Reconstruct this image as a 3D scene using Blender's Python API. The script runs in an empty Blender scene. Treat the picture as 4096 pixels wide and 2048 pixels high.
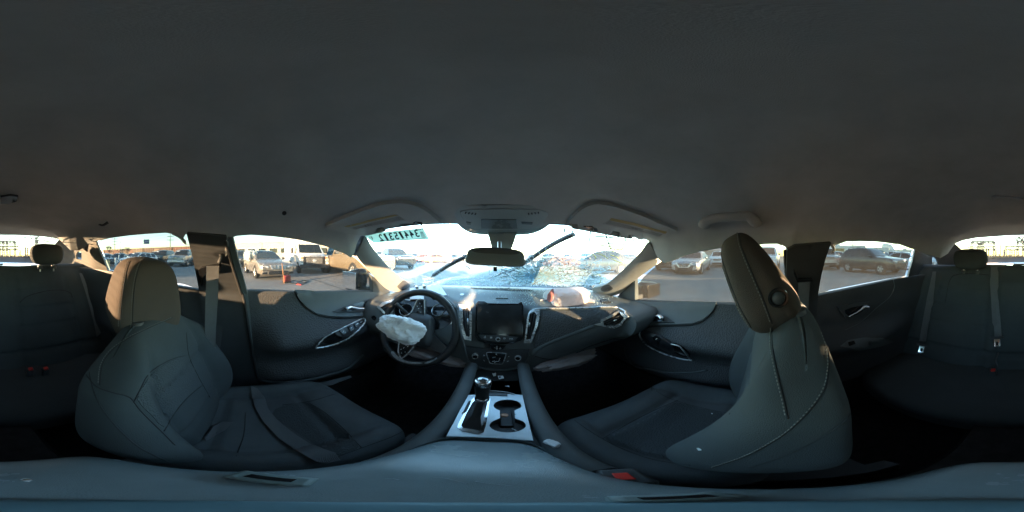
import bpy, bmesh, math, random
from mathutils import Vector, Matrix, noise
from mathutils.bvhtree import BVHTree
from mathutils.geometry import delaunay_2d_cdt

SC = bpy.context.scene
COL = SC.collection
PI = math.pi
random.seed(7)
GZ = -1.12            # ground level; the camera sits at the origin, 1.12 m above the ground

# ------------------------------------------------------------------ camera, sky, sun, exposure
cam = bpy.data.cameras.new("camera")
cam.type = 'PANO'
cam.panorama_type = 'EQUIRECTANGULAR'
cam.clip_start = 0.005
cam.clip_end = 6000
cam_o = bpy.data.objects.new("camera", cam)
COL.objects.link(cam_o)
cam_o.location = (0, 0, 0)
cam_o.rotation_euler = (PI / 2, 0, -math.radians((2048 - 2010) / 4096 * 360))
SC.camera = cam_o

SUN_EL, SUN_AZ = 6.0, 158.0          # degrees; azimuth clockwise from the car's nose (+Y)
world = bpy.data.worlds.new("World")
SC.world = world
world.use_nodes = True
wn = world.node_tree.nodes
wl = world.node_tree.links
bg = wn.get("Background") or wn.new("ShaderNodeBackground")
sky = wn.new("ShaderNodeTexSky")
sky.sky_type = 'NISHITA'
sky.sun_disc = False
sky.sun_elevation = math.radians(SUN_EL)
sky.sun_rotation = math.radians(SUN_AZ)
sky.altitude = 200
sky.air_density = 1.0
sky.dust_density = 0.0
sky.ozone_density = 1.5
wl.new(sky.outputs[0], bg.inputs[0])
bg.inputs[1].default_value = 0.13

sun = bpy.data.lights.new("sun", 'SUN')
sun.energy = 5.0
sun.angle = math.radians(0.5)
sun.color = (1.0, 0.66, 0.40)
sun_o = bpy.data.objects.new("sun", sun)
COL.objects.link(sun_o)
_a, _e = math.radians(SUN_AZ), math.radians(SUN_EL)
to_sun = Vector((math.sin(_a) * math.cos(_e), math.cos(_a) * math.cos(_e), math.sin(_e)))
sun_o.rotation_euler = to_sun.to_track_quat('Z', 'Y').to_euler()

SC.render.engine = 'CYCLES'
SC.view_settings.view_transform = 'Standard'
SC.view_settings.look = 'None'
SC.view_settings.gamma = 1
SC.view_settings.exposure = 4.6
SC.view_settings.use_curve_mapping = False
SC.cycles.use_denoising = True
SC.cycles.max_bounces = 12
SC.cycles.diffuse_bounces = 6
SC.cycles.glossy_bounces = 4
SC.cycles.transmission_bounces = 6
SC.cycles.transparent_max_bounces = 16
SC.cycles.sample_clamp_indirect = 4.0
SC.cycles.caustics_reflective = True
SC.cycles.blur_glossy = 1.0
SC.cycles.caustics_refractive = False

# ------------------------------------------------------------------ where a direction meets a surface
def ray(u, v):
    az = (u - 2010) / 4096 * 2 * PI
    el = (1024 - v) / 2048 * PI
    return Vector((math.sin(az) * math.cos(el), math.cos(az) * math.cos(el), math.sin(el)))
def hx(u, v, x):
    r = ray(u, v); return r * (x / r.x)
def hy(u, v, y):
    r = ray(u, v); return r * (y / r.y)
def hz(u, v, z):
    r = ray(u, v); return r * (z / r.z)
def hr(u, v, d):
    r = ray(u, v); return r * (d / math.hypot(r.x, r.y))
def ground(u, v):
    return hz(u, v, GZ)
class Plane:
    def __init__(s, p, n):
        s.p, s.n = Vector(p), Vector(n).normalized()
    def __call__(s, u, v):
        r = ray(u, v)
        q = r * (s.p.dot(s.n) / r.dot(s.n))
        n = s.n if s.n.dot(r) < 0 else -s.n
        return q, n
class Mesh_surface:
    """the first hit of a direction on one or more built objects"""
    def __init__(s, *objs, back=None):
        vs, ps = [], []
        for o in objs:
            b = len(vs)
            root = o
            while root.parent is not None: root = root.parent
            mw = root.matrix_world
            vs += [mw @ q.co for q in o.data.vertices]
            ps += [tuple(b + i for i in p.vertices) for p in o.data.polygons]
        s.t = BVHTree.FromPolygons(vs, ps)
        s.back = back
    def __call__(s, u, v):
        r = ray(u, v)
        h = s.t.ray_cast(Vector((0, 0, 0)), r)
        if h[0] is None:
            if s.back: return s.back(u, v)
            h = s.t.find_nearest(r * 0.8)
        n = h[1] if h[1].dot(r) < 0 else -h[1]
        return h[0], n
class Implicit:
    """f(p) changes sign on the surface; marched along the direction"""
    def __init__(s, f, d0=0.2, d1=4.0):
        s.f, s.d0, s.d1 = f, d0, d1
    def __call__(s, u, v):
        r = ray(u, v)
        a, fa, n = s.d0, s.f(r * s.d0), 160
        for i in range(1, n + 1):
            b = s.d0 + (s.d1 - s.d0) * i / n
            fb = s.f(r * b)
            if fa * fb <= 0:
                for _ in range(30):
                    m = (a + b) / 2
                    if s.f(r * m) * fa <= 0: b = m
                    else: a = m
                break
            a, fa = b, fb
        q = r * ((a + b) / 2)
        e = 1e-3
        g = Vector([s.f(q + Vector([e if i == k else 0 for i in range(3)])) - s.f(q - Vector([e if i == k else 0 for i in range(3)])) for k in range(3)]).normalized()
        return q, (g if g.dot(r) < 0 else -g)

# ------------------------------------------------------------------ materials
def sset(node, **kw):
    for k, v in kw.items():
        k = k.replace('_', ' ')
        for i in node.inputs:
            if i.name.lower() == k.lower():
                i.default_value = v
                break
MATS = {}
def mat(name, col, rough=0.6, metal=0.0, var=0.12, vscale=6.0, bump=0.0, bscale=300.0, spec=0.5, kind='noise', emit=None, coat=0.0, dist=0.002, sheen=0.0):
    if name in MATS: return MATS[name]
    m = bpy.data.materials.new(name); m.use_nodes = True
    nt = m.node_tree; N, L = nt.nodes, nt.links
    b = N["Principled BSDF"]
    c = (*col, 1.0)
    sset(b, Base_Color=c, Roughness=rough, Metallic=metal, Coat_Weight=coat, Sheen_Weight=sheen)
    b.inputs["Specular IOR Level"].default_value = spec
    if emit:
        b.inputs["Emission Color"].default_value = (*emit[:3], 1); b.inputs["Emission Strength"].default_value = emit[3]
    tc = N.new("ShaderNodeTexCoord")
    if var:
        n1 = N.new("ShaderNodeTexNoise"); sset(n1, Scale=vscale, Detail=6.0, Roughness=0.65)
        L.new(tc.outputs["Object"], n1.inputs["Vector"])
        mr = N.new("ShaderNodeMapRange"); sset(mr, From_Min=0.3, From_Max=0.7, To_Min=1 - var, To_Max=1 + var)
        L.new(n1.outputs[0], mr.inputs[0])
        mx = N.new("ShaderNodeMix"); mx.data_type = 'RGBA'; mx.blend_type = 'MULTIPLY'
        mx.inputs[0].default_value = 1.0
        mx.inputs[6].default_value = c
        L.new(mr.outputs[0], mx.inputs[7])
        L.new(mx.outputs[2], b.inputs["Base Color"])
        mr2 = N.new("ShaderNodeMapRange"); sset(mr2, From_Min=0.3, From_Max=0.7, To_Min=max(0.02, rough - 0.06), To_Max=min(1, rough + 0.06))
        L.new(n1.outputs[0], mr2.inputs[0]); L.new(mr2.outputs[0], b.inputs["Roughness"])
    if bump:
        if kind == 'noise':
            t = N.new("ShaderNodeTexNoise"); sset(t, Scale=bscale, Detail=3.0); out = t.outputs[0]
        elif kind == 'voronoi':
            t = N.new("ShaderNodeTexVoronoi"); sset(t, Scale=bscale); out = t.outputs["Distance"]
        elif kind == 'weave':
            t = N.new("ShaderNodeTexWave"); t.bands_direction = 'DIAGONAL'; sset(t, Scale=bscale, Distortion=1.5); out = t.outputs["Fac"]
        L.new(tc.outputs["Object"], t.inputs["Vector"])
        bp = N.new("ShaderNodeBump"); sset(bp, Strength=bump, Distance=dist)
        L.new(out, bp.inputs["Height"]); L.new(bp.outputs[0], b.inputs["Normal"])
    MATS[name] = m
    return m
def glass(name, tint=(0.9, 0.95, 0.95), dust=0.03, dust_col=(0.6, 0.58, 0.52), refl=1.0, noise_scale=4.0, low=None):
    """thin pane: transparent with a tint, a Fresnel reflection, and a film of dust that light scatters through"""
    if name in MATS: return MATS[name]
    m = bpy.data.materials.new(name); m.use_nodes = True
    nt = m.node_tree; N, L = nt.nodes, nt.links
    for n in list(N):
        if n.type != 'OUTPUT_MATERIAL': N.remove(n)
    out = [n for n in N if n.type == 'OUTPUT_MATERIAL'][0]
    tr = N.new("ShaderNodeBsdfTransparent"); tr.inputs[0].default_value = (*tint, 1)
    gl = N.new("ShaderNodeBsdfGlossy"); gl.inputs["Roughness"].default_value = 0.02
    lw = N.new("ShaderNodeFresnel"); lw.inputs[0].default_value = 1.45
    mu = N.new("ShaderNodeMath"); mu.operation = 'MULTIPLY'; L.new(lw.outputs[0], mu.inputs[0])
    ge = N.new("ShaderNodeNewGeometry"); iv = N.new("ShaderNodeMath"); iv.operation = 'MULTIPLY_ADD'; iv.inputs[1].default_value = -refl; iv.inputs[2].default_value = refl
    L.new(ge.outputs["Backfacing"], iv.inputs[0]); L.new(iv.outputs[0], mu.inputs[1])
    m1 = N.new("ShaderNodeMixShader"); L.new(mu.outputs[0], m1.inputs[0]); L.new(tr.outputs[0], m1.inputs[1]); L.new(gl.outputs[0], m1.inputs[2])
    df = N.new("ShaderNodeBsdfDiffuse"); df.inputs[0].default_value = (*dust_col, 1)
    tl = N.new("ShaderNodeBsdfTranslucent"); tl.inputs[0].default_value = (*dust_col, 1)
    m2 = N.new("ShaderNodeMixShader"); m2.inputs[0].default_value = 0.6; L.new(df.outputs[0], m2.inputs[1]); L.new(tl.outputs[0], m2.inputs[2])
    tc = N.new("ShaderNodeTexCoord"); nz = N.new("ShaderNodeTexNoise"); sset(nz, Scale=noise_scale, Detail=8.0, Roughness=0.7)
    L.new(tc.outputs["Object"], nz.inputs["Vector"])
    mr = N.new("ShaderNodeMapRange"); sset(mr, From_Min=0.25, From_Max=0.75, To_Min=dust * 0.4, To_Max=dust * 1.6); L.new(nz.outputs[0], mr.inputs[0])
    fac = mr.outputs[0]
    if low:      # dust gathers on the lower part of the pane
        sp = N.new("ShaderNodeSeparateXYZ"); L.new(tc.outputs["Object"], sp.inputs[0])
        r2 = N.new("ShaderNodeMapRange"); sset(r2, From_Min=low[0], From_Max=low[1], To_Min=low[2], To_Max=1.0); L.new(sp.outputs[2], r2.inputs[0])
        mm = N.new("ShaderNodeMath"); mm.operation = 'MULTIPLY'; L.new(fac, mm.inputs[0]); L.new(r2.outputs[0], mm.inputs[1]); fac = mm.outputs[0]
    m3 = N.new("ShaderNodeMixShader"); L.new(fac, m3.inputs[0]); L.new(m1.outputs[0], m3.inputs[1]); L.new(m2.outputs[0], m3.inputs[2])
    L.new(m3.outputs[0], out.inputs["Surface"])
    MATS[name] = m
    return m

def frosted(name, col, k):
    m = bpy.data.materials.new(name); m.use_nodes = True
    N, L = m.node_tree.nodes, m.node_tree.links; b = N["Principled BSDF"]; sset(b, Base_Color=(*col, 1), Roughness=.35)
    t = N.new("ShaderNodeBsdfTranslucent"); t.inputs[0].default_value = (*col, 1); x = N.new("ShaderNodeMixShader"); x.inputs[0].default_value = k
    L.new(b.outputs[0], x.inputs[1]); L.new(t.outputs[0], x.inputs[2]); L.new(x.outputs[0], [q for q in N if q.type == 'OUTPUT_MATERIAL'][0].inputs[0]); return m
# ------------------------------------------------------------------ objects and names
def tag(o, label=None, cat=None, group=None, kind=None):
    if label: o['label'] = label
    if cat: o['category'] = cat
    if group: o['group'] = group
    if kind: o['kind'] = kind
    return o
def thing(name, label, cat, loc=(0, 0, 0), rz=0.0, group=None, rot=None):
    o = bpy.data.objects.new(name, None); COL.objects.link(o)
    o.location = loc; o.rotation_euler = rot or (0, 0, rz)
    o.empty_display_size = 0.05
    tag(o, label, cat, group)
    bpy.context.view_layer.update() if False else None
    o.matrix_world = Matrix.Translation(Vector(loc)) @ o.rotation_euler.to_matrix().to_4x4()
    return o
def link_mesh(name, me, m=None, parent=None):
    o = bpy.data.objects.new(name, me); COL.objects.link(o)
    if m is not None and len(me.materials) == 0: me.materials.append(m)
    if parent is not None: o.parent = parent
    return o
def catmull(pts, n=6, closed=False):
    out, k = [], len(pts)
    P = [Vector(p) for p in pts]
    rng = range(k) if closed else range(k - 1)
    for i in rng:
        p0 = P[(i - 1) % k] if closed or i > 0 else P[0] * 2 - P[1]
        p1, p2 = P[i], P[(i + 1) % k]
        p3 = P[(i + 2) % k] if closed or i < k - 2 else P[-1] * 2 - P[-2]
        for j in range(n):
            t = j / n
            out.append(0.5 * ((2 * p1) + (p2 - p0) * t + (2 * p0 - 5 * p1 + 4 * p2 - p3) * t * t + (3 * p1 - p0 - 3 * p2 + p3) * t ** 3))
    if not closed: out.append(P[-1].copy())
    return out
class MB:
    def __init__(s): s.v, s.f = [], []
    def add(s, vs, fs):
        b = len(s.v); s.v += [Vector(q) for q in vs]; s.f += [tuple(b + i for i in f) for f in fs]; return s
    def box(s, c, size, rot=None, taper=(1, 1)):
        c = Vector(c); h = [k / 2 for k in size]
        vs = []
        for z in (-1, 1):
            tx, ty = taper if z > 0 else (1, 1)
            for x, y in ((-1, -1), (1, -1), (1, 1), (-1, 1)):
                q = Vector((x * h[0] * tx, y * h[1] * ty, z * h[2]))
                if rot is not None: q = rot @ q
                vs.append(c + q)
        return s.add(vs, [(3, 2, 1, 0), (4, 5, 6, 7), (0, 1, 5, 4), (1, 2, 6, 5), (2, 3, 7, 6), (3, 0, 4, 7)])
    def tube(s, path, r, n=8, closed=False, flat=1.0, up=None, cap=True):
        """r: radius or list; flat < 1 squashes the section along the frame's second axis"""
        P = [Vector(p) for p in path]; k = len(P)
        rs = r if isinstance(r, (list, tuple)) else [r] * k
        rings, prev = [], None
        for i in range(k):
            a = P[(i - 1) % k] if (closed or i > 0) else P[i]
            c = P[(i + 1) % k] if (closed or i < k - 1) else P[i]
            t = (c - a).normalized() if (c - a).length > 1e-9 else Vector((0, 0, 1))
            if prev is None:
                ref = Vector(up) if up is not None else (Vector((0, 0, 1)) if abs(t.z) < 0.9 else Vector((1, 0, 0)))
            else: ref = prev
            if up is not None: ref = Vector(up)
            n2 = (ref - t * ref.dot(t))
            if n2.length < 1e-6: n2 = Vector((1, 0, 0)) - t * t.x
            n2.normalize(); n1 = t.cross(n2); prev = n2
            rings.append([P[i] + (n1 * math.cos(2 * PI * j / n) + n2 * (math.sin(2 * PI * j / n) * flat)) * rs[i] for j in range(n)])
        vs = [q for rg in rings for q in rg]; fs = []
        for i in range(k if closed else k - 1):
            i2 = (i + 1) % k
            for j in range(n):
                j2 = (j + 1) % n
                fs.append((i * n + j, i * n + j2, i2 * n + j2, i2 * n + j))
        if not closed and cap:
            fs.append(tuple(reversed(range(n)))); fs.append(tuple((k - 1) * n + j for j in range(n)))
        return s.add(vs, fs)
    def bar(s, a, b, w, h=None): 
        a, b = Vector(a), Vector(b); d = b - a
        q = d.to_track_quat('Z', 'Y').to_matrix()
        return s.box((a + b) / 2, (w, h or w, d.length), q)
    def lathe(s, prof, c=(0, 0, 0), axis=(0, 0, 1), n=24, a0=0.0, a1=2 * PI):
        """prof: list of (radius, height along the axis)"""
        q = Vector(axis).to_track_quat('Z', 'Y').to_matrix(); c = Vector(c)
        full = abs(a1 - a0 - 2 * PI) < 1e-6
        vs, fs, m = [], [], len(prof)
        na = n if full else n + 1
        for i in range(na):
            a = a0 + (a1 - a0) * i / n
            for (r, h) in prof: vs.append(c + q @ Vector((r * math.cos(a), r * math.sin(a), h)))
        for i in range(n):
            i2 = (i + 1) % na
            for j in range(m - 1):
                fs.append((i * m + j, i2 * m + j, i2 * m + j + 1, i * m + j + 1))
        return s.add(vs, fs)
    def prism(s, poly, d):
        d = Vector(d); k = len(poly)
        vs = [Vector(p) for p in poly] + [Vector(p) + d for p in poly]
        fs = [tuple(reversed(range(k))), tuple(range(k, 2 * k))] + [(i, (i + 1) % k, k + (i + 1) % k, k + i) for i in range(k)]
        return s.add(vs, fs)
    def grid(s, rows, closed_u=False, closed_v=False):
        m, n = len(rows), len(rows[0]); vs = [q for r in rows for q in r]; fs = []
        for i in range(m if closed_v else m - 1):
            for j in range(n if closed_u else n - 1):
                i2, j2 = (i + 1) % m, (j + 1) % n
                fs.append((i * n + j, i * n + j2, i2 * n + j2, i2 * n + j))
        return s.add(vs, fs)
    def build(s, name, m, parent=None, smooth=35, bevel=0.0, recalc=True, world=True, seg=2):
        """vertices are in world space unless world is False; a parent's place is taken off"""
        me = bpy.data.meshes.new(name)
        vs = s.v
        if parent is not None and world:
            root = parent
            while root.parent is not None: root = root.parent
            inv = root.matrix_world.inverted()
            vs = [inv @ q for q in vs]
        me.from_pydata([tuple(q) for q in vs], [], s.f)
        if recalc:
            b = bmesh.new(); b.from_mesh(me); bmesh.ops.recalc_face_normals(b, faces=b.faces); b.to_mesh(me); b.free()
        if smooth:
            me.polygons.foreach_set('use_smooth', [True] * len(me.polygons))
            if smooth < 180: me.set_sharp_from_angle(angle=math.radians(smooth))
        me.update()
        o = link_mesh(name, me, m, parent)
        if bevel:
            bv = o.modifiers.new("bevel", 'BEVEL'); bv.width = bevel; bv.segments = seg; bv.limit_method = 'ANGLE'; bv.angle_limit = math.radians(40)
            bv.harden_normals = False
        return o
def densify(poly, step, closed=True):
    out = []; k = len(poly)
    for i in range(k if closed else k - 1):
        a, b = Vector(poly[i]), Vector(poly[(i + 1) % k])
        m = max(1, int((b - a).length / step))
        out += [a.lerp(b, j / m) for j in range(m)]
    if not closed: out.append(Vector(poly[-1]))
    return out
def inside(p, poly):
    c = False; k = len(poly); j = k - 1
    for i in range(k):
        a, b = poly[i], poly[j]
        if (a[1] > p[1]) != (b[1] > p[1]) and p[0] < (b[0] - a[0]) * (p[1] - a[1]) / (b[1] - a[1]) + a[0]: c = not c
        j = i
    return c
def uvpoly(pts, smooth=0):
    return [Vector((p[0], p[1])) for p in (catmull([Vector((a, b, 0)) for a, b in pts], smooth, True) if smooth else [Vector((a, b, 0)) for a, b in pts])]
def patch_mesh(S, poly, off=0.0, thick=0.004, step=16, smooth=0, holes=(), mb=None, dish=0.0):
    """a sheet of the given outline laid on surface S, `off` proud of it and `thick` deep (away from the viewer)"""
    poly = uvpoly(poly, smooth); bd = densify(poly, step)
    hs = [densify(uvpoly(h, 0), step) for h in holes]
    pts = [Vector((p.x, p.y)) for p in bd]; edges = [(i, (i + 1) % len(bd)) for i in range(len(bd))]
    for h in hs:
        b = len(pts); pts += [Vector((p.x, p.y)) for p in h]; edges += [(b + i, b + (i + 1) % len(h)) for i in range(len(h))]
    x0, x1 = min(p.x for p in bd), max(p.x for p in bd); y0, y1 = min(p.y for p in bd), max(p.y for p in bd)
    nx, ny = int((x1 - x0) / step), int((y1 - y0) / step)
    for i in range(1, nx + 1):
        for j in range(1, ny + 1):
            p = (x0 + (x1 - x0) * (i - (0.25 if j % 2 else 0.75)) / max(nx, 1), y0 + (y1 - y0) * (j - 0.5) / max(ny, 1))
            if inside(p, poly) and not any(inside(p, h) for h in hs):
                if min((Vector(p) - b).length for b in pts[:len(edges)]) > step * 0.45: pts.append(Vector(p))
    V, E, F = delaunay_2d_cdt(pts, edges, [], 0, 1e-4)[:3]
    fs = []
    for f in F:
        c = sum((V[i] for i in f), Vector((0, 0))) / len(f)
        if inside(c, bd) and not any(inside(c, h) for h in hs): fs.append(tuple(f))
    front, back = [], []
    for p in V:
        q, n = S(p.x, p.y); front.append(q + n * off); back.append(q + n * (off - thick))
    k = len(V); cnt = {}
    for f in fs:
        for a, b in zip(f, f[1:] + f[:1]): cnt[(min(a, b), max(a, b))] = cnt.get((min(a, b), max(a, b)), 0) + 1
    allf = fs + [tuple(reversed([k + i for i in f])) for f in fs]
    for f in fs:
        for a, b in zip(f, f[1:] + f[:1]):
            if cnt[(min(a, b), max(a, b))] == 1: allf.append((b, a, k + a, k + b))
    mb = mb or MB()
    mb.add(front + back, allf)
    return mb
def patch(name, S, poly, m, parent=None, bevel=0.0, smoothing=40, **kw):
    return patch_mesh(S, poly, **kw).build(name, m, parent, smooth=smoothing, bevel=bevel)
def trace(S, pts, off=0.0, n=4, closed=False):
    P = catmull([Vector((a, b, 0)) for a, b in pts], n, closed) if n else [Vector((a, b, 0)) for a, b in pts]
    out = []
    for p in P:
        q, nn = S(p.x, p.y); out.append(q + nn * off)
    return out
def seam(name, S, pts, m, parent, r=0.0012, off=0.0, n=5, closed=False, flat=1.0, sides=6):
    return MB().tube(trace(S, pts, off, n, closed), r, sides, closed).build(name, m, parent, smooth=180)
def stitches(S, pts, m, parent, off=0.0012, pitch=0.006, r=0.0008, n=8, name='stitching'):
    P = trace(S, pts, off, n); mb = MB(); L = 0.0; acc = []
    for a, b in zip(P, P[1:]): acc.append((L, a, b)); L += (b - a).length
    t = 0.0
    while t < L - pitch:
        for (l0, a, b) in acc:
            if l0 <= t < l0 + (b - a).length:
                d = (b - a).normalized(); q = a + d * (t - l0)
                mb.tube([q, q + d * pitch * 0.55], r, 5); break
        t += pitch
    o = mb.build(name, m, parent, smooth=0); o['kind'] = 'stuff'
    return o
def softbox(n, fn, e=5.0):
    """a closed quad-sphere whose points, as a rounded box in -1..1, go through fn(x, y, z)"""
    idx, vs, fs = {}, [], []
    def vert(p):
        k = tuple(round(c, 5) for c in p)
        if k not in idx:
            d = (abs(p[0]) ** e + abs(p[1]) ** e + abs(p[2]) ** e) ** (1 / e)
            idx[k] = len(vs); vs.append(Vector(fn(p[0] / d, p[1] / d, p[2] / d)))
        return idx[k]
    for ax in range(3):
        for sg in (-1, 1):
            for i in range(n):
                for j in range(n):
                    q = []
                    for di, dj in ((0, 0), (1, 0), (1, 1), (0, 1)):
                        a, b = math.sin((-1 + 2 * (i + di) / n) * PI / 4) / math.sin(PI / 4), math.sin((-1 + 2 * (j + dj) / n) * PI / 4) / math.sin(PI / 4)
                        p = [0, 0, 0]; p[ax] = sg; p[(ax + 1) % 3] = a; p[(ax + 2) % 3] = b
                        q.append(vert(tuple(p)))
                    if len(set(q)) == 4: fs.append(tuple(q) if sg > 0 else tuple(reversed(q)))
    mb = MB(); mb.add(vs, fs)
    return mb
def sm(a, b, x):
    t = min(1, max(0, (x - a) / (b - a))); return t * t * (3 - 2 * t)
def gauss(x, w): return math.exp(-(x / w) ** 2)
def text_mesh(name, body, size, m, parent=None, loc=(0, 0, 0), right=(1, 0, 0), up=(0, 0, 1), mirror=False, ext=0.0006, bold=0.0, shear=0.0, sx=1.0, align='CENTER'):
    """flat lettering whose baseline runs along `right` and whose letters stand along `up`"""
    cu = bpy.data.curves.new(name, 'FONT'); cu.body = body; cu.size = size; cu.align_x = align; cu.align_y = 'CENTER'; cu.extrude = ext; cu.offset = bold; cu.shear = shear
    cu.resolution_u = 3
    tmp = bpy.data.objects.new('tmp', cu); COL.objects.link(tmp)
    dg = bpy.context.evaluated_depsgraph_get()
    me = bpy.data.meshes.new_from_object(tmp.evaluated_get(dg))
    bpy.data.objects.remove(tmp); bpy.data.curves.remove(cu)
    R, U = Vector(right).normalized(), Vector(up).normalized(); Nn = R.cross(U); loc = Vector(loc)
    mb = MB(); vs = []
    for q in me.vertices:
        x = -q.co.x if mirror else q.co.x
        vs.append(loc + R * x * sx + U * q.co.y + Nn * q.co.z)
    mb.add(vs, [tuple(p.vertices) for p in me.polygons]); bpy.data.meshes.remove(me)
    return mb.build(name, m, parent, smooth=0)
# ------------------------------------------------------------------ materials of the cabin
HEADL = mat("headliner cloth", (0.44, 0.455, 0.45), 0.95, var=0.10, vscale=9, bump=0.25, bscale=900, spec=0.2)
PILLAR = mat("pillar trim cloth", (0.36, 0.37, 0.36), 0.85, var=0.06, vscale=12, bump=0.15, bscale=900, spec=0.3)
PLAS = mat("black grained plastic", (0.042, 0.046, 0.050), 0.52, var=0.14, vscale=14, bump=0.25, bscale=700, spec=0.5)
SOFT = mat("charcoal soft trim", (0.105, 0.120, 0.124), 0.55, var=0.12, vscale=10, bump=0.25, bscale=900, spec=0.5)
TEXP = mat("honeycomb grained trim", (0.055, 0.058, 0.062), 0.62, var=0.10, vscale=10, bump=0.6, bscale=160, kind='voronoi', dist=0.003)
GLOSSY = mat("gloss black plastic", (0.012, 0.013, 0.015), 0.12, var=0.1, vscale=20)
RUBBER = mat("black rubber", (0.018, 0.018, 0.019), 0.8, var=0.15)
CHROME = mat("satin chrome", (0.62, 0.63, 0.64), 0.28, 0.65, var=0.05, vscale=40)
BRIGHT = mat("polished chrome", (0.80, 0.80, 0.82), 0.06, 1.0, var=0.03, vscale=40)
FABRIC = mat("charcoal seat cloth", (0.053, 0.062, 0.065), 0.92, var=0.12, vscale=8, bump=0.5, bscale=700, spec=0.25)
HEADC = mat("sun tinted headrest cloth", (0.064, 0.052, 0.044), 0.92, var=0.10, vscale=8, bump=0.5, bscale=700, spec=0.25)  # same cloth as the seats, warm brown of low sunlight put into its colour
CUSH = mat("lit tone cushion cloth", (0.085, 0.095, 0.100), 0.92, var=0.16, vscale=9, bump=0.5, bscale=700, spec=0.25)  # seat cloth lightened: light falling on the cushions is painted into the colour
WOVEN = mat("woven seat insert", (0.060, 0.068, 0.072), 0.95, var=0.12, vscale=8, bump=0.8, bscale=260, kind='voronoi', spec=0.2)
THREAD = mat("grey thread", (0.16, 0.16, 0.15), 0.9, var=0.1)
SEAMD = mat("dark seam", (0.022, 0.024, 0.026), 0.95, var=0)
WEB = mat("grey belt webbing", (0.13, 0.135, 0.14), 0.75, var=0.08, vscale=30, bump=0.7, bscale=240, kind='weave')
CARPET = mat("black carpet", (0.028, 0.028, 0.029), 1.0, var=0.35, vscale=30, bump=1.0, bscale=500, spec=0.1)
BODY = mat("dark metallic car paint", (0.10, 0.135, 0.155), 0.32, 0.55, var=0.06, vscale=5, coat=0.6)
WHITEP = mat("white print", (0.75, 0.77, 0.78), 0.6, var=0)
RED = mat("red release button", (0.62, 0.03, 0.02), 0.45, var=0.08)
METAL = mat("bare steel", (0.45, 0.45, 0.46), 0.35, 1.0, var=0.08)

# ------------------------------------------------------------------ the surfaces the cabin is built on
class Side:
    """the side of the cabin: leaning window plane above the belt, upright door below it"""
    def __init__(s, x0=0.0): pass
    def __call__(s, u, v):
        r = ray(u, v)
        if r.x < 0: x0, k, zb = -0.60, 0.61, -0.15
        else: x0, k, zb = 0.575, 0.46, -0.18
        n = Vector((1 if x0 > 0 else -1, 0, k)).normalized()
        q = r * (Vector((x0, 0, 0)).dot(n) / r.dot(n))
        if q.z < zb:
            xb = x0 - k * zb if x0 > 0 else x0 + k * zb
            q = r * (xb / r.x); n = Vector((1 if x0 > 0 else -1, 0, 0))
        return q, -n
G = Side()
WS = Implicit(lambda p: p.y - (0.66 - 0.6 * p.x * p.x - 1.38 * (p.z - 0.095)), 0.25, 3.0)
RG = Implicit(lambda p: p.y - (-1.25 + 0.45 * p.x * p.x + 2.65 * (p.z - 0.163)), 0.3, 4.0)

# ------------------------------------------------------------------ own car body: shell, roof, floor
body = thing("car_interior_shell", "charcoal cabin shell of the wrecked sedan with its roof lining, pillars, carpet and parcel shelf", "car body")

EDGE = [  # lower edge of the roof lining all the way round: (u, v, surface)
 (2010,893,WS),(2120,893,WS),(2260,898,WS),(2330,909,WS),(2430,927,WS),(2520,943,WS),(2585,957,WS),(2602,968,G),(2612,995,G),(2636,1036,G),(2657,1052,G),
 (2690,1041,G),(2740,1021,G),(2800,1004,G),(2870,992,G),(2950,984,G),(3060,973,G),(3110,972,G),(3140,985,G),(3162,1003,G),(3182,981,G),(3250,974,G),(3318,969,G),
 (3336,985,G),(3345,977,G),(3385,963,G),(3440,962,G),(3510,964,G),(3600,976,G),(3664,1000,G),(3700,1014,G),(3728,1024,0),(3762,1031,0),(3792,1013,0),(3812,984,0),
 (3822,972,RG),(3850,960,RG),(3900,950,RG),(3960,945,RG),(4030,940,RG),(4096,938,RG),(4156,938,RG),(4206,940,RG),(4266,944,RG),(4306,949,RG),(4332,956,RG),
 (4350,972,0),(4378,999,0),(4410,1001,0),(4440,985,0),(4476,966,G),(4536,950,G),(4616,939,G),(4696,932,G),(4760,928,G),(4790,933,G),(4812,944,G),(4826,957,G),(4838,934,G),(4852,931,G),
 (4930,937,G),(4985,941,G),(5006,952,G),(5024,947,G),(5045,940,G),(5100,936,G),(5196,943,G),(5296,957,G),(5396,982,G),(5476,1013,G),(5500,1030,G),(5513,1010,G),(5522,975,G),(5538,942,G),
 (5552,934,WS),(5620,918,WS),(5700,905,WS),(5780,896,WS),(5850,893,WS),(5960,893,WS),(6106,893,WS)]
cpR = Plane((0.56, -1.02, 0), (-0.97, 0.25, -0.3)); cpL = Plane((-0.56, -1.02, 0), (0.97, 0.25, -0.3))
def edge_pt(u, v, s):
    uu = u - 4096 if u > 4096 else u
    if s == 0:
        s = cpR if u < 4096 else cpL
    return s(uu, v)[0]
E3 = [edge_pt(*e) for e in EDGE]
def fill_line(P, step):
    out = []
    for a, b in zip(P, P[1:]):
        m = max(1, round((b - a).length / step)); out += [a.lerp(b, i / m) for i in range(m)]
    return out
rim = fill_line(E3, 0.012)
ROOF_C = Vector((0.0, -0.22, 0.225))
def uv_of(p):
    az = math.atan2(p.x, p.y); el = math.atan2(p.z, math.hypot(p.x, p.y))
    return (2010 + az / (2 * PI) * 4096) % 4096, 1024 - el / PI * 2048
REC_L = uvpoly([(1290,898),(1380,850),(1470,812),(1530,790),(1590,774),(1640,768),(1690,783),(1735,825),(1770,868),(1785,900),(1700,915),(1500,950),(1380,930)])
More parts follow.
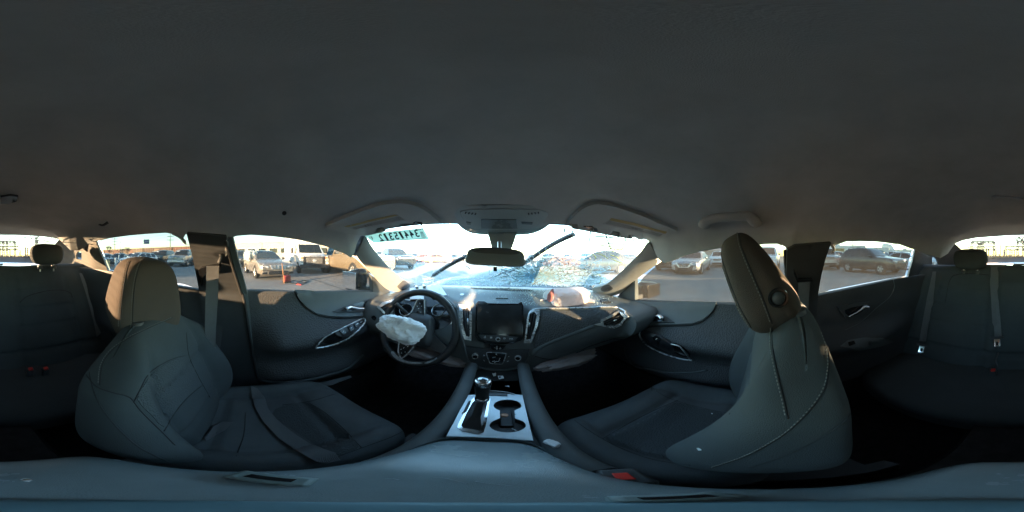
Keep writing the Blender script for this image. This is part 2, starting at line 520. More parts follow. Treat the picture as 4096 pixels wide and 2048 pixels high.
REC_R = uvpoly([(2250,900),(2258,868),(2290,820),(2340,785),(2380,775),(2430,780),(2500,805),(2560,840),(2650,880),(2760,920),(2740,935),(2650,955),(2500,960),(2300,925)])
def rec_depth(p):
    u, v = uv_of(p); d = 0.0
    for R in (REC_L, REC_R):
        if inside((u, v), R):
            m = 1e9
            for a, b in zip(R, R[1:] + R[:1]):
                ab = b - a; t = max(0, min(1, (Vector((u, v)) - a).dot(ab) / ab.length_squared)); m = min(m, (a + ab * t - Vector((u, v))).length)
            d = max(d, sm(0, 34, m))
    return d
rows = []
NR = 44
nr_ = len(rim)
def soft_(i, ax): return sum(rim[(i + k) % nr_][ax] * math.exp(-(k / 22) ** 2) for k in range(-55, 56)) / sum(math.exp(-(k / 22) ** 2) for k in range(-55, 56))
rim_xy = [Vector((soft_(i, 0), soft_(i, 1), 0)) for i in range(nr_)]
rim_smooth = [sum(rim[(i + k) % nr_].z * math.exp(-(k / 22) ** 2) for k in range(-55, 56)) / sum(math.exp(-(k / 22) ** 2) for k in range(-55, 56)) for i in range(nr_)]
for i in range(NR + 1):
    t = 1 - (1 - i / NR) ** 1.0
    row = []
    for e, zs, exy in zip(rim, rim_smooth, rim_xy):
        p = ROOF_C.lerp(exy.lerp(Vector((e.x, e.y, 0)), t ** 14), t)
        k = 0.5 * t ** 2 + 0.5 * t ** 6
        p.z = ROOF_C.z + (zs - ROOF_C.z) * k + (e.z - zs) * t ** 16
        u, v = uv_of(p)
        if p.y > 0.2 and v > 740: p.z += 0.010 * rec_depth(p)
        p.z += 0.0025 * noise.noise(p * 7.0)
        row.append(p)
    rows.append(row)
head = MB(); head.grid(rows, closed_u=True)
# the turned-up lip and the roof skin above it
lip = [[e.copy() for e in rim], [Vector((e.x * 1.012, e.y * 1.012, e.z - 0.002)) for e in rim], [Vector((e.x * 1.05, e.y * 1.04, e.z + 0.03)) for e in rim]]
head.grid(lip, closed_u=True)
headliner = head.build("headliner", HEADL, body, smooth=60, recalc=False)
skin = MB(); sk = []
for i in range(9):
    t = i / 8
    sk.append([Vector((ROOF_C.x + (e.x * 1.07 - ROOF_C.x) * t, ROOF_C.y + (e.y * 1.05 - ROOF_C.y) * t, ROOF_C.z + 0.045 + (e.z + 0.02 - ROOF_C.z - 0.045) * t ** 2.4)) for e in rim[::3]])
skin.grid(sk, closed_u=True).build("roof_skin", BODY, body, smooth=60)
HL = Mesh_surface(headliner)

# pillars ----------------------------------------------------------
class Bulged:
    """a plane along a pillar, swollen about the pillar's axis"""
    def __init__(s, a, b, h, w):
        s.a, s.d = Vector(a), (Vector(b) - Vector(a)).normalized()
        m = (Vector(a) + Vector(b)) / 2; n = -m; n -= s.d * n.dot(s.d); s.n = n.normalized(); s.p = m; s.h, s.w = h, w
    def __call__(s, u, v):
        r = ray(u, v); q = r * (s.p.dot(s.n) / r.dot(s.n))
        e = q - s.a; d = (e - s.d * e.dot(s.d)).length
        return q + s.n * s.h * (1 - (d / s.w) ** 2), s.n
apL = Bulged((-0.565, 0.47, 0.075), (-0.60, 0.86, -0.215), 0.012, 0.05)
apR = Bulged((0.545, 0.44, 0.055), (0.56, 0.84, -0.22), 0.012, 0.05)
A_L = [(1458,938),(1478,972),(1500,1003),(1550,1062),(1600,1106),(1640,1128),(1670,1136),(1655,1152),(1620,1161),(1590,1166),(1563,1167),(1540,1155),(1510,1124),(1480,1090),(1450,1056),(1432,1032),(1428,1016),(1440,975)]
A_R = [(2597,966),(2570,1000),(2530,1042),(2480,1090),(2440,1125),(2405,1142),(2372,1150),(2378,1166),(2400,1180),(2430,1190),(2470,1188),(2510,1150),(2560,1112),(2610,1078),(2645,1058),(2655,1052),(2640,1040),(2618,1005)]
a_l = patch("pillar_trim", apL, A_L, PILLAR, body, off=0.0, thick=0.03, step=14, smooth=3, bevel=0.006)
a_r = patch("pillar_trim", apR, A_R, PILLAR, body, off=0.0, thick=0.03, step=14, smooth=3, bevel=0.006)
for S, P in ((apL, [(1585,1142),(1600,1125),(1615,1120),(1630,1130),(1640,1142),(1622,1152),(1600,1155)]), (apR, [(2408,1150),(2420,1138),(2440,1136),(2452,1150),(2446,1160),(2430,1165),(2412,1160)])):
    patch("airbag_cap", S, P, mat("airbag cap cloth", (0.11, 0.115, 0.12), 0.9), body, off=0.001, thick=0.004, smooth=4)
# bare metal and torn joint at the pillar tops
for S, P in ((apL, [(1405,1028),(1414,1000),(1428,965),(1444,943),(1456,940),(1452,955),(1440,985),(1430,1015),(1428,1032)]), (apR, [(2600,968),(2612,972),(2632,1000),(2645,1030),(2660,1052),(2648,1060),(2636,1040),(2620,1010)])):
    patch("pillar_bracket", S, P, mat("bare grey steel", (0.32, 0.34, 0.38), 0.35, 0.7, var=0.3, vscale=40), body, off=-0.006, thick=0.012)
# B pillars
B_L = [(752,926),(830,932),(905,938),(918,975),(938,1040),(960,1110),(978,1165),(990,1240),(1005,1340),(1020,1430),(1030,1500),(1035,1560),(860,1610),(835,1500),(822,1400),(815,1290),(806,1200),(796,1130),(778,1030)]
B_R = [(3146,992),(3176,975),(3318,965),(3312,980),(3295,1030),(3280,1090),(3268,1160),(3262,1230),(3258,1300),(3255,1420),(3180,1440),(3172,1340),(3165,1240),(3152,1150),(3142,1080)]
b_l = patch("pillar", G, B_L, PLAS, body, off=0.018, thick=0.05, step=20, bevel=0.008)
b_r = patch("pillar", G, B_R, PLAS, body, off=0.018, thick=0.05, step=20, bevel=0.008)
# C pillars with their small quarter windows
C_R = [(3662,992),(3652,1040),(3632,1112),(3700,1118),(3790,1090),(3850,1070),(3872,1040),(3862,1012),(3838,990),(3818,972),(3792,1010),(3762,1028),(3728,1020),(3700,1010)]
Q_R = [(3729,1022),(3740,1028),(3751,1044),(3754,1056),(3744,1062),(3729,1064)]
C_L = [(383,962),(398,1000),(432,1085),(340,1085),(270,1070),(238,1058),(205,1040),(195,1015),(214,984),(238,955),(255,972),(282,998),(314,999),(345,984)]
Q_L = [(303,1022),(310,1008),(322,1002),(326,1012),(326,1040),(305,1036)]
class C_surface:
    def __init__(s, sg): s.sg = sg
    def __call__(s, u, v):
        r = ray(u, v); az = abs(math.degrees(math.atan2(r.x, r.y)))
        a = G(u, v)[0].length; b = RG(u, v)[0].length
        t = sm(143, 161, az)
        d = a * (1 - t) + b * t
        return r * d, Vector((-s.sg * 0.85, 0.5, -0.1)).normalized()
c_r = patch("pillar", C_surface(1), C_R, PLAS, body, off=0.0, thick=0.03, step=14, holes=[Q_R], bevel=0.004)
c_l = patch("pillar", C_surface(-1), C_L, mat("rear pillar cloth", (0.20, 0.19, 0.17), 0.9, var=0.1, vscale=12, bump=0.2, bscale=900), body, off=0.0, thick=0.03, step=14, holes=[Q_L], bevel=0.004)
GL_SIDE = glass("tinted side glass", (0.37, 0.39, 0.385), 0.015, refl=0.7)
GL_DUSTY = glass("dusty side glass", (0.38, 0.40, 0.385), 0.045, dust_col=(0.55, 0.50, 0.42), refl=0.7, low=(0.52, 0.25, 0.12))
GL_DUST2 = glass("filmed side glass", (0.38, 0.405, 0.395), 0.03, dust_col=(0.55, 0.52, 0.46), refl=0.7)
GL_WIND = glass("windscreen glass", (0.83, 0.895, 0.895), 0.05, dust_col=(0.7, 0.72, 0.70), refl=0.8)
GL_REAR = glass("rear window glass", (0.50, 0.50, 0.48), 0.010, dust_col=(0.6, 0.56, 0.48), refl=0.7)
patch("quarter_window", C_surface(1), Q_R, GL_SIDE, body, off=-0.015, thick=0.003)
patch("quarter_window", C_surface(-1), Q_L, GL_SIDE, body, off=-0.015, thick=0.003)

# floor, sills, firewall, tunnel, rear bulkhead: one carpet tub ------
tub = MB()
def prof(x):      # carpet height across the car
    return -0.90
rows = []
for y, z0 in ((-1.05, -0.80), (-0.75, -0.90), (-0.3, -0.90), (0.3, -0.90), (0.75, -0.90), (0.98, -0.82), (1.12, -0.62), (1.2, -0.4), (1.22, -0.26)):
    row = []
    for x in (-0.80, -0.66, -0.645, -0.62, -0.58, -0.2, -0.14, -0.10, 0, 0.10, 0.14, 0.2, 0.56, 0.6, 0.625, 0.64, 0.80):
        z = z0
        if abs(x) > 0.61: z = max(z0, -0.72)
        elif abs(x) > 0.59: z = max(z0, -0.80)
        if abs(x) < 0.12: z = max(z0, -0.70)
        row.append(Vector((x, y, z)))
    rows.append(row)
tub.grid(rows)
tub.build("carpet", CARPET, body, smooth=50)
# outer body: lower sides, rear wall, so no daylight leaks in
out = MB()
for s in (-1, 1):
    out.box((s * 0.83, -0.2, -0.62), (0.04, 3.9, 0.50))
out.box((0, -1.75, -0.5), (1.62, 0.03, 0.78)); out.box((0, 1.25, -0.58), (1.62, 0.03, 0.60)); out.box((0, -0.2, -0.96), (1.62, 3.0, 0.03))
out.build("underbody", BODY, body, smooth=0)
# boot lid and rear wings behind the cabin
boot = MB(); rows = []
for y, z in ((-1.80, -0.105), (-1.95, -0.10), (-2.2, -0.11), (-2.35, -0.14), (-2.38, -0.45)):
    rows.append([Vector((x, y + 0.1 * (x / 0.8) ** 2, z - 0.05 * abs(x / 0.8) ** 3)) for x in [-0.85 + 1.7 * i / 12 for i in range(13)]])
boot.grid(rows).build("boot_lid", BODY, body, smooth=60)
for s in (-1, 1):
    w = MB(); rows = []
    for y in [-2.3 + 1.55 * i / 10 for i in range(11)]:
        rows.append([Vector((s * (0.68 + 0.0 * t), y, -0.17)).lerp(Vector((s * 0.86, y, -0.40)), t) + Vector((s * 0.03 * math.sin(t * PI), 0, 0.04 * math.sin(t * PI))) for t in [i / 5 for i in range(6)]])
    w.grid(rows).build("rear_wing", BODY, body, smooth=60)
# parcel shelf
shelf = MB(); rows = []
for y, z in ((-1.06, -0.075), (-1.2, -0.068), (-1.5, -0.066), (-1.78, -0.068), (-1.86, -0.064), (-1.9, -0.09)):
    rows.append([Vector((x, y + (0.25 * x * x if y < -1.4 else 0), z + 0.004 * noise.noise(Vector((x * 6, y * 6, 0))))) for x in [-0.70 + 1.4 * i / 20 for i in range(21)]])
shelf_o = shelf.build("parcel_shelf", mat("parcel shelf felt", (0.07, 0.068, 0.064), 0.95, bump=0.5, bscale=600, spec=0.2), body, smooth=60)

# windows of the fixed body -----------------------------------------
W_OUT = [(1452,930),(1500,918),(1600,895),(1700,885),(1800,880),(2010,878),(2220,880),(2330,897),(2430,918),(2530,938),(2600,958),(2575,1002),(2530,1048),(2480,1096),(2440,1130),(2400,1150),(2370,1158),(2200,1153),(2010,1149),(1830,1143),(1668,1142),(1640,1134),(1600,1112),(1550,1068),(1500,1010),(1470,968)]
wind = thing("windscreen", "shattered laminated windscreen above the dashboard, star of white cracks on the passenger side", "windscreen", (0, 0.8, -0.05))
wglass = patch("pane", WS, W_OUT, GL_WIND, wind, off=-0.004, thick=0.005, step=40)
rearw = thing("rear_window", "sloping rear window with handwriting and thin heating lines behind the rear seat", "rear window", (0, -1.5, 0.05))
R_OUT = [(3812,975),(3850,955),(3960,938),(4096,930),(4206,932),(4306,943),(4345,960),(4310,990),(4290,1015),(4296,1050),(4200,1047),(4096,1046),(3960,1046),(3890,1046),(3874,1030),(3850,1008)]
def RG2(u, v): return RG(u if u <= 4096 else u - 4096, v)
patch("frit_band", RG2, [(3862,1034),(3945,1034),(4096,1028),(4230,1027),(4290,1029),(4302,1054),(4096,1048),(3880,1054)], mat("black frit", (0.012, 0.012, 0.013), 0.4), rearw, off=0.002, thick=0.003, step=30)
rglass = patch("pane", RG2, R_OUT, GL_REAR, rearw, off=-0.004, thick=0.005, step=40)
# ------------------------------------------------------------------ doors
def door_panel(belt, sg, y0, y1, bulge, name_parent, matr, zbot=-0.70):
    """inner door skin hung from its belt line: a grid that leans in to the armrest and back out below it"""
    P = catmull([G(u, v)[0] for u, v in belt], 8)
    P.sort(key=lambda q: q.y)
    def top(y):
        for a, b in zip(P, P[1:]):
            if a.y <= y <= b.y: return a.lerp(b, (y - a.y) / max(1e-6, b.y - a.y))
        e0, e1 = P[0], P[-1]
        q = (e0 if y < e0.y else e1).copy(); q.y = y; return q
    rows = []
    ny, nz = 46, 40
    ys = [y0 + (y1 - y0) * i / ny for i in range(ny + 1)]
    for ledge in ((0.055, -0.008), (0.02, 0.0), (0.006, -0.001)):
        row = []
        for y in ys:
            t = top(y); row.append(Vector((t.x + sg * ledge[0], y, t.z + ledge[1])))
        rows.append(row)
    for j in range(nz + 1):
        row = []
        for y in ys:
            t = top(y); z = t.z - 0.003 + (zbot - t.z) * j / nz
            x = abs(t.x) - 0.002 * (1 if j else 0) - bulge(y, z)
            row.append(Vector((sg * x, y, z)))
        rows.append(row)
    # turned in under the bottom
    rows.append([Vector((sg * 0.80, y, zbot - 0.01)) for y in ys])
    return MB().grid(rows).build("door_panel", matr, name_parent, smooth=60)
def bul_front(y, z):
    arm = gauss(z + 0.385, 0.075) * 0.085 * sm(0.85, 0.45, y) 
    pocket = -0.01 * gauss(z + 0.52, 0.06) + 0.05 * gauss(z + 0.62, 0.06) * sm(-0.1, 0.25, y)
    return 0.004 + (arm + pocket + 0.012 * sm(-0.2, -0.32, z)) * (sm(0.0, 0.14, y) if left_door else 1)
def bul_rear(y, z):
    return 0.004 + gauss(z + 0.42, 0.06) * 0.07 * sm(-0.95, -0.5, y) + 0.01 * sm(-0.2, -0.3, z)
BELT_FL = [(940,1158),(985,1160),(1100,1162),(1200,1166),(1370,1164),(1480,1163),(1545,1166),(1580,1172),(1640,1185)]
BELT_FR = [(2420,1180),(2475,1188),(2520,1197),(2600,1203),(2700,1208),(2890,1213),(3040,1217),(3150,1217)]
BELT_RL = [(330,1070),(380,1074),(432,1082),(480,1091),(560,1108),(650,1130),(754,1150),(810,1160)]
BELT_RR = [(3230,1187),(3266,1180),(3400,1152),(3560,1118),(3633,1105),(3700,1098),(3760,1092)]
door_fl = thing("front_door", "driver's door panel with window switch panel, chrome handle and patch of sunlight", "car door", (-0.72, 0.3, -0.45))
door_fr = thing("front_door", "front passenger door panel beside the empty front passenger seat, single window switch", "car door", (0.72, 0.3, -0.45))
door_rl = thing("rear_door", "rear door behind the driver's seat, mostly hidden by the sunlit headrest", "car door", (-0.72, -0.6, -0.45))
door_rr = thing("rear_door", "rear door on the passenger side with dusty window and slanting chrome handle", "car door", (0.72, -0.6, -0.45))
left_door = True
d_fl = door_panel(BELT_FL, -1, 0.0, 1.1, bul_front, door_fl, TEXP)
left_door = False
d_fr = door_panel(BELT_FR, 1, -0.16, 1.0, bul_front, door_fr, TEXP)
d_rl = door_panel(BELT_RL, -1, -1.1, -0.10, bul_rear, door_rl, PLAS)
d_rr = door_panel(BELT_RR, 1, -1.1, -0.18, bul_rear, door_rr, PLAS)
S_FL, S_FR, S_RL, S_RR = (Mesh_surface(d, back=G) for d in (d_fl, d_fr, d_rl, d_rr))
# window panes
P_FL = [(912,955),(945,932),(1000,928),(1100,935),(1200,949),(1300,974),(1380,1006),(1440,1050),(1490,1098),(1545,1162),(1480,1170),(1200,1175),(985,1170)]
P_FR = [(2640,1050),(2690,1030),(2740,1010),(2800,994),(2870,982),(2950,975),(3060,964),(3120,962),(3150,1040),(3160,1225),(2890,1222),(2600,1212),(2495,1200),(2560,1120)]
P_RL = [(380,955),(440,942),(520,932),(600,924),(670,920),(760,924),(790,1040),(800,1165),(650,1140),(480,1100),(430,1090),(400,1020)]
P_RR = [(3300,968),(3385,954),(3440,952),(3510,955),(3600,967),(3668,994),(3650,1050),(3633,1112),(3560,1126),(3400,1160),(3262,1190),(3275,1100)]
GL_BROKEN = glass("driver window glass", (0.405, 0.42, 0.41), 0.02, refl=0.5)
for P, d, m in ((P_FL, door_fl, GL_BROKEN), (P_FR, door_fr, GL_DUST2), (P_RL, door_rl, GL_SIDE), (P_RR, door_rr, GL_DUSTY)):
    patch("window_pane", G, P, m, d, off=-0.03, thick=0.004, step=60)
# glass channels by the B pillars, seen edge-on as grey strips
for name, u0, pts in (("window_channel", door_fl, [(912,945),(935,948),(990,1162),(1000,1250),(1012,1380),(1000,1380),(975,1200)]),):
    patch(name, G, pts, SOFT, u0, off=0.022, thick=0.02, bevel=0.003)
seam("weatherstrip", lambda u, v: G(u, v), [(905,950),(930,1040),(958,1130),(978,1200),(992,1290),(1010,1400),(1030,1500)], RUBBER, door_fl, r=0.007, off=0.026)
seam("weatherstrip", lambda u, v: G(u, v), [(925,950),(950,1030),(985,1155)], mat("bright glass edge", (0.3, 0.36, 0.36), 0.3), door_fl, r=0.004, off=0.012)
seam("weatherstrip", lambda u, v: G(u, v), [(3140,1000),(3142,1060),(3148,1130),(3154,1215)], RUBBER, door_fr, r=0.006, off=0.0)
# mirror sails
patch("sail_trim", G, [(1482,1098),(1486,1150),(1486,1168),(1520,1172),(1556,1166),(1530,1140),(1505,1112)], SOFT, door_fl, off=0.012, thick=0.03, bevel=0.003)
patch("sail_trim", G, [(2545,1116),(2546,1200),(2500,1198),(2470,1190),(2500,1155)], SOFT, door_fr, off=0.012, thick=0.03, bevel=0.003)
# smooth upper trims with a sweeping lower edge, proud of the patterned panel
UP_FL = [(1178,1166),(1195,1195),(1225,1228),(1262,1254),(1310,1266),(1380,1270),(1450,1266),(1510,1252),(1545,1225),(1580,1195),(1600,1178),(1545,1170),(1480,1168),(1370,1169),(1260,1170)]
UP_FR = [(2866,1216),(2855,1238),(2835,1262),(2810,1282),(2770,1296),(2700,1300),(2620,1303),(2560,1306),(2535,1300),(2525,1270),(2500,1230),(2470,1196),(2520,1202),(2600,1208),(2700,1212)]
up_l = patch("upper_trim", S_FL, UP_FL, SOFT, door_fl, off=0.010, thick=0.016, step=12, bevel=0.004)
up_r = patch("upper_trim", S_FR, UP_FR, SOFT, door_fr, off=0.010, thick=0.016, step=12, bevel=0.004)
seam("trim_edge", S_FL, [(1178,1168),(1195,1197),(1225,1231),(1262,1257),(1310,1270),(1380,1274),(1450,1270)], SEAMD, door_fl, r=0.003, off=0.004)
seam("trim_edge", S_FR, [(2866,1217),(2855,1240),(2835,1265),(2810,1286),(2770,1300),(2700,1304),(2620,1307),(2560,1312)], SEAMD, door_fr, r=0.003, off=0.004)
# inner handles: dished bezel, cup, lever, lock switch
def handle(S, d, bez, cup, lever, lock, off=0.012):
    b = patch("handle_bezel", S, bez, PLAS, d, off=off + 0.006, thick=0.012, step=10, bevel=0.003)
    patch("handle_cup", S, cup, GLOSSY, d, off=off + 0.0075, thick=0.004, step=10, smooth=2)
    P = trace(S, lever, off + 0.024, 5)
    n = len(P); rs = [0.0135 * (1 - 0.62 * sm(0.05, 0.55, i / n)) for i in range(n)]
    MB().tube(P, rs, 10, flat=0.6).build("door_handle", BRIGHT, d, smooth=180)
    if lock:
        lk = patch("lock_switch", S, lock, PLAS, d, off=off + 0.011, thick=0.006, bevel=0.001)
        cu = sum((Vector(p) for p in lock), Vector((0, 0))) / len(lock)
        MB().tube(trace(S, [(lock[0][0] + 3, lock[0][1] + 6), (lock[2][0] - 3, lock[2][1] - 6)], off + 0.012, 0), 0.0012, 6).build("lock_mark", WHITEP, lk)
handle(S_FL, door_fl, [(1325,1248),(1350,1236),(1400,1218),(1460,1199),(1500,1191),(1503,1200),(1485,1232),(1470,1248),(1420,1252),(1350,1252)],
       [(1372,1238),(1392,1222),(1450,1206),(1462,1210),(1452,1236),(1420,1246),(1380,1247)], [(1369,1243),(1385,1232),(1400,1236),(1420,1241),(1442,1241)], [(1460,1214),(1472,1213),(1464,1232),(1453,1234)])
handle(S_FR, door_fr, [(2526,1228),(2560,1230),(2630,1250),(2680,1275),(2703,1294),(2640,1294),(2580,1290),(2548,1282)],
       [(2577,1248),(2590,1248),(2640,1266),(2665,1288),(2600,1288),(2584,1272)], [(2664,1285),(2650,1274),(2632,1276),(2610,1282),(2586,1284)], [(2556,1252),(2568,1254),(2576,1270),(2564,1270)])
handle(S_RR, door_rr, [(3345,1225),(3400,1210),(3470,1206),(3490,1214),(3450,1240),(3400,1268),(3375,1268)],
       [(3372,1238),(3430,1222),(3462,1220),(3440,1244),(3390,1262)], [(3455,1226),(3440,1224),(3425,1236),(3405,1248),(3380,1260)], None)
# armrests with switch panels and chrome edging
class Lift:
    def __init__(s, S, d): s.S, s.d = S, d
    def __call__(s, u, v):
        q, n = s.S(u, v); return q - q.normalized() * s.d, n
def armrest(S, d, pull, panel, edge_hi, edge_lo, switches):
    patch("pull_cup", S, pull, GLOSSY, d, off=0.006, thick=0.008, step=12, smooth=3)
    p = patch("switch_panel", S, panel, mat("switch panel plastic", (0.022, 0.022, 0.026), 0.35, var=0.1), d, off=0.012, thick=0.012, step=12, smooth=3, bevel=0.003)
    seam("chrome_edge", S, edge_hi, CHROME, d, r=0.0028, off=0.013, n=6)
    seam("chrome_edge", S, edge_lo, CHROME, d, r=0.0040, off=0.013, n=6)
    for sw in switches:
        s_ = patch("window_switch", S, sw, GLOSSY, d, off=0.019, thick=0.009, bevel=0.0015)
        c = [sum(p[k] for p in sw) / len(sw) for k in (0, 1)]
        MB().tube(trace(S, [(c[0] - 3, c[1] + 2), (c[0] + 3, c[1] - 2)], 0.0195, 0), 0.0012, 6).build("switch_mark", WHITEP, s_)
armrest(S_FL, door_fl, [(1285,1366),(1310,1345),(1350,1325),(1385,1330),(1365,1352),(1320,1370)], [(1335,1332),(1360,1318),(1400,1300),(1435,1283),(1452,1281),(1448,1298),(1425,1322),(1385,1347),(1350,1345)],
        [(1258,1383),(1280,1362),(1310,1342),(1360,1318),(1410,1294),(1445,1277)], [(1258,1384),(1300,1378),(1350,1364),(1390,1346),(1425,1322),(1450,1297),(1455,1282),(1447,1277)],
        [[(1350,1326),(1366,1318),(1378,1332),(1364,1341)], [(1384,1312),(1398,1305),(1410,1318),(1395,1327)], [(1408,1299),(1424,1290),(1434,1302),(1416,1314)], [(1428,1290),(1438,1286),(1444,1296),(1436,1302)]])
armrest(S_FR, door_fr, [(2690,1372),(2715,1378),(2745,1398),(2760,1424),(2720,1418),(2695,1400)], [(2568,1322),(2590,1322),(2650,1346),(2690,1372),(2705,1400),(2680,1402),(2620,1376),(2580,1345)],
        [(2690,1372),(2720,1380),(2745,1400),(2765,1430)], [(2572,1318),(2566,1335),(2580,1360),(2610,1385),(2660,1410),(2720,1428),(2775,1436)],
        [[(2618,1348),(2634,1342),(2652,1356),(2640,1370)]])
for S, d, pts in ((S_FR, door_fr, [(2502,1390),(2510,1425),(2545,1462),(2600,1475),(2680,1490),(2770,1490),(2830,1480)]), (S_FL, door_fl, [(1040,1520),(1120,1526),(1220,1518),(1300,1500),(1390,1470),(1450,1420)])):
    seam("pocket_rim", S, pts, SOFT, d, r=0.006, off=0.006)
armrest_r = patch("armrest", S_RR, [(3360,1385),(3390,1362),(3450,1352),(3530,1352),(3570,1365),(3520,1382),(3440,1396)], SOFT, door_rr, off=0.01, thick=0.014, bevel=0.004)
patch("window_switch", S_RR, [(3388,1370),(3412,1364),(3416,1374),(3392,1382)], GLOSSY, door_rr, off=0.014, thick=0.006, bevel=0.001)
seam("trim_edge", S_RR, [(3572,1118),(3575,1150),(3555,1190),(3500,1235),(3440,1290),(3380,1320)], SOFT, door_rr, r=0.002, off=0.003)
# outside mirrors
m = thing("door_mirror", "black door mirror outside the driver's window", "door mirror", tuple(G(1460,1140)[0] * 1.15))
def mir(x, y, z): return Vector((-0.885 + x * 0.085, 0.70 + y * 0.05, -0.165 + z * 0.072 + 0.02 * x))
softbox(10, mir, 4).build("mirror_housing", GLOSSY, m, smooth=180)
MB().bar((-0.70, 0.72, -0.215), (-0.86, 0.71, -0.215), 0.05, 0.035).build("mirror_arm", PLAS, m, bevel=0.008)
MB().box((-0.885, 0.645, -0.165), (0.15, 0.006, 0.115)).build("mirror_glass", BRIGHT, m, bevel=0.002)
m = thing("door_mirror", "door mirror outside the passenger window reflecting beige shapes", "door mirror", tuple(G(2570,1160)[0] * 1.15))
def mir2(x, y, z): return Vector((0.865 + x * 0.08, 0.70 + y * 0.05, -0.232 + z * 0.056 - 0.01 * x))
softbox(10, mir2, 4).build("mirror_housing", GLOSSY, m, smooth=180)
MB().bar((0.66, 0.70, -0.265), (0.82, 0.70, -0.262), 0.05, 0.035).build("mirror_arm", PLAS, m, bevel=0.008)
MB().box((0.865, 0.647, -0.232), (0.135, 0.006, 0.088)).build("mirror_glass", mat("dull mirror glass", (0.13, 0.115, 0.095), 0.15, 0.9), m, bevel=0.002)
# ------------------------------------------------------------------ front seats
def make_seat(root, bx, by0, by1, cz, btop, tilt_x=0.0, hw=0.225, cushion=None, head=None, xoff=0.0):
    """bx seat centre, by0/by1 the backrest's middle at the bottom and top, cz cushion top, btop shoulder height"""
    x0, x1, y0, y1 = cushion
    def cush(x, y, z):
        cx, cy = (x0 + x1) / 2, (y0 + y1) / 2
        wx, wy = (x1 - x0) / 2, (y1 - y0) / 2
        taper = 1 - 0.06 * sm(-0.2, 1, y)
        p = Vector((cx + x * wx * taper, cy + y * wy, cz - 0.085 + z * 0.085))
        if z > 0:
            b = sm(0.50, 0.85, abs(x))
            p.z += (0.022 * b - 0.026 * (1 - b) * sm(0.9, -0.2, abs(y))) * z
            p.z -= 0.012 * gauss(abs(x) - 0.60, 0.045) * sm(1.0, 0.7, y)
            if abs(x) < 0.62: p.z -= 0.012 * gauss(y - 0.38 + 0.1 * x * x, 0.05)
            if abs(x) < 0.62: p.z -= 0.008 * gauss(y + 0.55, 0.05)
            p.z -= 0.03 * sm(0.55, 1.0, y)
        p.z += 0.015 * y
        return p
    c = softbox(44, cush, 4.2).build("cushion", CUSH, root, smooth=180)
    zb = cz - 0.06
    def back(x, y, z):
        t = (z + 1) / 2
        w = hw * (1.0 + 0.10 * gauss(t - 0.42, 0.25) - 0.30 * sm(0.72, 1.0, t))
        yy = by0 + (by1 - by0) * t
        th = 0.085 - 0.030 * t
        bol = sm(0.52, 0.86, abs(x)) * (0.060 * gauss(t - 0.38, 0.34) + 0.012)
        p = Vector((bx + x * w + tilt_x * t, yy + y * th, zb + (btop - zb) * t))
        if y > 0:
            p.y += bol * y
            p.y -= 0.010 * gauss(abs(x) - 0.56, 0.05) * sm(0.95, 0.80, t)
            if abs(x) < 0.60:
                for tz in (0.30, 0.66): p.y -= 0.010 * gauss(t - tz, 0.022)
            p.y -= 0.012 * sm(0.82, 1.0, t)
        p.z -= 0.03 * abs(x) ** 3 * sm(0.8, 1, t)
        return p
    b = softbox(46, back, 4.0).build("backrest", FABRIC, root, smooth=180)
    hc, hs, lean, twist = head[:4]
    ct, st = math.cos(lean), math.sin(lean)
    R = Matrix.Rotation(twist, 3, 'Z')
    def hd(x, y, z):
        t = (z + 1) / 2
        w = hs[0] * (1.0 - 0.16 * sm(0.3, 1.0, t) - 0.05 * sm(0.3, 0.0, t))
        d = hs[1] * (1.0 - 0.38 * t)
        px, py, pz = x * w, y * d, z * hs[2]
        py += 0.25 * d * (1 if y < 0 else 0.3) * (1 - t) * (-1 if y < 0 else 1) * 0.5
        pz -= 0.020 * abs(x) ** 2.5 * sm(0.3, 1, t)
        q = Vector((px, py * ct + pz * st, -py * st + pz * ct))
        return Vector(hc) + R @ q
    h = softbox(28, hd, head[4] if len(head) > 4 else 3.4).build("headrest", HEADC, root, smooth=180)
    posts = MB()
    for s in (-1, 1):
        top = Vector(hc) + R @ Vector((s * 0.06, 0.0, -hs[2] * 0.8)); bot = Vector((bx + tilt_x + s * 0.06, by1 - 0.005, btop - 0.03))
        q = MB().tube([bot, top], 0.006, 10).build("headrest_post", METAL, root)
        MB().lathe([(0.0, 0.010), (0.013, 0.010), (0.016, 0.004), (0.016, -0.02)], bot + Vector((0, 0, 0.020)), n=16).build("post_collar", PLAS, root)
    return c, b, h
seat_d = thing("front_seat", "driver's seat in charcoal cloth, headrest lit brown by the low sun", "car seat", (-0.36, 0.0, -0.9))
seat_p = thing("front_seat", "empty front passenger seat pushed forward, headrest with round black button", "car seat", (0.34, 0.1, -0.9))
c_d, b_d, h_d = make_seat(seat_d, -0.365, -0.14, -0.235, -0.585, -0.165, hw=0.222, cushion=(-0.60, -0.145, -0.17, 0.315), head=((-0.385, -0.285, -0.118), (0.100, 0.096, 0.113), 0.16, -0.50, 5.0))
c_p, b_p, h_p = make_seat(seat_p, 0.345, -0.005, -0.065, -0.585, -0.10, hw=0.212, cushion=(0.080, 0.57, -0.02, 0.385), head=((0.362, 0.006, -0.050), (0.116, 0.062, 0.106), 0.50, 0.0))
for r_, xx in ((seat_d, -0.37), (seat_p, 0.34)):
    f = MB()
    for s in (-1, 1): f.box((xx + s * 0.18, 0.08, -0.80), (0.03, 0.5, 0.12))
    f.box((xx, 0.08, -0.735), (0.40, 0.42, 0.03)); f.build("seat_frame", PLAS, r_, smooth=0)
S_SD = Mesh_surface(b_d, c_d, h_d); S_SP = Mesh_surface(b_p, c_p, h_p)
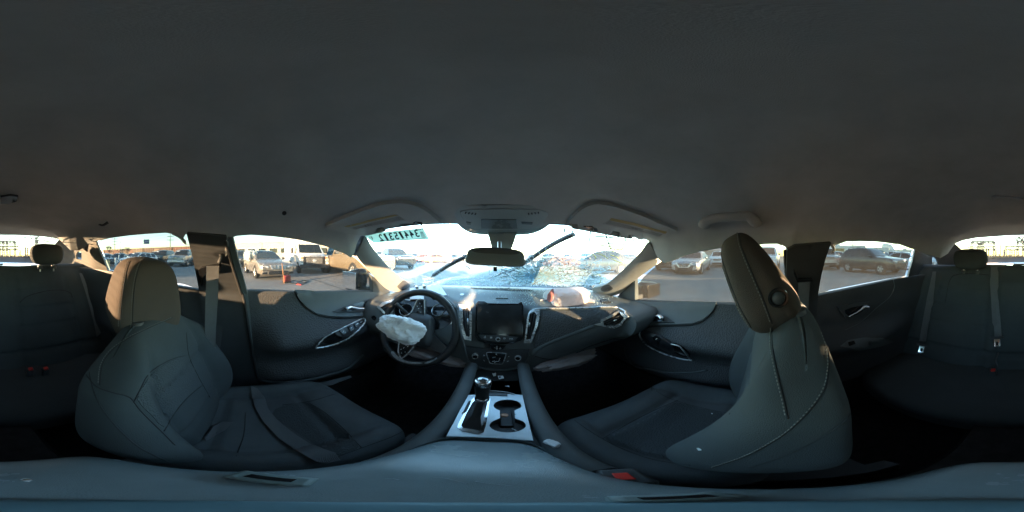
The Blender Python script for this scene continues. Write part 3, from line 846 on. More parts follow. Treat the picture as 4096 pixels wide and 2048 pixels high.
# ------------------------------------------------------------------ dashboard
dash = thing("dashboard", "wide charcoal dashboard with touchscreen, chrome edged vents and dusty top under the windscreen", "dashboard", (0, 0.8, -0.6))
# rear lip of the top pad, traced: (u, v, z there)
LIP = [(1478,1196,-0.245),(1500,1205,-0.245),(1540,1200,-0.235),(1600,1178,-0.215),(1660,1164,-0.200),(1720,1166,-0.198),(1780,1182,-0.205),(1830,1206,-0.216),(1890,1218,-0.222),(2000,1219,-0.224),(2100,1222,-0.224),(2160,1232,-0.227),(2300,1234,-0.230),(2440,1234,-0.236),(2490,1246,-0.245),(2530,1266,-0.255)]
lip3 = catmull([hz(u, v, z) for u, v, z in LIP], 6)
BASE = [(1560,1172),(1600,1160),(1640,1148),(1680,1141),(1740,1141),(1830,1143),(1920,1146),(2010,1147),(2100,1149),(2200,1151),(2300,1153),(2370,1157),(2400,1168),(2430,1182),(2450,1190)]
def lerp_list(P, t):
    L = [0]
    for a, b in zip(P, P[1:]): L.append(L[-1] + (b - a).length)
    d = t * L[-1]
    for i in range(len(P) - 1):
        if d <= L[i + 1]: return P[i].lerp(P[i + 1], (d - L[i]) / max(1e-9, L[i + 1] - L[i]))
    return P[-1].copy()
base3 = catmull([WS(u, v)[0] for u, v in BASE], 6)
NX = 110
def x_param(P, x):
    if x <= P[0].x: q = P[0].copy(); q.x = x; return q
    for a, b in zip(P, P[1:]):
        if a.x <= x <= b.x and b.x > a.x: return a.lerp(b, (x - a.x) / (b.x - a.x))
    q = P[-1].copy(); q.x = x; return q
xs = [-0.66 + 1.31 * i / NX for i in range(NX + 1)]
rows = []
for j in range(13):
    t = j / 12; row = []
    for x in xs:
        a, b = x_param(base3, x), x_param(lip3, x)
        a = Vector((x, a.y + 0.06, a.z - 0.012)) 
        p = a.lerp(b, t); p.z += 0.010 * math.sin(PI * t) + 0.012 * sm(0.9, 0.6, t) * sm(0.1, 0.3, t) * gauss(x, 0.25)
        row.append(p)
    rows.append(row)
# face: rolls over the lip, bulges, tucks in below
def face_bottom(x):   # bottom edge of the dash face (y, z)
    c = gauss(x - 0.02, 0.17)
    return Vector((x, 0.62 - 0.0 * c, -0.455 - 0.10 * c))
for j in range(1, 23):
    t = j / 22; row = []
    for x in xs:
        b = x_param(lip3, x); f = face_bottom(x)
        p = b.lerp(f, t)
        c = gauss(x - 0.0, 0.18)
        p.y -= (0.055 * math.sin(PI * min(1, t * 1.1)) ** 0.8 * (1 - 0.75 * c) + 0.0)
        p.y -= 0.012 * sm(0, 0.12, t)
        if x > 0.15: p.y += 0.035 * gauss(t - 0.50 + 0.28 * (x - 0.35), 0.10) * sm(0.13, 0.2, x) * sm(0.66, 0.5, x) * 0
        row.append(p)
    rows.append(row)
for d in ((0.03, -0.02), (0.12, -0.03), (0.35, -0.02)):
    rows.append([face_bottom(x) + Vector((0, d[0], d[1])) for x in xs])
dash_o = MB().grid(rows).build("dash_panel", SOFT, dash, smooth=70)
S_D = Mesh_surface(dash_o)
# ---- vents: chrome frame, dark throat, blades, a tab
def vent(S, d, outer, inner, blades, tab=None, off=0.010, frame_m=CHROME, tabm=CHROME):
    vf = patch("vent_frame", S, outer, frame_m, d, off=off, thick=0.014, step=9, holes=[inner], bevel=0.0015)
    patch("vent_throat", S, inner, RUBBER, d, off=off - 0.009, thick=0.004, step=9)
    for b in blades:
        MB().tube(trace(S, b, off - 0.003, 3), 0.0028, 6, flat=0.5).build("vent_blade", PLAS, d, smooth=180)
    if tab: MB().tube(trace(S, tab, off + 0.001, 0), 0.0032, 8).build("vent_tab", tabm, d, smooth=180)
vent(S_D, dash, [(1835,1221),(1862,1222),(1878,1231),(1887,1252),(1886,1300),(1885,1361),(1857,1356),(1848,1330),(1841,1296),(1839,1240)],
     [(1851,1240),(1870,1232),(1878,1250),(1878,1345),(1863,1343),(1852,1300)], [[(1860,1240),(1866,1345)], [(1869,1236),(1873,1344)]], [(1871,1276),(1871,1298)])
vent(S_D, dash, [(2122,1250),(2140,1240),(2161,1245),(2160,1272),(2152,1310),(2129,1370),(2096,1371),(2102,1341),(2112,1278)],
     [(2121,1258),(2140,1249),(2150,1262),(2146,1300),(2126,1355),(2106,1357),(2114,1310)], [[(2130,1256),(2115,1354)], [(2141,1258),(2122,1354)]], [(2124,1290),(2121,1306)])
vent(S_D, dash, [(2400,1280),(2440,1262),(2478,1244),(2496,1252),(2514,1268),(2500,1285),(2488,1298),(2452,1311),(2410,1304),(2376,1298),(2404,1291)],
     [(2410,1285),(2450,1266),(2480,1251),(2500,1267),(2482,1289),(2450,1301),(2413,1300)], [[(2412,1292),(2490,1258)], [(2415,1298),(2497,1264)], [(2432,1302),(2500,1272)]], [(2452,1283),(2464,1277)])
vent(S_D, dash, [(1508,1230),(1528,1214),(1572,1200),(1585,1203),(1578,1225),(1572,1250),(1560,1266),(1536,1258)],
     [(1520,1231),(1540,1218),(1572,1208),(1568,1228),(1562,1252),(1540,1250)], [[(1524,1236),(1566,1222)], [(1530,1243),(1564,1232)], [(1538,1248),(1560,1242)]], None)
# chrome line that runs from the centre vent over the passenger side
MB().tube(trace(S_D, [(2110,1290),(2120,1256),(2135,1242),(2158,1238),(2220,1236.5),(2300,1236),(2380,1234),(2450,1233),(2482,1240),(2505,1256),(2517,1269)], 0.006, 6), 0.0042, 8).build("chrome_trim", CHROME, dash, smooth=180)
# patterned passenger fascia above the diagonal crease, and the crease
patch("fascia_insert", S_D, [(2166,1247),(2300,1243),(2455,1240),(2480,1243),(2440,1262),(2402,1281),(2372,1298),(2300,1326),(2200,1366),(2140,1394),(2134,1380),(2155,1310)], TEXP, dash, off=0.004, thick=0.006, step=14, bevel=0.002)
MB().tube(trace(S_D, [(2378,1302),(2300,1331),(2200,1370),(2150,1396),(2125,1425)], -0.004, 5), [0.011] * 21, 10).build("fascia_ridge", SOFT, dash, smooth=180)
seam("glovebox_seam", S_D, [(2140,1425),(2200,1436),(2290,1425),(2400,1398),(2500,1360)], SEAMD, dash, r=0.002, off=0.001)
# touchscreen and its button bar
scr = patch("screen_bezel", S_D, [(1903,1224),(1912,1219),(2086,1221),(2095,1227),(2097,1342),(2085,1360),(2050,1371),(1990,1375),(1935,1369),(1908,1358),(1899,1342)], GLOSSY, dash, off=0.018, thick=0.02, step=12, bevel=0.003)
patch("screen_glass", S_D, [(1907,1226),(2090,1227),(2091,1336),(2000,1334),(1904,1329)], mat("screen glass", (0.02, 0.023, 0.025), 0.22, var=0.25, vscale=30, spec=0.6), scr, off=0.0195, thick=0.003, step=20)
bar = patch("button_bar", S_D, [(1910,1337),(1990,1338),(2077,1345),(2065,1356),(2045,1362),(1990,1364),(1940,1358),(1920,1350)], PLAS, scr, off=0.021, thick=0.004, step=10, bevel=0.001)
def knob(S, d, u, v, r, h, face=GLOSSY, ring=CHROME, off=0.012, nm="dial"):
    q, n = S(u, v); q = q + n * off
    k = MB().lathe([(r, 0), (r, h * 0.8), (r * 0.94, h), (r * 0.72, h), (r * 0.70, h * 0.9)], q, n, 28).build(nm, ring, d, smooth=50)
    MB().lathe([(r * 1.25, -0.004), (r * 1.25, 0.002), (r, 0.0025)], q, n, 28).build("dial_skirt", PLAS, k)
    MB().lathe([(r * 0.71, h * 0.9), (0, h * 0.93)], q, n, 24).build("dial_face", face, k)
    return k
knob(S_D, dash, 1990, 1353, 0.0095, 0.008, off=0.02)
def marks(S, d, items, off, nm="button_mark", m=WHITEP, r=0.0009):
    mb = MB()
    for it in items: mb.tube(trace(S, it, off, 0), r, 5)
    o = mb.build(nm, m, d, smooth=0); o['kind'] = 'stuff'; return o
marks(S_D, scr, [[(1932,1345),(1938,1341),(1938,1348),(1932,1348),(1932,1345)], [(1957,1344),(1957,1350)], [(1960,1344),(1963,1347),(1960,1350)], [(1964,1344),(1964,1350)], [(2017,1347),(2017,1353)], [(2020,1347),(2023,1350),(2020,1353)],
     [(2041,1349),(2041,1354)], [(2045,1349),(2047,1354)], [(2050,1349),(2050,1354)], [(2053,1349),(2055,1354)]], 0.0222)
# climate panel
cp = patch("climate_panel", S_D, [(1862,1382),(1900,1387),(1953,1394),(2010,1398),(2060,1398),(2120,1394),(2112,1425),(2098,1446),(2075,1458),(2027,1468),(1985,1469),(1939,1465),(1890,1448),(1874,1428)], PLAS, dash, off=0.012, thick=0.012, step=12, bevel=0.003)
dk = patch("climate_display", S_D, [(1950,1406),(2020,1410),(2022,1420),(2011,1446),(2003,1450),(1965,1447),(1957,1441),(1946,1412)], GLOSSY, cp, off=0.0145, thick=0.004, step=10)
seam("display_frame", S_D, [(1950,1405),(1985,1406.5),(2020,1409),(2024,1416),(2012,1447),(2003,1451),(1965,1448),(1956,1441),(1945,1413)], CHROME, cp, r=0.0018, off=0.0148, closed=True, n=3)
hz_ = patch("hazard_buttons", S_D, [(1954,1375),(2024,1379),(2012,1394),(2000,1397),(1970,1395),(1962,1390)], GLOSSY, dash, off=0.017, thick=0.008, step=10, bevel=0.001)
marks(S_D, cp, [[(1981,1411),(1987,1411)], [(1982,1414),(1986,1414)], [(1968,1425),(1980,1423)], [(1968,1440),(1978,1438)], [(1976,1444),(1984,1440),(1994,1440),(1998,1430),(2000,1427)],
    [(1932,1414),(1938,1418)], [(1932,1418),(1938,1414)], [(1933,1434),(1938,1438)], [(2033,1422),(2038,1420)], [(2028,1440),(2036,1438)]], 0.0165)
marks(S_D, hz_, [[(1997,1391),(2000,1385),(2003,1391),(1997,1391)], [(1974,1386),(1979,1388)], [(1986,1380),(1986,1393)]], 0.0182)
knob(S_D, cp, 1899, 1417, 0.0125, 0.014, off=0.013); knob(S_D, cp, 2074, 1425, 0.0125, 0.014, off=0.013)
seam("stack_edge", S_D, [(1830,1222),(1838,1290),(1848,1345),(1862,1400),(1880,1440),(1935,1470),(1990,1475),(2040,1473),(2090,1460),(2112,1440)], SOFT, dash, r=0.006, off=0.008)
# instrument cluster behind the wheel
cl = patch("instrument_cluster", S_D, [(1590,1204),(1640,1186),(1715,1186),(1765,1203),(1800,1232),(1815,1262),(1806,1292),(1770,1315),(1700,1325),(1610,1322),(1585,1290),(1578,1240)], GLOSSY, dash, off=0.002, thick=0.006, step=14)
MB().tube(trace(S_D, [(1738,1190),(1775,1206),(1805,1232),(1819,1260),(1816,1282),(1803,1300)], 0.008, 5), [0.0022 + 0.0022 * math.sin(PI * i / 25) for i in range(26)], 8).build("chrome_trim", CHROME, dash, smooth=180)
seam("cluster_brow", S_D, [(1585,1196),(1620,1180),(1665,1172),(1715,1173),(1765,1187),(1806,1214),(1826,1240)], SOFT, dash, r=0.007, off=0.008)
for c in ((1625,1240), (1755,1240)):
    q, n = S_D(*c); MB().lathe([(0.032, 0.004), (0.034, 0.007), (0.036, 0.004)], q, n, 28).build("gauge_ring", CHROME, cl)
# defroster slots and grilles on the dash top
slot = patch("defroster_slot", S_D, [(1882,1150),(1950,1152),(2010,1154),(2080,1157),(2134,1160),(2134,1165),(2070,1165),(1985,1160),(1900,1156),(1884,1154)], RUBBER, dash, off=0.0015, thick=0.004, step=12)
for i in range(14):
    u = 1892 + i * 17.5; MB().tube(trace(S_D, [(u, 1151.5 + i * 0.55), (u + 3, 1157 + i * 0.5)], 0.003, 0), 0.0013, 5).build("slot_rib", PLAS, slot)
patch("sensor_pod", S_D, [(1985,1147),(2010,1140),(2038,1148),(2030,1156),(2000,1155)], PLAS, dash, off=0.004, thick=0.005, step=8, smooth=3, bevel=0.001)
for pts, n0 in (([(1590,1187),(1615,1176),(1640,1172),(1630,1182),(1598,1192)], 0), ([(2400,1202),(2425,1199),(2445,1210),(2430,1214),(2408,1212)], 1)):
    g = patch("speaker_grille", S_D, pts, RUBBER, dash, off=0.003, thick=0.005, step=8, smooth=3)
    c = [sum(p[k] for p in pts) / len(pts) for k in (0, 1)]
    for k in range(-2, 3): MB().tube(trace(S_D, [(c[0] + k * 7 - 3, c[1] - 4), (c[0] + k * 7 + 4, c[1] + 4)], 0.005, 0), 0.0018, 5).build("grille_bar", SOFT, g)
patch("start_button", S_D, [(1486,1268),(1497,1262),(1506,1272),(1497,1282)], GLOSSY, dash, off=0.004, thick=0.004, smooth=3)
# ------------------------------------------------------------------ glass crumbs on the dash
gl = MB(); rg = random.Random(3)
def crumb(S, u, v, s, off=0.001):
    q, n = S(u, v); c = q + n * (off + s * 0.4)
    R = Matrix.Rotation(rg.random() * 6, 3, Vector((rg.random() - .5, rg.random() - .5, rg.random())).normalized())
    gl.box(c, (s, s * rg.uniform(.5, 1), s * rg.uniform(.4, .9)), R)
for _ in range(150): crumb(S_D, rg.gauss(2120, 14) + 0, rg.uniform(1163, 1222), rg.uniform(.0012, .003))
for _ in range(180): crumb(S_D, rg.uniform(1990, 2180), rg.uniform(1160, 1222), rg.uniform(.0008, .002))
for _ in range(80): crumb(S_D, rg.uniform(2360, 2450), rg.uniform(1185, 1222), rg.uniform(.001, .0028))
for _ in range(50): crumb(S_D, rg.uniform(1830, 2000), rg.uniform(1160, 1222), rg.uniform(.0008, .002))
for _ in range(60): crumb(S_D, rg.uniform(2060, 2200), rg.uniform(1159, 1168), rg.uniform(.001, .003))
g_o = gl.build("glass_crumbs", mat("broken glass", (0.72, 0.86, 0.86), 0.1, spec=0.8, var=0.1), None, smooth=0); tag(g_o, "crumbs of broken windscreen glass scattered over the dashboard top", "broken glass", kind='stuff')
o = patch("coin", S_D, [(1840,1178),(1848,1175),(1856,1177),(1854,1181),(1844,1182)], METAL, None, off=0.002, thick=0.0015, smooth=3); tag(o, "small silver coin lying on the dashboard above the cluster", "coin")
o = patch("paper_sheet", S_D, [(1610,1154),(1660,1146),(1740,1139),(1790,1134),(1740,1147),(1690,1151),(1640,1160)], mat("white paper", (0.8, 0.8, 0.8), 0.8, var=0.03), None, off=0.012, thick=0.001, step=14); tag(o, "white sheet of paper on the dash at the foot of the driver's pillar", "paper")

# ------------------------------------------------------------------ steering wheel
WC = hr(1666, 1312, 0.708); WN = Vector((0.06, -0.90, 0.43)).normalized()
wheel = thing("steering_wheel", "black leather steering wheel turned to the left with worn grip and chrome trimmed spokes", "steering wheel", WC)
class Wheelplane(Plane): pass
SW = Plane(WC, WN)
WX = Vector((1, 0, 0)); WX = (WX - WN * WX.dot(WN)).normalized(); WY = WN.cross(WX)
def wp(a, r, h=0.0): return WC + (WX * math.cos(a) + WY * math.sin(a)) * r + WN * h
LEATH = mat("black worn leather", (0.022, 0.022, 0.023), 0.38, var=0.3, vscale=14, bump=0.3, bscale=500)
RW = 0.176
MB().tube([wp(2 * PI * i / 64, RW) for i in range(64)], 0.0165, 14, closed=True).build("wheel_rim", LEATH, wheel, smooth=180)
MB().tube([wp(2 * PI * i / 64, RW - 0.0165, 0.002) for i in range(64)], 0.0012, 5, closed=True).build("rim_seam", SEAMD, wheel, smooth=180)
for a in (66, -15, 187, 246 - 15, 246 + 24, 66 - 24):
    a = math.radians(a); MB().tube([wp(a, RW) + (WC - wp(a, RW)).normalized() * 0.0168 * math.cos(t) + WN * 0.0168 * math.sin(t) for t in [2 * PI * i / 16 for i in range(16)]], 0.0012, 5, closed=True).build("grip_band", SEAMD, wheel)
worn = patch("worn_patch", SW, [(1580,1405),(1600,1425),(1640,1444),(1690,1448),(1690,1453),(1640,1452),(1595,1436),(1572,1412)], mat("scuffed leather", (0.30, 0.31, 0.32), 0.8, var=0.5, vscale=60), wheel, off=0.0168, thick=0.003, step=6, smooth=3)
patch("worn_patch", SW, [(1705,1448),(1735,1438),(1750,1428),(1752,1433),(1735,1444),(1712,1453)], MATS["scuffed leather"], wheel, off=0.0168, thick=0.003, step=6, smooth=3)
def hubf(x, y, z): return WC + WX * (0.012 + x * 0.070 * (1 - .15 * y)) + WY * (-0.005 + y * 0.080) + WN * (0.006 + z * 0.034 - 0.02 * max(abs(x), abs(y)) ** 3)
softbox(16, hubf, 3.6).build("hub_cover", PLAS, wheel, smooth=180)
spk = patch("spoke", SW, [(1675,1199),(1702,1198),(1704,1262),(1712,1290),(1690,1300),(1640,1275),(1614,1268),(1642,1256),(1656,1240)], PLAS, wheel, off=0.012, thick=0.025, step=12, bevel=0.004)
spk2 = patch("spoke", SW, [(1604,1352),(1598,1408),(1612,1433),(1636,1415),(1664,1384),(1660,1350),(1630,1340)], PLAS, wheel, off=0.012, thick=0.025, step=12, bevel=0.004)
spk3 = patch("spoke", SW, [(1712,1300),(1735,1340),(1795,1392),(1775,1418),(1715,1385),(1690,1350)], PLAS, wheel, off=0.004, thick=0.02, step=12, bevel=0.004)
spk4 = patch("spoke", SW, [(1640,1270),(1560,1255),(1535,1285),(1548,1310),(1640,1330)], PLAS, wheel, off=0.002, thick=0.02, step=12, bevel=0.004)
seam("spoke_chrome", SW, [(1618,1266),(1640,1259),(1656,1240),(1672,1205),(1679,1200),(1698,1200),(1702,1206),(1703,1262)], CHROME, spk, r=0.0026, off=0.014, n=4)
seam("spoke_chrome", SW, [(1604,1357),(1599,1405),(1610,1430),(1616,1431),(1636,1414),(1662,1386)], CHROME, spk2, r=0.0026, off=0.014, n=4)
for S_, pts in ((spk, [(1678,1210),(1697,1208),(1698,1256),(1670,1252),(1662,1244)]), (spk2, [(1609,1366),(1630,1362),(1652,1384),(1615,1424),(1605,1404)])):
    patch("button_pod", SW, pts, GLOSSY, S_, off=0.015, thick=0.005, step=8, smooth=2, bevel=0.001)
marks(SW, spk, [[(1684,1214),(1686,1219)], [(1673,1226),(1676,1228)], [(1690,1226),(1693,1228)], [(1678,1236),(1682,1236)], [(1685,1249),(1690,1250)]], 0.0162)
marks(SW, spk2, [[(1616,1372),(1619,1370)], [(1636,1386),(1640,1384)], [(1620,1392),(1624,1390)], [(1610,1398),(1613,1395)], [(1626,1408),(1630,1406)], [(1612,1412),(1615,1410)]], 0.0162)
# gold emblem on the hub, turned with the wheel
em = patch("emblem_backing", SW, [(1691,1309),(1694,1314),(1690,1334),(1686,1337),(1681,1357),(1675,1360),(1672,1354),(1676,1338),(1680,1333),(1684,1312)], BRIGHT, wheel, off=0.042, thick=0.008, step=6, bevel=0.0008)
patch("emblem", SW, [(1690,1312),(1691,1316),(1688,1331),(1684,1334),(1679,1355),(1675,1356),(1678,1340),(1682,1334),(1686,1314)], mat("gold emblem", (0.75, 0.52, 0.16), 0.3, 0.6, var=0.15), em, off=0.0435, thick=0.003, step=6)
MB().tube([WC - WN * 0.0, WC + Vector((0.01, 0.16, -0.06))], 0.055, 18).build("column_shroud", PLAS, wheel, smooth=60)
for pts, tip in (([(1640,1265),(1610,1238),(1592,1222)], PLAS), ([(1735,1290),(1775,1275),(1806,1257)], PLAS)):
    P = [hr(u, v, 0.78) for u, v in pts]
    st = MB().tube(P, [0.008, 0.008, 0.009], 10).build("stalk", tip, wheel, smooth=60)
    MB().tube([P[-1], P[-1] + (P[-1] - P[-2]).normalized() * 0.014], 0.0105, 12).build("stalk_tip", CHROME if pts[0][0] > 1700 else PLAS, st, smooth=50)
# ------------------------------------------------------------------ burst airbags
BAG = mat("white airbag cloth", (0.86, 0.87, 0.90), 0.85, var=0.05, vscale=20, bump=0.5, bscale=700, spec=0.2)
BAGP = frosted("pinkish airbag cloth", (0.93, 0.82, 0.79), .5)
BAGG = mat("grey airbag cloth", (0.25, 0.22, 0.22), 0.9, var=0.2, vscale=16, bump=0.5, bscale=700, spec=0.2)  # darker grey than the other airbag cloths
def crumple(C, ex, ey, ez, seed, amp, shape=None, n=40, e=2.6, freq=(2.2, 5.5)):
    off = Vector((seed * 3.1, seed * 1.7, seed * 5.3))
    def f(x, y, z):
        p = Vector((x, y, z))
        a = noise.ridged_multi_fractal(p * freq[0] + off, 0.8, 2.1, 4, 1.0, 2.0) - 1.0
        b = noise.noise(p * 1.3 + off)
        k = 1 + amp * (0.35 * a + 0.9 * b)
        if shape: x, y, z = shape(x, y, z)
        return C + (ex * x + ey * y + ez * z) * k + ez * (amp * 0.25 * noise.noise(Vector((x * freq[1], y * 2.0, 0)) + off))
    return softbox(n, f, e)
C = hr(1600, 1308, 0.575); ez = -C.normalized()
ex = (hr(1690, 1352, 0.60) - hr(1505, 1285, 0.60)).normalized(); ey = ez.cross(ex)
bag = crumple(C, ex * 0.080, ey * 0.048, ez * 0.05, 4, 0.36, lambda x, y, z: (x, y * (1.0 + 0.30 * x) - 0.15 * (1 - x * x), z), n=64, freq=(1.7, 7.0), e=2.3).build("airbag", BAG, None, smooth=180)
tag(bag, "burst white airbag hanging crumpled from the hub of the steering wheel", "airbag")
cup = hz(2282, 1188, -0.196)
exx = Vector((0.97, 0.05, -0.02)); eyy = Vector((0.05, -0.25, 0.97)).normalized(); ezz = exx.cross(eyy)
pb = crumple(cup, exx * 0.096, eyy * 0.041, ezz * 0.052, 5, 0.16, n=34, e=3.2).build("airbag", BAGP, None, smooth=180)
tag(pb, "burst pale pink airbag slumped in a roll on the passenger side of the dashboard", "airbag")
patch("airbag_skirt", S_D, [(2161,1204),(2185,1200),(2210,1206),(2260,1216),(2300,1215),(2330,1220),(2352,1210),(2379,1212),(2378,1205),(2350,1196),(2200,1196)], BAGP, pb, off=0.006, thick=0.005, step=12)
flap = patch("airbag_door", Plane(hz(2260, 1175, -0.19) + Vector((0, 0.05, 0)), (0.1, -0.8, 0.55)), [(2172,1190),(2176,1172),(2186,1160),(2205,1156),(2338,1153),(2345,1160),(2340,1172),(2240,1196),(2190,1200)], mat("ivory plastic flap", (0.72, 0.72, 0.66), 0.6, var=0.06), pb, thick=0.006, step=14, bevel=0.002)
patch("airbag_lining", Plane(hz(2205, 1190, -0.19) + Vector((0, -0.04, 0)), (-0.3, -0.8, 0.5)), [(2187,1198),(2190,1178),(2205,1158),(2214,1153),(2216,1175),(2208,1204),(2196,1207)], mat("red lining cloth", (0.50, 0.19, 0.17), 0.9, var=0.3, vscale=50), pb, thick=0.006, step=8)
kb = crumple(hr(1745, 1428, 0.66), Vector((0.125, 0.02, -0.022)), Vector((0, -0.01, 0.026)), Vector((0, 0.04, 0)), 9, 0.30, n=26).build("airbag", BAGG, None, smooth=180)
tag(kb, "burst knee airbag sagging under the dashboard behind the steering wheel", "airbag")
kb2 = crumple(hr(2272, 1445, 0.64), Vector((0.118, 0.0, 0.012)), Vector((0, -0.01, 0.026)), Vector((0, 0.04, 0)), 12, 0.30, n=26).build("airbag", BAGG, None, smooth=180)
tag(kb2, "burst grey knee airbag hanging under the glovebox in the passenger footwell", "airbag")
# ------------------------------------------------------------------ centre console
cons = thing("center_console", "centre console with silver bezel, gear lever and twin cup holders between the front seats", "console", (-0.02, 0.4, -0.8))
CZ = -0.51
SCn = Plane((0, 0.35, CZ), (0, 0, 1))
side = MB()
for s, x in ((-1, -0.115), (1, 0.077)):
    rows = []
    for y, z in ((0.12, CZ - 0.035), (0.25, CZ - 0.004), (0.40, CZ + 0.008), (0.52, CZ + 0.022), (0.64, CZ + 0.05)):
        rows.append([Vector((x - s * 0.023, y, z - 0.018)), Vector((x - s * 0.016, y, z - 0.004)), Vector((x, y, z)), Vector((x + s * 0.016, y, z - 0.006)), Vector((x + s * 0.026, y, z - 0.03)), Vector((x + s * 0.034, y, -0.9))])
    side.grid(rows)
side.build("side_rail", SOFT, cons, smooth=60)
MB().box((-0.02, 0.40, -0.72), (0.15, 0.5, 0.36)).build("console_core", PLAS, cons)
# tray ahead of the bezel
tr = MB(); rows = []
for y, z in ((0.445, CZ - 0.012), (0.47, CZ - 0.03), (0.56, CZ - 0.03), (0.62, CZ + 0.0), (0.66, CZ + 0.08)):
    rows.append([Vector((x, y, z)) for x in (-0.095, -0.06, 0, 0.03, 0.058)])
tr.grid(rows).build("tray", RUBBER, cons)
CUPS = [(2030 + 56 * math.cos(a), 1622 + 24 * math.sin(a)) for a in [math.radians(k) for k in range(150, 151 + 240, 15)]]
CUPS = [(1999,1642)] + [(2030 + 56 * math.cos(math.radians(k)), 1622 - 24 * math.sin(math.radians(k))) for k in range(215, -36, -14)] + [(2058,1642),(2060,1672)] + [(2031 + 73 * math.cos(math.radians(k)), 1701 - 29 * math.sin(math.radians(k))) for k in range(60, -241, -14)] + [(2000,1672)]
GEAR_O = [(1829,1711),(1834,1694),(1858,1648),(1882,1606),(1896,1592),(1953,1588),(1961,1596),(1953,1650),(1944,1702),(1935,1730),(1914,1738),(1850,1726)]
GEAR_I = [(1845,1702),(1866,1655),(1890,1612),(1901,1602),(1946,1599),(1951,1606),(1940,1655),(1928,1714),(1917,1723),(1852,1713)]
SILV = mat("brushed silver trim", (0.52, 0.56, 0.58), 0.36, 0.75, var=0.08, vscale=30, bump=0.15, bscale=500)
bz = patch("bezel", SCn, [(1874,1580),(1985,1572),(2090,1580),(2108,1660),(2133,1762),(1960,1750),(1786,1744),(1835,1650)], SILV, cons, off=0.0, thick=0.006, step=10, holes=[CUPS, GEAR_O], bevel=0.001)
MB().grid([[hz(u, v, CZ + 0.0035) for u, v in GEAR_O], [hz(u, v, CZ + 0.005).lerp(hz(u2, v2, CZ), 0.5) + Vector((0, 0, 0.003)) for (u, v), (u2, v2) in zip(GEAR_O, [GEAR_O[i] for i in range(len(GEAR_O))])]], closed_u=True)
gf = patch("gear_surround", SCn, GEAR_O, BRIGHT, cons, off=0.003, thick=0.01, step=8, holes=[GEAR_I], bevel=0.002)
patch("gear_well", SCn, GEAR_I, GLOSSY, cons, off=-0.012, thick=0.004, step=12)
cupw = MB(); cp3 = [hz(u, v, CZ) for u, v in CUPS]
cupw.grid([[p + Vector((0, 0, -0.002)) for p in cp3], [p + Vector((0, 0, -0.062)) for p in cp3]], closed_u=True)
cupw.add([p + Vector((0, 0, -0.062)) for p in cp3], [tuple(range(len(cp3)))])
cupw.build("cup_holder", RUBBER, cons, smooth=30)
# raised bridge between the cups
MB().box((0.008, 0.345, CZ - 0.042), (0.026, 0.07, 0.04)).build("cup_divider", PLAS, cons, bevel=0.002)
patch("console_switch", SCn, [(1846,1654),(1852,1650),(1874,1606),(1884,1606),(1880,1620),(1866,1648),(1856,1655)], PLAS, cons, off=0.005, thick=0.006, bevel=0.001)
pa = patch("airbag_lamp", SCn, [(1940,1574),(1985,1571),(2030,1576),(2030,1585),(1985,1582),(1945,1583)], GLOSSY, cons, off=0.004, thick=0.006, step=10)
seam("chrome_edge", SCn, [(1950,1566),(1990,1567),(2030,1572),(2058,1579)], CHROME, cons, r=0.0018, off=0.004)
# gear lever
k0 = hr(1899, 1668, 0.335); k0.z = CZ - 0.005
kb_, kt = hr(1928, 1594, 0.362), hr(1932, 1518, 0.372)
gear = thing("gear_lever", "gear lever with chrome topped black knob and creased leather boot on the console", "gear lever", k0)
d = (kt - kb_)
L = d.length
MB().lathe([(0.0, 0.0), (0.0135, 0.0), (0.0150, L * 0.10), (0.0185, L * 0.55), (0.0200, L * 0.80), (0.0188, L * 0.88)], kb_, d, 26).build("knob", LEATH, gear, smooth=50)
MB().lathe([(0.0205, L * 0.76), (0.0212, L * 0.84), (0.0205, L * 0.94), (0.018, L * 0.985), (0.016, L * 0.99)], kb_, d, 26).build("knob_band", BRIGHT, gear, smooth=60)
MB().lathe([(0.0165, L * 0.98), (0.015, L * 1.03), (0.010, L * 1.07), (0.0, L * 1.085)], kb_, d, 26).build("knob_cap", mat("dark chrome", (0.35, 0.38, 0.40), 0.12, 0.9), gear, smooth=180)
MB().lathe([(0.0145, -0.006), (0.017, -0.004), (0.017, 0.003), (0.014, 0.006)], kb_, d, 24).build("knob_collar", BRIGHT, gear, smooth=60)
boot_ = MB(); rows = []
base = [hz(u, v, CZ - 0.006) for u, v in catmull([Vector((a, b, 0)) for a, b in GEAR_I], 3, True) for u, v in [(u, v)]] if False else [hz(p.x, p.y, CZ - 0.006) for p in catmull([Vector((a, b, 0)) for a, b in GEAR_I], 3, True)]
top_c = kb_
nb = len(base)
for j in range(9):
    t = j / 8; row = []
    for i, b in enumerate(base):
        a = math.atan2(b.y - k0.y, b.x - k0.x)
        tp = top_c + Vector((math.cos(a), math.sin(a), 0)) * 0.013
        p = b.lerp(tp, t); ax = k0.lerp(top_c, t)
        w = 1 - 0.35 * math.sin(PI * t) * (1 - 0.2 * math.cos(6 * a)) + 0.07 * math.sin(t * 14)
        p = ax + (p - ax) * w; row.append(p)
    rows.append(row)
boot_.grid(rows, closed_u=True).build("boot", LEATH, gear, smooth=180)
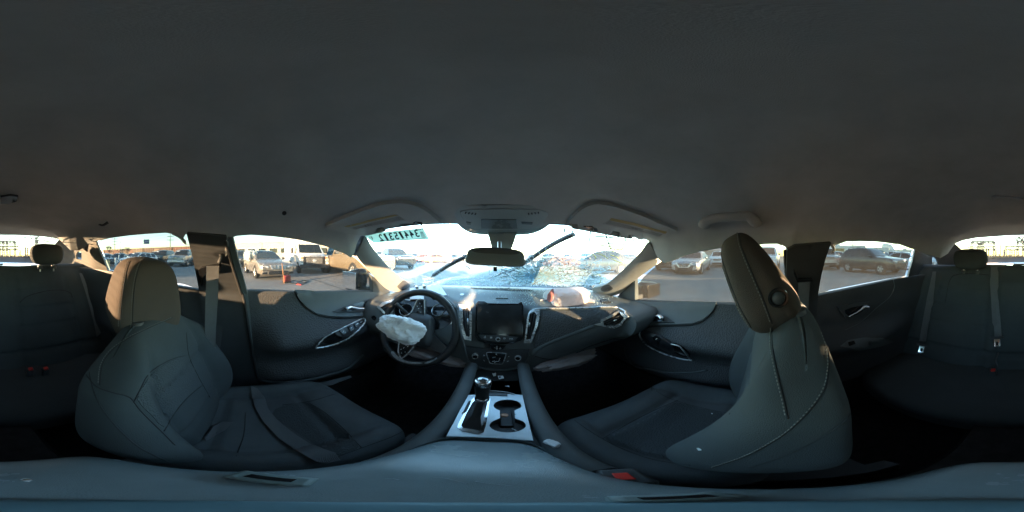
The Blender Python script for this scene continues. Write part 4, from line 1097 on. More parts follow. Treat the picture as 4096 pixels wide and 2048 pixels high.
# things in the console
o = MB().lathe([(0, 0.0016), (0.0085, 0.0016), (0.0095, 0.0008), (0.0095, 0)], hz(2017, 1661, CZ - 0.0218), n=20).build("coin", mat("copper coin", (0.45, 0.24, 0.16), 0.4, 0.8), None, smooth=50); tag(o, "copper coin on the bridge between the two cup holders", "coin")
pl = thing("usb_plug", "white charging plug with a stub of cable lying in the rear cup holder", "cable plug", hz(2036, 1706, CZ - 0.05))
a, b, c_ = hz(2013, 1701, CZ - 0.045), hz(2036, 1710, CZ - 0.035), hz(2068, 1724, CZ - 0.03)
MB().bar(a, b, 0.009, 0.005).build("plug", WHITEP, pl, bevel=0.0015)
MB().tube(catmull([b, b.lerp(c_, 0.4) + Vector((0, 0, 0.002)), c_], 6), 0.0014, 8).build("cable", WHITEP, pl, smooth=180)
ST = Plane((0, 0.52, CZ - 0.026), (0, -0.2, 1))
t = patch("paper_tag", ST, [(1991,1504),(2012,1504),(2016,1514),(1996,1518)], WHITEP, None, off=0.002, thick=0.0006); tag(t, "white tag with dark code printed on it, in the tray behind the gear lever", "tag")
patch("tag_print", ST, [(1995,1507),(2002,1506.5),(2003,1512),(1997,1513)], SEAMD, t, off=0.0022, thick=0.0004)
t = patch("broken_clip", ST, [(1969,1494),(1974,1496),(1979,1494),(1984,1493),(1984,1504),(1974,1506)], mat("grey plastic clip", (0.5, 0.5, 0.48), 0.5), None, off=0.004, thick=0.003); tag(t, "broken pale plastic clip beside the white tag in the tray", "clip")
t = patch("paper_scrap", ST, [(2018,1546),(2036,1543),(2037,1549)], WHITEP, None, off=0.003, thick=0.0008); tag(t, "small white wedge of paper at the near edge of the tray", "paper scrap")
# ------------------------------------------------------------------ armrest with the camera's low foot
AZ = -0.42
def arm(x, y, z):
    p = Vector((-0.025 + x * 0.090 * (1 - 0.12 * sm(-0.2, 1, y)), 0.042 + y * 0.186, AZ - 0.055 + z * 0.055))
    if z > 0: p.z -= 0.046 * sm(0.15, 1, y) ** 1.3 + 0.006 * x * x
    return p
armr = thing("armrest", "padded blue grey armrest lid between the front seats, scuffed on top", "armrest", (-0.025, 0.03, -0.53))
ARMM = mat("blue grey leatherette", (0.18, 0.225, 0.24), 0.24, var=0.10, vscale=12, bump=0.25, bscale=1300, spec=0.9)
arm_o = softbox(30, arm, 4.6).build("armrest_pad", ARMM, armr, smooth=180)
def arm2(x, y, z): return Vector((-0.025 + x * 0.096, 0.02 + y * 0.18, AZ - 0.16 + z * 0.075))
softbox(12, arm2, 6).build("armrest_box", PLAS, armr, smooth=180)
S_A = Mesh_surface(arm_o)
for pts in ([(1540,1916),(1570,1915),(1600,1921)], [(1735,1913),(1780,1914),(1830,1925),(1870,1936)], [(1900,1925),(1960,1935),(2060,1944)]):
    seam("scuff", S_A, pts, mat("scuff", (0.28, 0.32, 0.34), 0.7, var=0.2), armr, r=0.0005, off=0.0001)
cf = thing("camera_foot", "round blue grey foot of a camera stand at the middle of the armrest", "camera stand", (0, 0, AZ))
MB().lathe([(0, 0.006), (0.020, 0.006), (0.026, 0.003), (0.028, 0), (0.028, -0.004)], (0, -0.004, AZ + 0.001), n=32).build("foot_disc", mat("pale blue plastic", (0.10, 0.18, 0.21), 0.5), cf, smooth=40)
def latch(name_l, u, v, ln, wd, ang, z0=AZ + 0.004):
    c = hz(u, v, z0)
    t = thing("grey_clip", name_l, "clip", c)
    R = Matrix.Rotation(ang, 3, 'Z')
    MB().box(c, (ln, wd, 0.010), R, (0.9, 0.85)).build("clip_body", mat("grey green plastic", (0.14, 0.18, 0.18), 0.4), t, bevel=0.003)
    MB().box(c + Vector((0, 0, 0.0052)), (ln * 0.55, wd * 0.34, 0.002), R).build("clip_slot", GLOSSY, t)
latch("grey green plastic clip with a dark slot on the driver's side of the armrest", 1075, 1915, 0.052, 0.024, 0.9)
latch("grey green plastic clip with a dark slot on the passenger side of the armrest", 2720, 1990, 0.034, 0.018, -0.6)
t = MB().bar(hz(85, 1918, AZ + 0.004), hz(130, 1922, AZ + 0.004), 0.006, 0.004).build("metal_clip", BRIGHT, None, bevel=0.001); tag(t, "small shiny metal clip on the rear end of the armrest", "clip")
# red buckle and litter beside the passenger seat
bk = thing("seat_buckle", "black belt buckle with red button, squeezed between armrest and passenger seat", "belt buckle", hz(2490, 1905, -0.46))
c = hz(2492, 1906, -0.45)
MB().box(c + Vector((0, 0, -0.03)), (0.03, 0.045, 0.06), Matrix.Rotation(-0.5, 3, 'Z')).build("buckle_body", PLAS, bk, bevel=0.004)
MB().box(c + Vector((0, 0, 0.001)), (0.011, 0.020, 0.005), Matrix.Rotation(-0.5, 3, 'Z')).build("buckle_button", RED, bk, bevel=0.001)
lt = crumple(hz(2208, 1773, -0.52), Vector((0.007, 0.004, 0.0)), Vector((-0.005, 0.013, 0)), Vector((0, 0, 0.005)), 21, 0.35, n=12, e=5).build("crumpled_paper", WHITEP, None, smooth=20); tag(lt, "crumpled white paper wedged between console and passenger seat", "litter")
for (u, v, l) in ((2800, 1796, 0.006), (2848, 1655, 0.005)):
    q, n = S_SP(u, v); t = MB().box(q + n * 0.001, (l, 0.003, 0.0015), Matrix.Rotation(0.6, 3, 'Z')).build("glass_splinter", WHITEP, None); tag(t, "thin white splinter lying on the passenger seat cushion" if v > 1700 else "pale crumb near the back of the passenger seat cushion", "splinter")
# ------------------------------------------------------------------ seat trimming: seams, stitching, belts, buttons
def seams(S, root, lines, thread=False):
    for p in lines:
        seam("seam", S, p, SEAMD, root, r=0.0011, off=0.0003)
        if thread: stitches(S, [(a - 7, b) for a, b in p], THREAD, root)
seams(S_SD, seat_d, [[(520,1045),(505,1090),(495,1150),(485,1230),(481,1310)], [(575,1035),(555,1075),(540,1140),(533,1220),(530,1315)]], True)
seams(S_SD, seat_d, [[(690,1270),(600,1310),(520,1350),(450,1400),(410,1460),(400,1540)]], True)
seams(S_SD, seat_d, [[(345,1500),(385,1545),(450,1570),(520,1590),(560,1640),(640,1720),(700,1780)], [(350,1440),(365,1530),(400,1620),(470,1710),(560,1790),(680,1850)], [(745,1420),(680,1440),(600,1490),(560,1560),(535,1610)], [(810,1540),(750,1590),(700,1650),(655,1725)], [(745,1330),(755,1420),(790,1500),(840,1590)]])
seams(S_SD, seat_d, [[(1335,1577),(1240,1605),(1130,1620)], [(1235,1610),(1300,1650),(1380,1720),(1445,1790)], [(1340,1830),(1450,1790),(1560,1750),(1620,1720)], [(982,1650),(975,1740),(945,1825)]])
seams(S_SP, seat_p, [[(2595,1540),(2650,1580),(2710,1605),(2800,1630),(2920,1655)], [(2265,1645),(2310,1690),(2400,1750),(2500,1800),(2620,1840),(2760,1860)], [(2710,1602),(2620,1640),(2520,1690),(2410,1755)]])
seams(S_SP, seat_p, [[(2955,925),(2965,985),(2990,1050),(3020,1120),(3050,1190),(3088,1293)], [(2880,960),(2888,1030),(2920,1130),(2960,1230),(3005,1310)]], True)
seams(S_SP, seat_p, [[(3087,1310),(3092,1400),(3110,1500),(3135,1600),(3150,1675)], [(3290,1330),(3312,1400),(3315,1480),(3295,1560),(3230,1650),(3130,1740),(2990,1820),(2850,1870)]], True)
seams(S_SP, seat_p, [[(3430,1600),(3370,1690),(3250,1770),(3120,1830),(3000,1870)]])
for S_, r_, P_ in ((S_SD, seat_d, [(548,1598),(575,1540),(612,1492),(680,1446),(742,1428),(768,1475),(800,1530),(745,1586),(695,1645),(655,1708),(605,1660)]), (S_SD, seat_d, [(1130,1625),(1230,1612),(1300,1655),(1375,1722),(1435,1788),(1340,1822),(1240,1765),(1150,1705),(1090,1655)]), (Mesh_surface(c_p), seat_p, [(2705,1610),(2800,1634),(2890,1652),(2880,1720),(2840,1790),(2770,1850),(2620,1832),(2500,1792),(2420,1755),(2530,1692),(2625,1645)])):
    patch("seat_insert", S_, P_, WOVEN, r_, off=0.0012, thick=0.003, step=12, smooth=2)
q, n = S_SP(3114, 1192)
hb = MB().lathe([(0, 0.004), (0.009, 0.004), (0.0102, 0.002), (0.0105, 0.001)], q, n, 28).build("release_button", PLAS, seat_p, smooth=60)
MB().lathe([(0.0112, 0.001), (0.0116, 0.003), (0.0150, 0.003), (0.0165, 0.0)], q, n, 28).build("button_ring", GLOSSY, hb, smooth=50)
# front belts
belt = thing("seat_belt", "driver's grey seat belt hanging from the pillar and lying slack across the cushion", "seat belt", (-0.60, -0.1, -0.1))
bp = Plane((-0.575, -0.10, -0.10), (0.9, 0.25, -0.05))
class Beltpath:
    def __call__(s, u, v):
        t = sm(1060, 1600, v); d = 0.565 + 0.02 * t
        q = hr(u, v, d - 0.055 * math.sin(PI * t) * 0.6); n = Vector((-q.x, -q.y, 0)).normalized(); return q, n
patch("belt_strap", Beltpath(), [(826,1064),(876,1063),(872,1188),(864,1313),(861,1424),(861,1520),(866,1596),(880,1640),(905,1678),(885,1672),(855,1628),(830,1560),(821,1500),(819,1361),(822,1193)], WEB, belt, off=0.0, thick=0.0018, step=14)
patch("belt_strap", S_SD, [(1004,1548),(1030,1556),(1058,1588),(1071,1636),(1100,1672),(1142,1708),(1190,1744),(1240,1774),(1300,1800),(1340,1812),(1355,1838),(1300,1850),(1262,1845),(1188,1806),(1110,1752),(1052,1690),(1018,1630),(1008,1585)], WEB, belt, off=0.008, thick=0.002, step=12)
patch("belt_fold", S_SD, [(815,1735),(850,1705),(900,1690),(932,1692),(900,1725),(845,1755),(815,1765)], WEB, belt, off=0.008, thick=0.003, step=12)
patch("belt_guide", G, [(802,1063),(812,1054),(880,1042),(886,1052),(884,1068),(830,1074),(820,1090),(815,1130),(806,1110)], GLOSSY, belt, off=0.030, thick=0.012, step=10, bevel=0.003)
seam("height_slider", G, [(880,1038),(888,1015),(886,1005)], PLAS, belt, r=0.008, off=0.022)
belt2 = thing("seat_belt", "passenger's seat belt on the dark pillar behind the headrest", "seat belt", (0.58, -0.2, -0.1))
patch("belt_strap", G, [(3186,1108),(3232,1104),(3228,1180),(3222,1280),(3190,1280),(3188,1200)], WEB, belt2, off=0.030, thick=0.002, step=14)
patch("belt_guide", G, [(3170,1060),(3186,1098),(3240,1098),(3240,1108),(3182,1112),(3168,1080)], GLOSSY, belt2, off=0.034, thick=0.012, bevel=0.003)
# sill plate and track cover by the driver's seat
SS = Plane((-0.64, 0.2, -0.70), (0.6, -0.1, 0.8))
patch("sill_plate", SS, [(1040,1530),(1060,1545),(1170,1542),(1300,1527),(1400,1503),(1405,1510),(1330,1540),(1200,1560),(1060,1562)], mat("grey sill plastic", (0.06, 0.064, 0.07), 0.35), body, off=0.012, thick=0.01, bevel=0.003)
# ------------------------------------------------------------------ rear bench
bench = thing("rear_bench", "dark rear bench seat with two headrests and stitched ribs below the rear window", "rear seat", (0, -0.9, -0.9))
rows = []
NXB = 120
for j in range(60):
    t = j / 59; row = []
    for i in range(NXB + 1):
        x = -0.69 + 1.38 * i / NXB
        if t < 0.12:      # rolls over from the shelf
            a = (t / 0.12) * PI / 2
            y = -1.135 + 0.035 * math.sin(a); z = -0.098 + 0.034 * math.cos(a)
        else:
            s = (t - 0.12) / 0.88
            y = -1.100 + 0.32 * s; z = -0.098 - 0.56 * s
            y += 0.03 * gauss(s - 0.55, 0.35)
        cx = abs(abs(x) - 0.34)
        s = max(0, (t - 0.12) / 0.88)
        if t > 0.12:
            y += 0.018 * sm(0.17, 0.25, cx) * sm(0.0, 0.15, s)
            y -= 0.010 * gauss(cx - 0.175, 0.014) * sm(0.05, 0.12, s)
            if cx < 0.18:
                for g in (0.22, 0.40, 0.57): y -= 0.011 * gauss(s - g - 0.25 * cx * cx, 0.012)
            y -= 0.02 * gauss(s - 0.83, 0.02)
            y -= 0.012 * gauss(abs(x) - 0.10, 0.006) * (1 if x > 0 else 0.6)
        if abs(x) > 0.6: y += 0.05 * sm(0.6, 0.69, abs(x))
        z += 0.005 * sm(0.2, 0.1, t) * math.sin(x * 9)
        row.append(Vector((x, y, z)))
    rows.append(row)
bk_o = MB().grid(rows).build("backrest", FABRIC, bench, smooth=180)
def rc(x, y, z):
    p = Vector((x * 0.66, -0.66 + y * 0.26, -0.715 + z * 0.075))
    if z > 0: p.z -= 0.012 * gauss(abs(p.x) - 0.12, 0.02) + 0.015 * gauss(abs(p.x) - 0.34, 0.12)
    return p
softbox(30, rc, 5).build("cushion", FABRIC, bench, smooth=180)
S_B = Mesh_surface(bk_o)
for u0, sg in ((188, -1), (3882, 1)):
    c = hr(u0 if u0 < 3000 else u0, 1017 if sg < 0 else 1037, 1.135 if sg < 0 else 1.135)
    Rh = Matrix.Rotation(-sg * 0.12, 3, 'Z')
    def hd(x, y, z):
        t = (z + 1) / 2
        return c + Rh @ Vector((x * 0.122 * (0.88 + 0.12 * sm(0, 0.6, t)), y * 0.062 * (1 - .2 * t), z * 0.072 - 0.008 * abs(x) ** 3 * t))
    h = softbox(18, hd, 3.8).build("headrest", FABRIC, bench, smooth=180)
    for k in (-1, 1):
        MB().tube([c + Vector((k * 0.05, 0, -0.06)), c + Vector((k * 0.05, 0.0, -0.12))], 0.006, 8).build("headrest_post", METAL, bench)
        MB().lathe([(0, .014), (.016, .014), (.02, .002), (.02, -.01)], c + Vector((k * 0.05, 0, -0.092)), n=14).build("post_collar", PLAS, bench, smooth=50)
S_B2 = Mesh_surface(bk_o)
for P in ([(80,1210),(110,1185),(180,1165),(240,1160),(280,1170),(290,1190)], [(3780,1210),(3800,1120),(3830,1098),(3900,1095),(3955,1100)]):
    seam("seam", S_B2, P, SEAMD, bench, r=0.0022, off=0.0)
# rear belts
def strap(lbl, S, L, R, tongue=None, nm="seat_belt", off=0.012):
    t = thing(nm, lbl, "seat belt", S(*L[0])[0])
    patch("belt_strap", S, L + R[::-1], WEB, t, off=off, thick=0.002, step=14)
    if tongue:
        (u, v) = tongue; q, n = S(u, v); q = q + n * (off + 0.008)
        d = (S(L[-1][0], L[-1][1])[0] - S(L[0][0], L[0][1])[0]).normalized(); xx = d.cross(n)
        R3 = Matrix((xx, d, n)).transposed()
        MB().box(q, (0.075, 0.014, 0.012), R3).build("tongue_grip", PLAS, t, bevel=0.004)
        MB().box(q + d * 0.03, (0.034, 0.045, 0.004), R3).build("tongue", BRIGHT, t, bevel=0.002)
        MB().box(q + d * 0.034 + n * 0.0021, (0.013, 0.022, 0.001), R3).build("tongue_slot", SEAMD, t)
    return t
strap("grey rear seat belt on the passenger side with metal tongue by the door", S_B2, [(3733,1090),(3712,1180),(3693,1280),(3677,1366)], [(3746,1090),(3735,1180),(3722,1280),(3707,1368)], (3689,1378))
cb = strap("middle grey rear seat belt crossing the bench next to the passenger side headrest", S_B2, [(3964,1064),(3965,1150),(3970,1250),(3976,1348)], [(3990,1064),(3992,1150),(4000,1250),(4008,1348)], (3991,1350))
strap("rear seat belt behind the driver's seat, half hidden by its headrest", S_B2, [(318,1096),(345,1180),(370,1270),(385,1345)], [(345,1096),(372,1180),(395,1265),(405,1330)])
for lbl, u, v, uu in (("red buttoned buckle at the foot of the middle rear seat belt", 3974, 1472, 0), ("pair of red buttoned buckles on the bench behind the driver's seat", 150, 1470, 1)):
    q = hr(u, v, 0.74); t = thing("rear_buckle", lbl, "belt buckle", q)
    for k in range(1 + uu):
        qq = q + Vector((0.07 * k - 0.03 * uu, 0.02, 0.012 * k))
        MB().box(qq + Vector((0, 0, -0.02)), (0.030, 0.026, 0.05)).build("buckle_body", PLAS, t, bevel=0.004)
        MB().box(qq + Vector((-0.002, 0.004, 0.004)), (0.020, 0.020, 0.010), Matrix.Rotation(0.2, 3, 'Y')).build("buckle_button", RED, t, bevel=0.002)
q = S_B2(3995, 1420)[0]; 
MB().tube(catmull([q + Vector((0, 0.02, 0.03)), q + Vector((0.01, 0.03, -0.02)), q + Vector((0, 0.03, -0.06))], 5), 0.012, 8, flat=0.3).build("belt_tail", WEB, cb, smooth=180)
# child seat anchor slots on the shelf, belt outlet covers
for u, v in ((4080, 1058), (3992, 1062)):
    q = hz(u, v, -0.060); MB().box(q, (0.10, 0.035, 0.012)).build("belt_outlet", SOFT, body, bevel=0.003)

# ------------------------------------------------------------------ overhead: visors, console, mirror, grab handles
def visor(lbl, poly, lab, bars, clip, pict):
    t = thing("sun_visor", lbl, "sun visor", HL(*poly[4])[0])
    v = patch("visor_panel", HL, poly, mat("visor cloth", (0.42, 0.435, 0.43), 0.85, var=0.05, vscale=12, bump=0.2, bscale=900), t, off=0.013, thick=0.016, step=14, smooth=2, bevel=0.006)
    l = patch("warning_label", HL, lab, mat("grey label", (0.36, 0.365, 0.355), 0.7, var=0.04), t, off=0.0136, thick=0.001, step=14)
    patch("label_band", HL, bars[0], mat("amber label band", (0.42, 0.31, 0.13), 0.7, var=0.06), l, off=0.0141, thick=0.0008, step=12)
    ln = MB()
    for b in bars[1:]: ln.tube(trace(HL, b, 0.0141, 0), 0.0005, 5)
    x = ln.build("label_lines", mat("label ink", (0.12, 0.12, 0.12), 0.8), l, smooth=0); x['kind'] = 'stuff'
    pp = MB()
    for b in pict: pp.tube(trace(HL, b, 0.0141, 0), 0.0030, 6, flat=0.2)
    pp.build("label_pictogram", MATS["label ink"], l, smooth=0)
    patch("visor_clip", HL, clip, GLOSSY, t, off=0.016, thick=0.012, bevel=0.002)
    return t
def lines(a, b, c, d, n):      # n lines across the quad a-b (top) to d-c (bottom)
    out = []
    for i in range(n):
        k = (i + 1) / (n + 1); out.append([(a[0] + (d[0] - a[0]) * k, a[1] + (d[1] - a[1]) * k), (b[0] + (c[0] - b[0]) * k, b[1] + (c[1] - b[1]) * k)])
    return out
visor("driver's sun visor folded up, amber striped warning label on its underside",
      [(1302,895),(1400,850),(1500,812),(1570,800),(1640,804),(1700,828),(1745,862),(1764,886),(1700,894),(1586,907),(1500,924),(1447,935),(1390,928),(1335,914)],
      [(1372,897),(1480,868),(1588,845),(1622,870),(1510,892),(1410,912)],
      [[(1372,896),(1480,867),(1578,846),(1590,849),(1490,872),(1385,901)]] + [[(a[0] , a[1]), (b[0], b[1])] for a, b in lines((1400,901), (1595,852), (1618,869), (1415,910), 4)],
      [(1652,878),(1660,874),(1690,877),(1702,890),(1690,896),(1658,888)], [[(1455,889),(1463,893)], [(1468,886),(1475,889)], [(1480,886),(1487,888)]])
visor("passenger's sun visor folded up, amber striped warning label on its right half",
      [(2264,897),(2272,882),(2290,855),(2320,828),(2370,806),(2420,806),(2500,826),(2570,850),(2640,882),(2690,902),(2712,914),(2700,926),(2650,940),(2570,950),(2480,938),(2400,923),(2330,910)],
      [(2443,865),(2540,884),(2672,924),(2640,942),(2540,915),(2410,885)],
      [[(2445,860),(2540,880),(2676,921),(2668,928),(2540,890),(2438,869)]] + [[a, b] for a, b in lines((2440,870), (2660,930), (2645,940), (2420,885), 4)],
      [(2332,893),(2370,893),(2375,906),(2340,910)], [[(2528,899),(2536,901)], [(2542,903),(2551,906)]])
oc = thing("overhead_console", "rounded overhead console in the middle of the roof lining above the windscreen", "overhead console", HL(2010, 840)[0])
OCP = [(1806,842),(1814,826),(1850,816),(2010,812),(2170,817),(2206,828),(2220,845),(2216,866),(2198,890),(2160,916),(2110,931),(2010,935),(1920,931),(1870,920),(1832,890),(1812,862)]
class OCS:
    def __init__(s): 
        s.p = Plane(Vector((0, 0.555, 0.150)), (0, -0.33, -0.94))
    def __call__(s, u, v): return s.p(u, v)
SO = OCS()
patch("console_shell", SO, OCP, mat("console shell plastic", (0.33, 0.37, 0.37), 0.35, var=0.05), oc, off=0.008, thick=0.06, step=14, smooth=3, bevel=0.016)
patch("console_face", SO, [(1842,846),(1850,835),(1900,829),(2010,827),(2120,829),(2172,834),(2190,846),(2184,862),(2150,905),(2100,922),(2010,926),(1930,922),(1890,908),(1862,880)], mat("grey console plastic", (0.34, 0.39, 0.39), 0.5), oc, off=0.010, thick=0.006, step=14, smooth=3, bevel=0.002)
for u0 in (1862, 2115):
    for k in range(4):
        u = u0 + k * 13 + (0 if u0 < 2000 else 0)
        MB().tube(trace(SO, [(u + (4 if u0 < 2000 else -2), 838 + k * (1.6 if u0 < 2000 else -1.6) + (0 if u0 < 2000 else 5)), (u, 844 + k * (1.6 if u0 < 2000 else -1.6) + (0 if u0 < 2000 else 5))], 0.0105, 0), 0.0018, 6).build("microphone_slot", SEAMD, oc, smooth=180)
for P in ([(1925,868),(2065,868),(2070,905),(1925,905)], [(2085,878),(2130,880),(2128,888),(2086,886)], [(1865,878),(1885,880),(1884,890),(1868,888)]):
    patch("lamp_lens", SO, P, mat("smoked lens", (0.15, 0.18, 0.18), 0.3), oc, off=0.012, thick=0.003, step=12, bevel=0.001)
mi = thing("rear_view_mirror", "black framed interior mirror hanging from its stalk in front of the windscreen", "mirror", hr(1982, 1000, 0.64))
STK = Plane((0, 0.68, 0.05), (0, -1, -0.2))
patch("sensor_cover", STK, [(1950,928),(2068,930),(2058,965),(2045,999),(2000,1002),(1968,996),(1958,960)], MATS["grey console plastic"], mi, thick=0.03, step=14, bevel=0.006)
mc = hr(1982, 1031, 0.625); mz = -mc.normalized(); mx = mz.cross(Vector((0, 0, 1))).normalized() * -1; my = mz.cross(mx)
if my.z < 0: my = -my
mx = (mx * math.cos(0.05) - my * math.sin(0.05)); my = Vector((0, 0, 1)) - mz * mz.z; my = (my - mx * my.dot(mx)).normalized()
def mh(x, y, z): return mc + mx * (x * 0.116 * (1 + 0.03 * (1 if y < 0 else -1))) + my * (y * 0.036 + 0.004 * (1 - x * x)) + mz * (-0.012 + z * 0.016)
softbox(22, mh, 4.2).build("mirror_shell", mat("grey mirror shell", (0.09, 0.10, 0.10), 0.4), mi, smooth=180)
def mg(x, y, z): return mc + mx * (x * 0.111) + my * (y * 0.0325 + 0.004 * (1 - x * x)) + mz * (0.0025 + z * 0.0035 - y * 0.006)
softbox(18, mg, 4.4).build("mirror_glass", mat("dimmed mirror glass", (0.24, 0.27, 0.26), 0.35, 0.35, var=0.05), mi, smooth=180)
MB().box(mc - my * 0.043 + mx * 0.001 + mz * 0.0, (0.014, 0.010, 0.018)).build("dimming_tab", GLOSSY, mi, bevel=0.002)
MB().tube([hr(1998, 968, 0.66), mc + mx * 0.015 + my * 0.02 - mz * 0.02], 0.009, 12).build("mirror_stalk", METAL, mi, smooth=60)
def grab(lbl, S, pts, r):
    P = trace(S, pts, 0.0, 6); n = len(P)
    c = ROOF_C * 0.2
    t = thing("grab_handle", lbl, "grab handle", P[n // 2])
    Q = []
    for i, p in enumerate(P):
        d = (Vector((0, p.y * 0.3, p.z - 0.15)) - p).normalized()
        Q.append(p + d * 0.046 * sm(0, 0.18, min(i, n - 1 - i) / n))
    MB().tube(Q, [r * (1.25 - 0.3 * sm(0, 0.25, min(i, n - 1 - i) / n)) for i in range(n)], 12, flat=0.75).build("handle_bar", PILLAR, t, smooth=180)
grab("curved roof grab handle above the passenger window, by the headrest", HL, [(2818,900),(2830,882),(2870,868),(2940,862),(2990,860),(3010,872),(3022,892)], 0.017)
grab("folded roof grab handle at the far right edge, above the rear passenger door", HL, [(3975,788),(4030,790),(4090,796)], 0.008)
t = MB().lathe([(0, .003), (.006, .003), (.007, 0)], HL(1136, 849)[0] + Vector((0.004, 0, -0.004)), Vector((1, 0, -0.5)), 16).build("fixing_plug", SEAMD, body, smooth=50)
t = thing("coat_hook", "small black coat hook on the roof rail behind the driver", "hook", HL(420, 892)[0])
q = HL(420, 892)[0]
MB().tube(catmull([q + Vector((0, 0.02, 0.0)), q + Vector((0.012, 0, -0.012)), q + Vector((0.016, -0.02, -0.006))], 5), [0.010 - 0.0004 * i for i in range(11)], 10, flat=0.6).build("hook_arm", PLAS, t, smooth=180)
t = thing("reading_lamp", "small dark rear reading lamp in the roof lining", "lamp", HL(40, 790)[0])
patch("lamp_body", HL, [(2,782),(40,776),(72,780),(66,800),(30,810),(2,808)], PLAS, t, off=0.008, thick=0.01, bevel=0.002)
# torn lining at the window tops
for pts in ([(690,930),(715,942),(733,957),(745,975)], [(3318,972),(3330,985),(3333,1000),(3324,1008)]):
    MB().tube(trace(G, pts, 0.004, 5), [0.006] * 12 + [0.007, 0.006, 0.004, 0.002], 8).build("torn_lining", HEADL, body, smooth=60)
for pts in ([(908,945),(918,955),(914,1000),(905,1010),(903,985)],):
    patch("torn_flap", G, pts, PILLAR, body, off=0.03, thick=0.004)
# ------------------------------------------------------------------ ground
def asphalt():
    m = bpy.data.materials.new("worn asphalt"); m.use_nodes = True
    N, L = m.node_tree.nodes, m.node_tree.links; b = N["Principled BSDF"]
    tc = N.new("ShaderNodeTexCoord")
    def nz(scale, det=6, rough=0.6):
        n = N.new("ShaderNodeTexNoise"); sset(n, Scale=scale, Detail=float(det), Roughness=rough); L.new(tc.outputs["Object"], n.inputs["Vector"]); return n
    a, c, f = nz(0.06), nz(0.9, 8, 0.7), nz(60, 3)
    r = N.new("ShaderNodeValToRGB"); L.new(a.outputs[0], r.inputs[0])
    r.color_ramp.elements[0].position = 0.35; r.color_ramp.elements[0].color = (0.20, 0.198, 0.192, 1)
    r.color_ramp.elements[1].position = 0.65; r.color_ramp.elements[1].color = (0.29, 0.282, 0.27, 1)
    mr = N.new("ShaderNodeMapRange"); sset(mr, From_Min=0.3, From_Max=0.7, To_Min=0.8, To_Max=1.2); L.new(c.outputs[0], mr.inputs[0])
    mr2 = N.new("ShaderNodeMapRange"); sset(mr2, From_Min=0.3, From_Max=0.7, To_Min=0.85, To_Max=1.15); L.new(f.outputs[0], mr2.inputs[0])
    mu = N.new("ShaderNodeMath"); mu.operation = 'MULTIPLY'; L.new(mr.outputs[0], mu.inputs[0]); L.new(mr2.outputs[0], mu.inputs[1])
    mx = N.new("ShaderNodeMix"); mx.data_type = 'RGBA'; mx.blend_type = 'MULTIPLY'; mx.inputs[0].default_value = 1; L.new(r.outputs[0], mx.inputs[6]); L.new(mu.outputs[0], mx.inputs[7])
    L.new(mx.outputs[2], b.inputs["Base Color"]); b.inputs["Roughness"].default_value = 0.9; b.inputs["Specular IOR Level"].default_value = 0.2
    bp = N.new("ShaderNodeBump"); sset(bp, Strength=0.35, Distance=0.01); L.new(f.outputs[0], bp.inputs["Height"]); L.new(bp.outputs[0], b.inputs["Normal"])
    return m
gmb = MB(); n = 40; S_ = 3000.0
def gs(i): 
    t = -1 + 2 * i / n; return S_ * (abs(t) ** 3) * (1 if t > 0 else -1)
rows = [[Vector((gs(i), gs(j), GZ)) for i in range(n + 1)] for j in range(n + 1)]
g = gmb.grid(rows).build("ground", asphalt(), None, smooth=0); g['kind'] = 'structure'; g['label'] = "worn grey brown asphalt of the car lot"
# ------------------------------------------------------------------ parked vehicles
TYRE = mat("tyre rubber", (0.022, 0.022, 0.022), 0.85, var=0.2)
ALLOY = mat("alloy wheel", (0.55, 0.55, 0.56), 0.35, 0.8, var=0.08)
STEELW = mat("dark steel wheel", (0.10, 0.10, 0.10), 0.5, 0.5)
CGLASS = mat("car window glass", (0.016, 0.020, 0.022), 0.06, var=0.1, spec=0.7)
LAMP = mat("clear headlamp", (0.50, 0.53, 0.55), 0.12, 0.25, var=0.3, vscale=12, spec=0.8)
AMBER = mat("amber lamp", (0.75, 0.22, 0.03), 0.25, var=0.05)
REDL = mat("red lamp", (0.5, 0.02, 0.02), 0.2, var=0.05)
DARKG = mat("dark grille plastic", (0.02, 0.02, 0.021), 0.5)
def paint(name, col, metal=0.3, rough=0.3, var=0.05):
    return mat(name, col, rough, metal, var=var, vscale=3, coat=0.5)
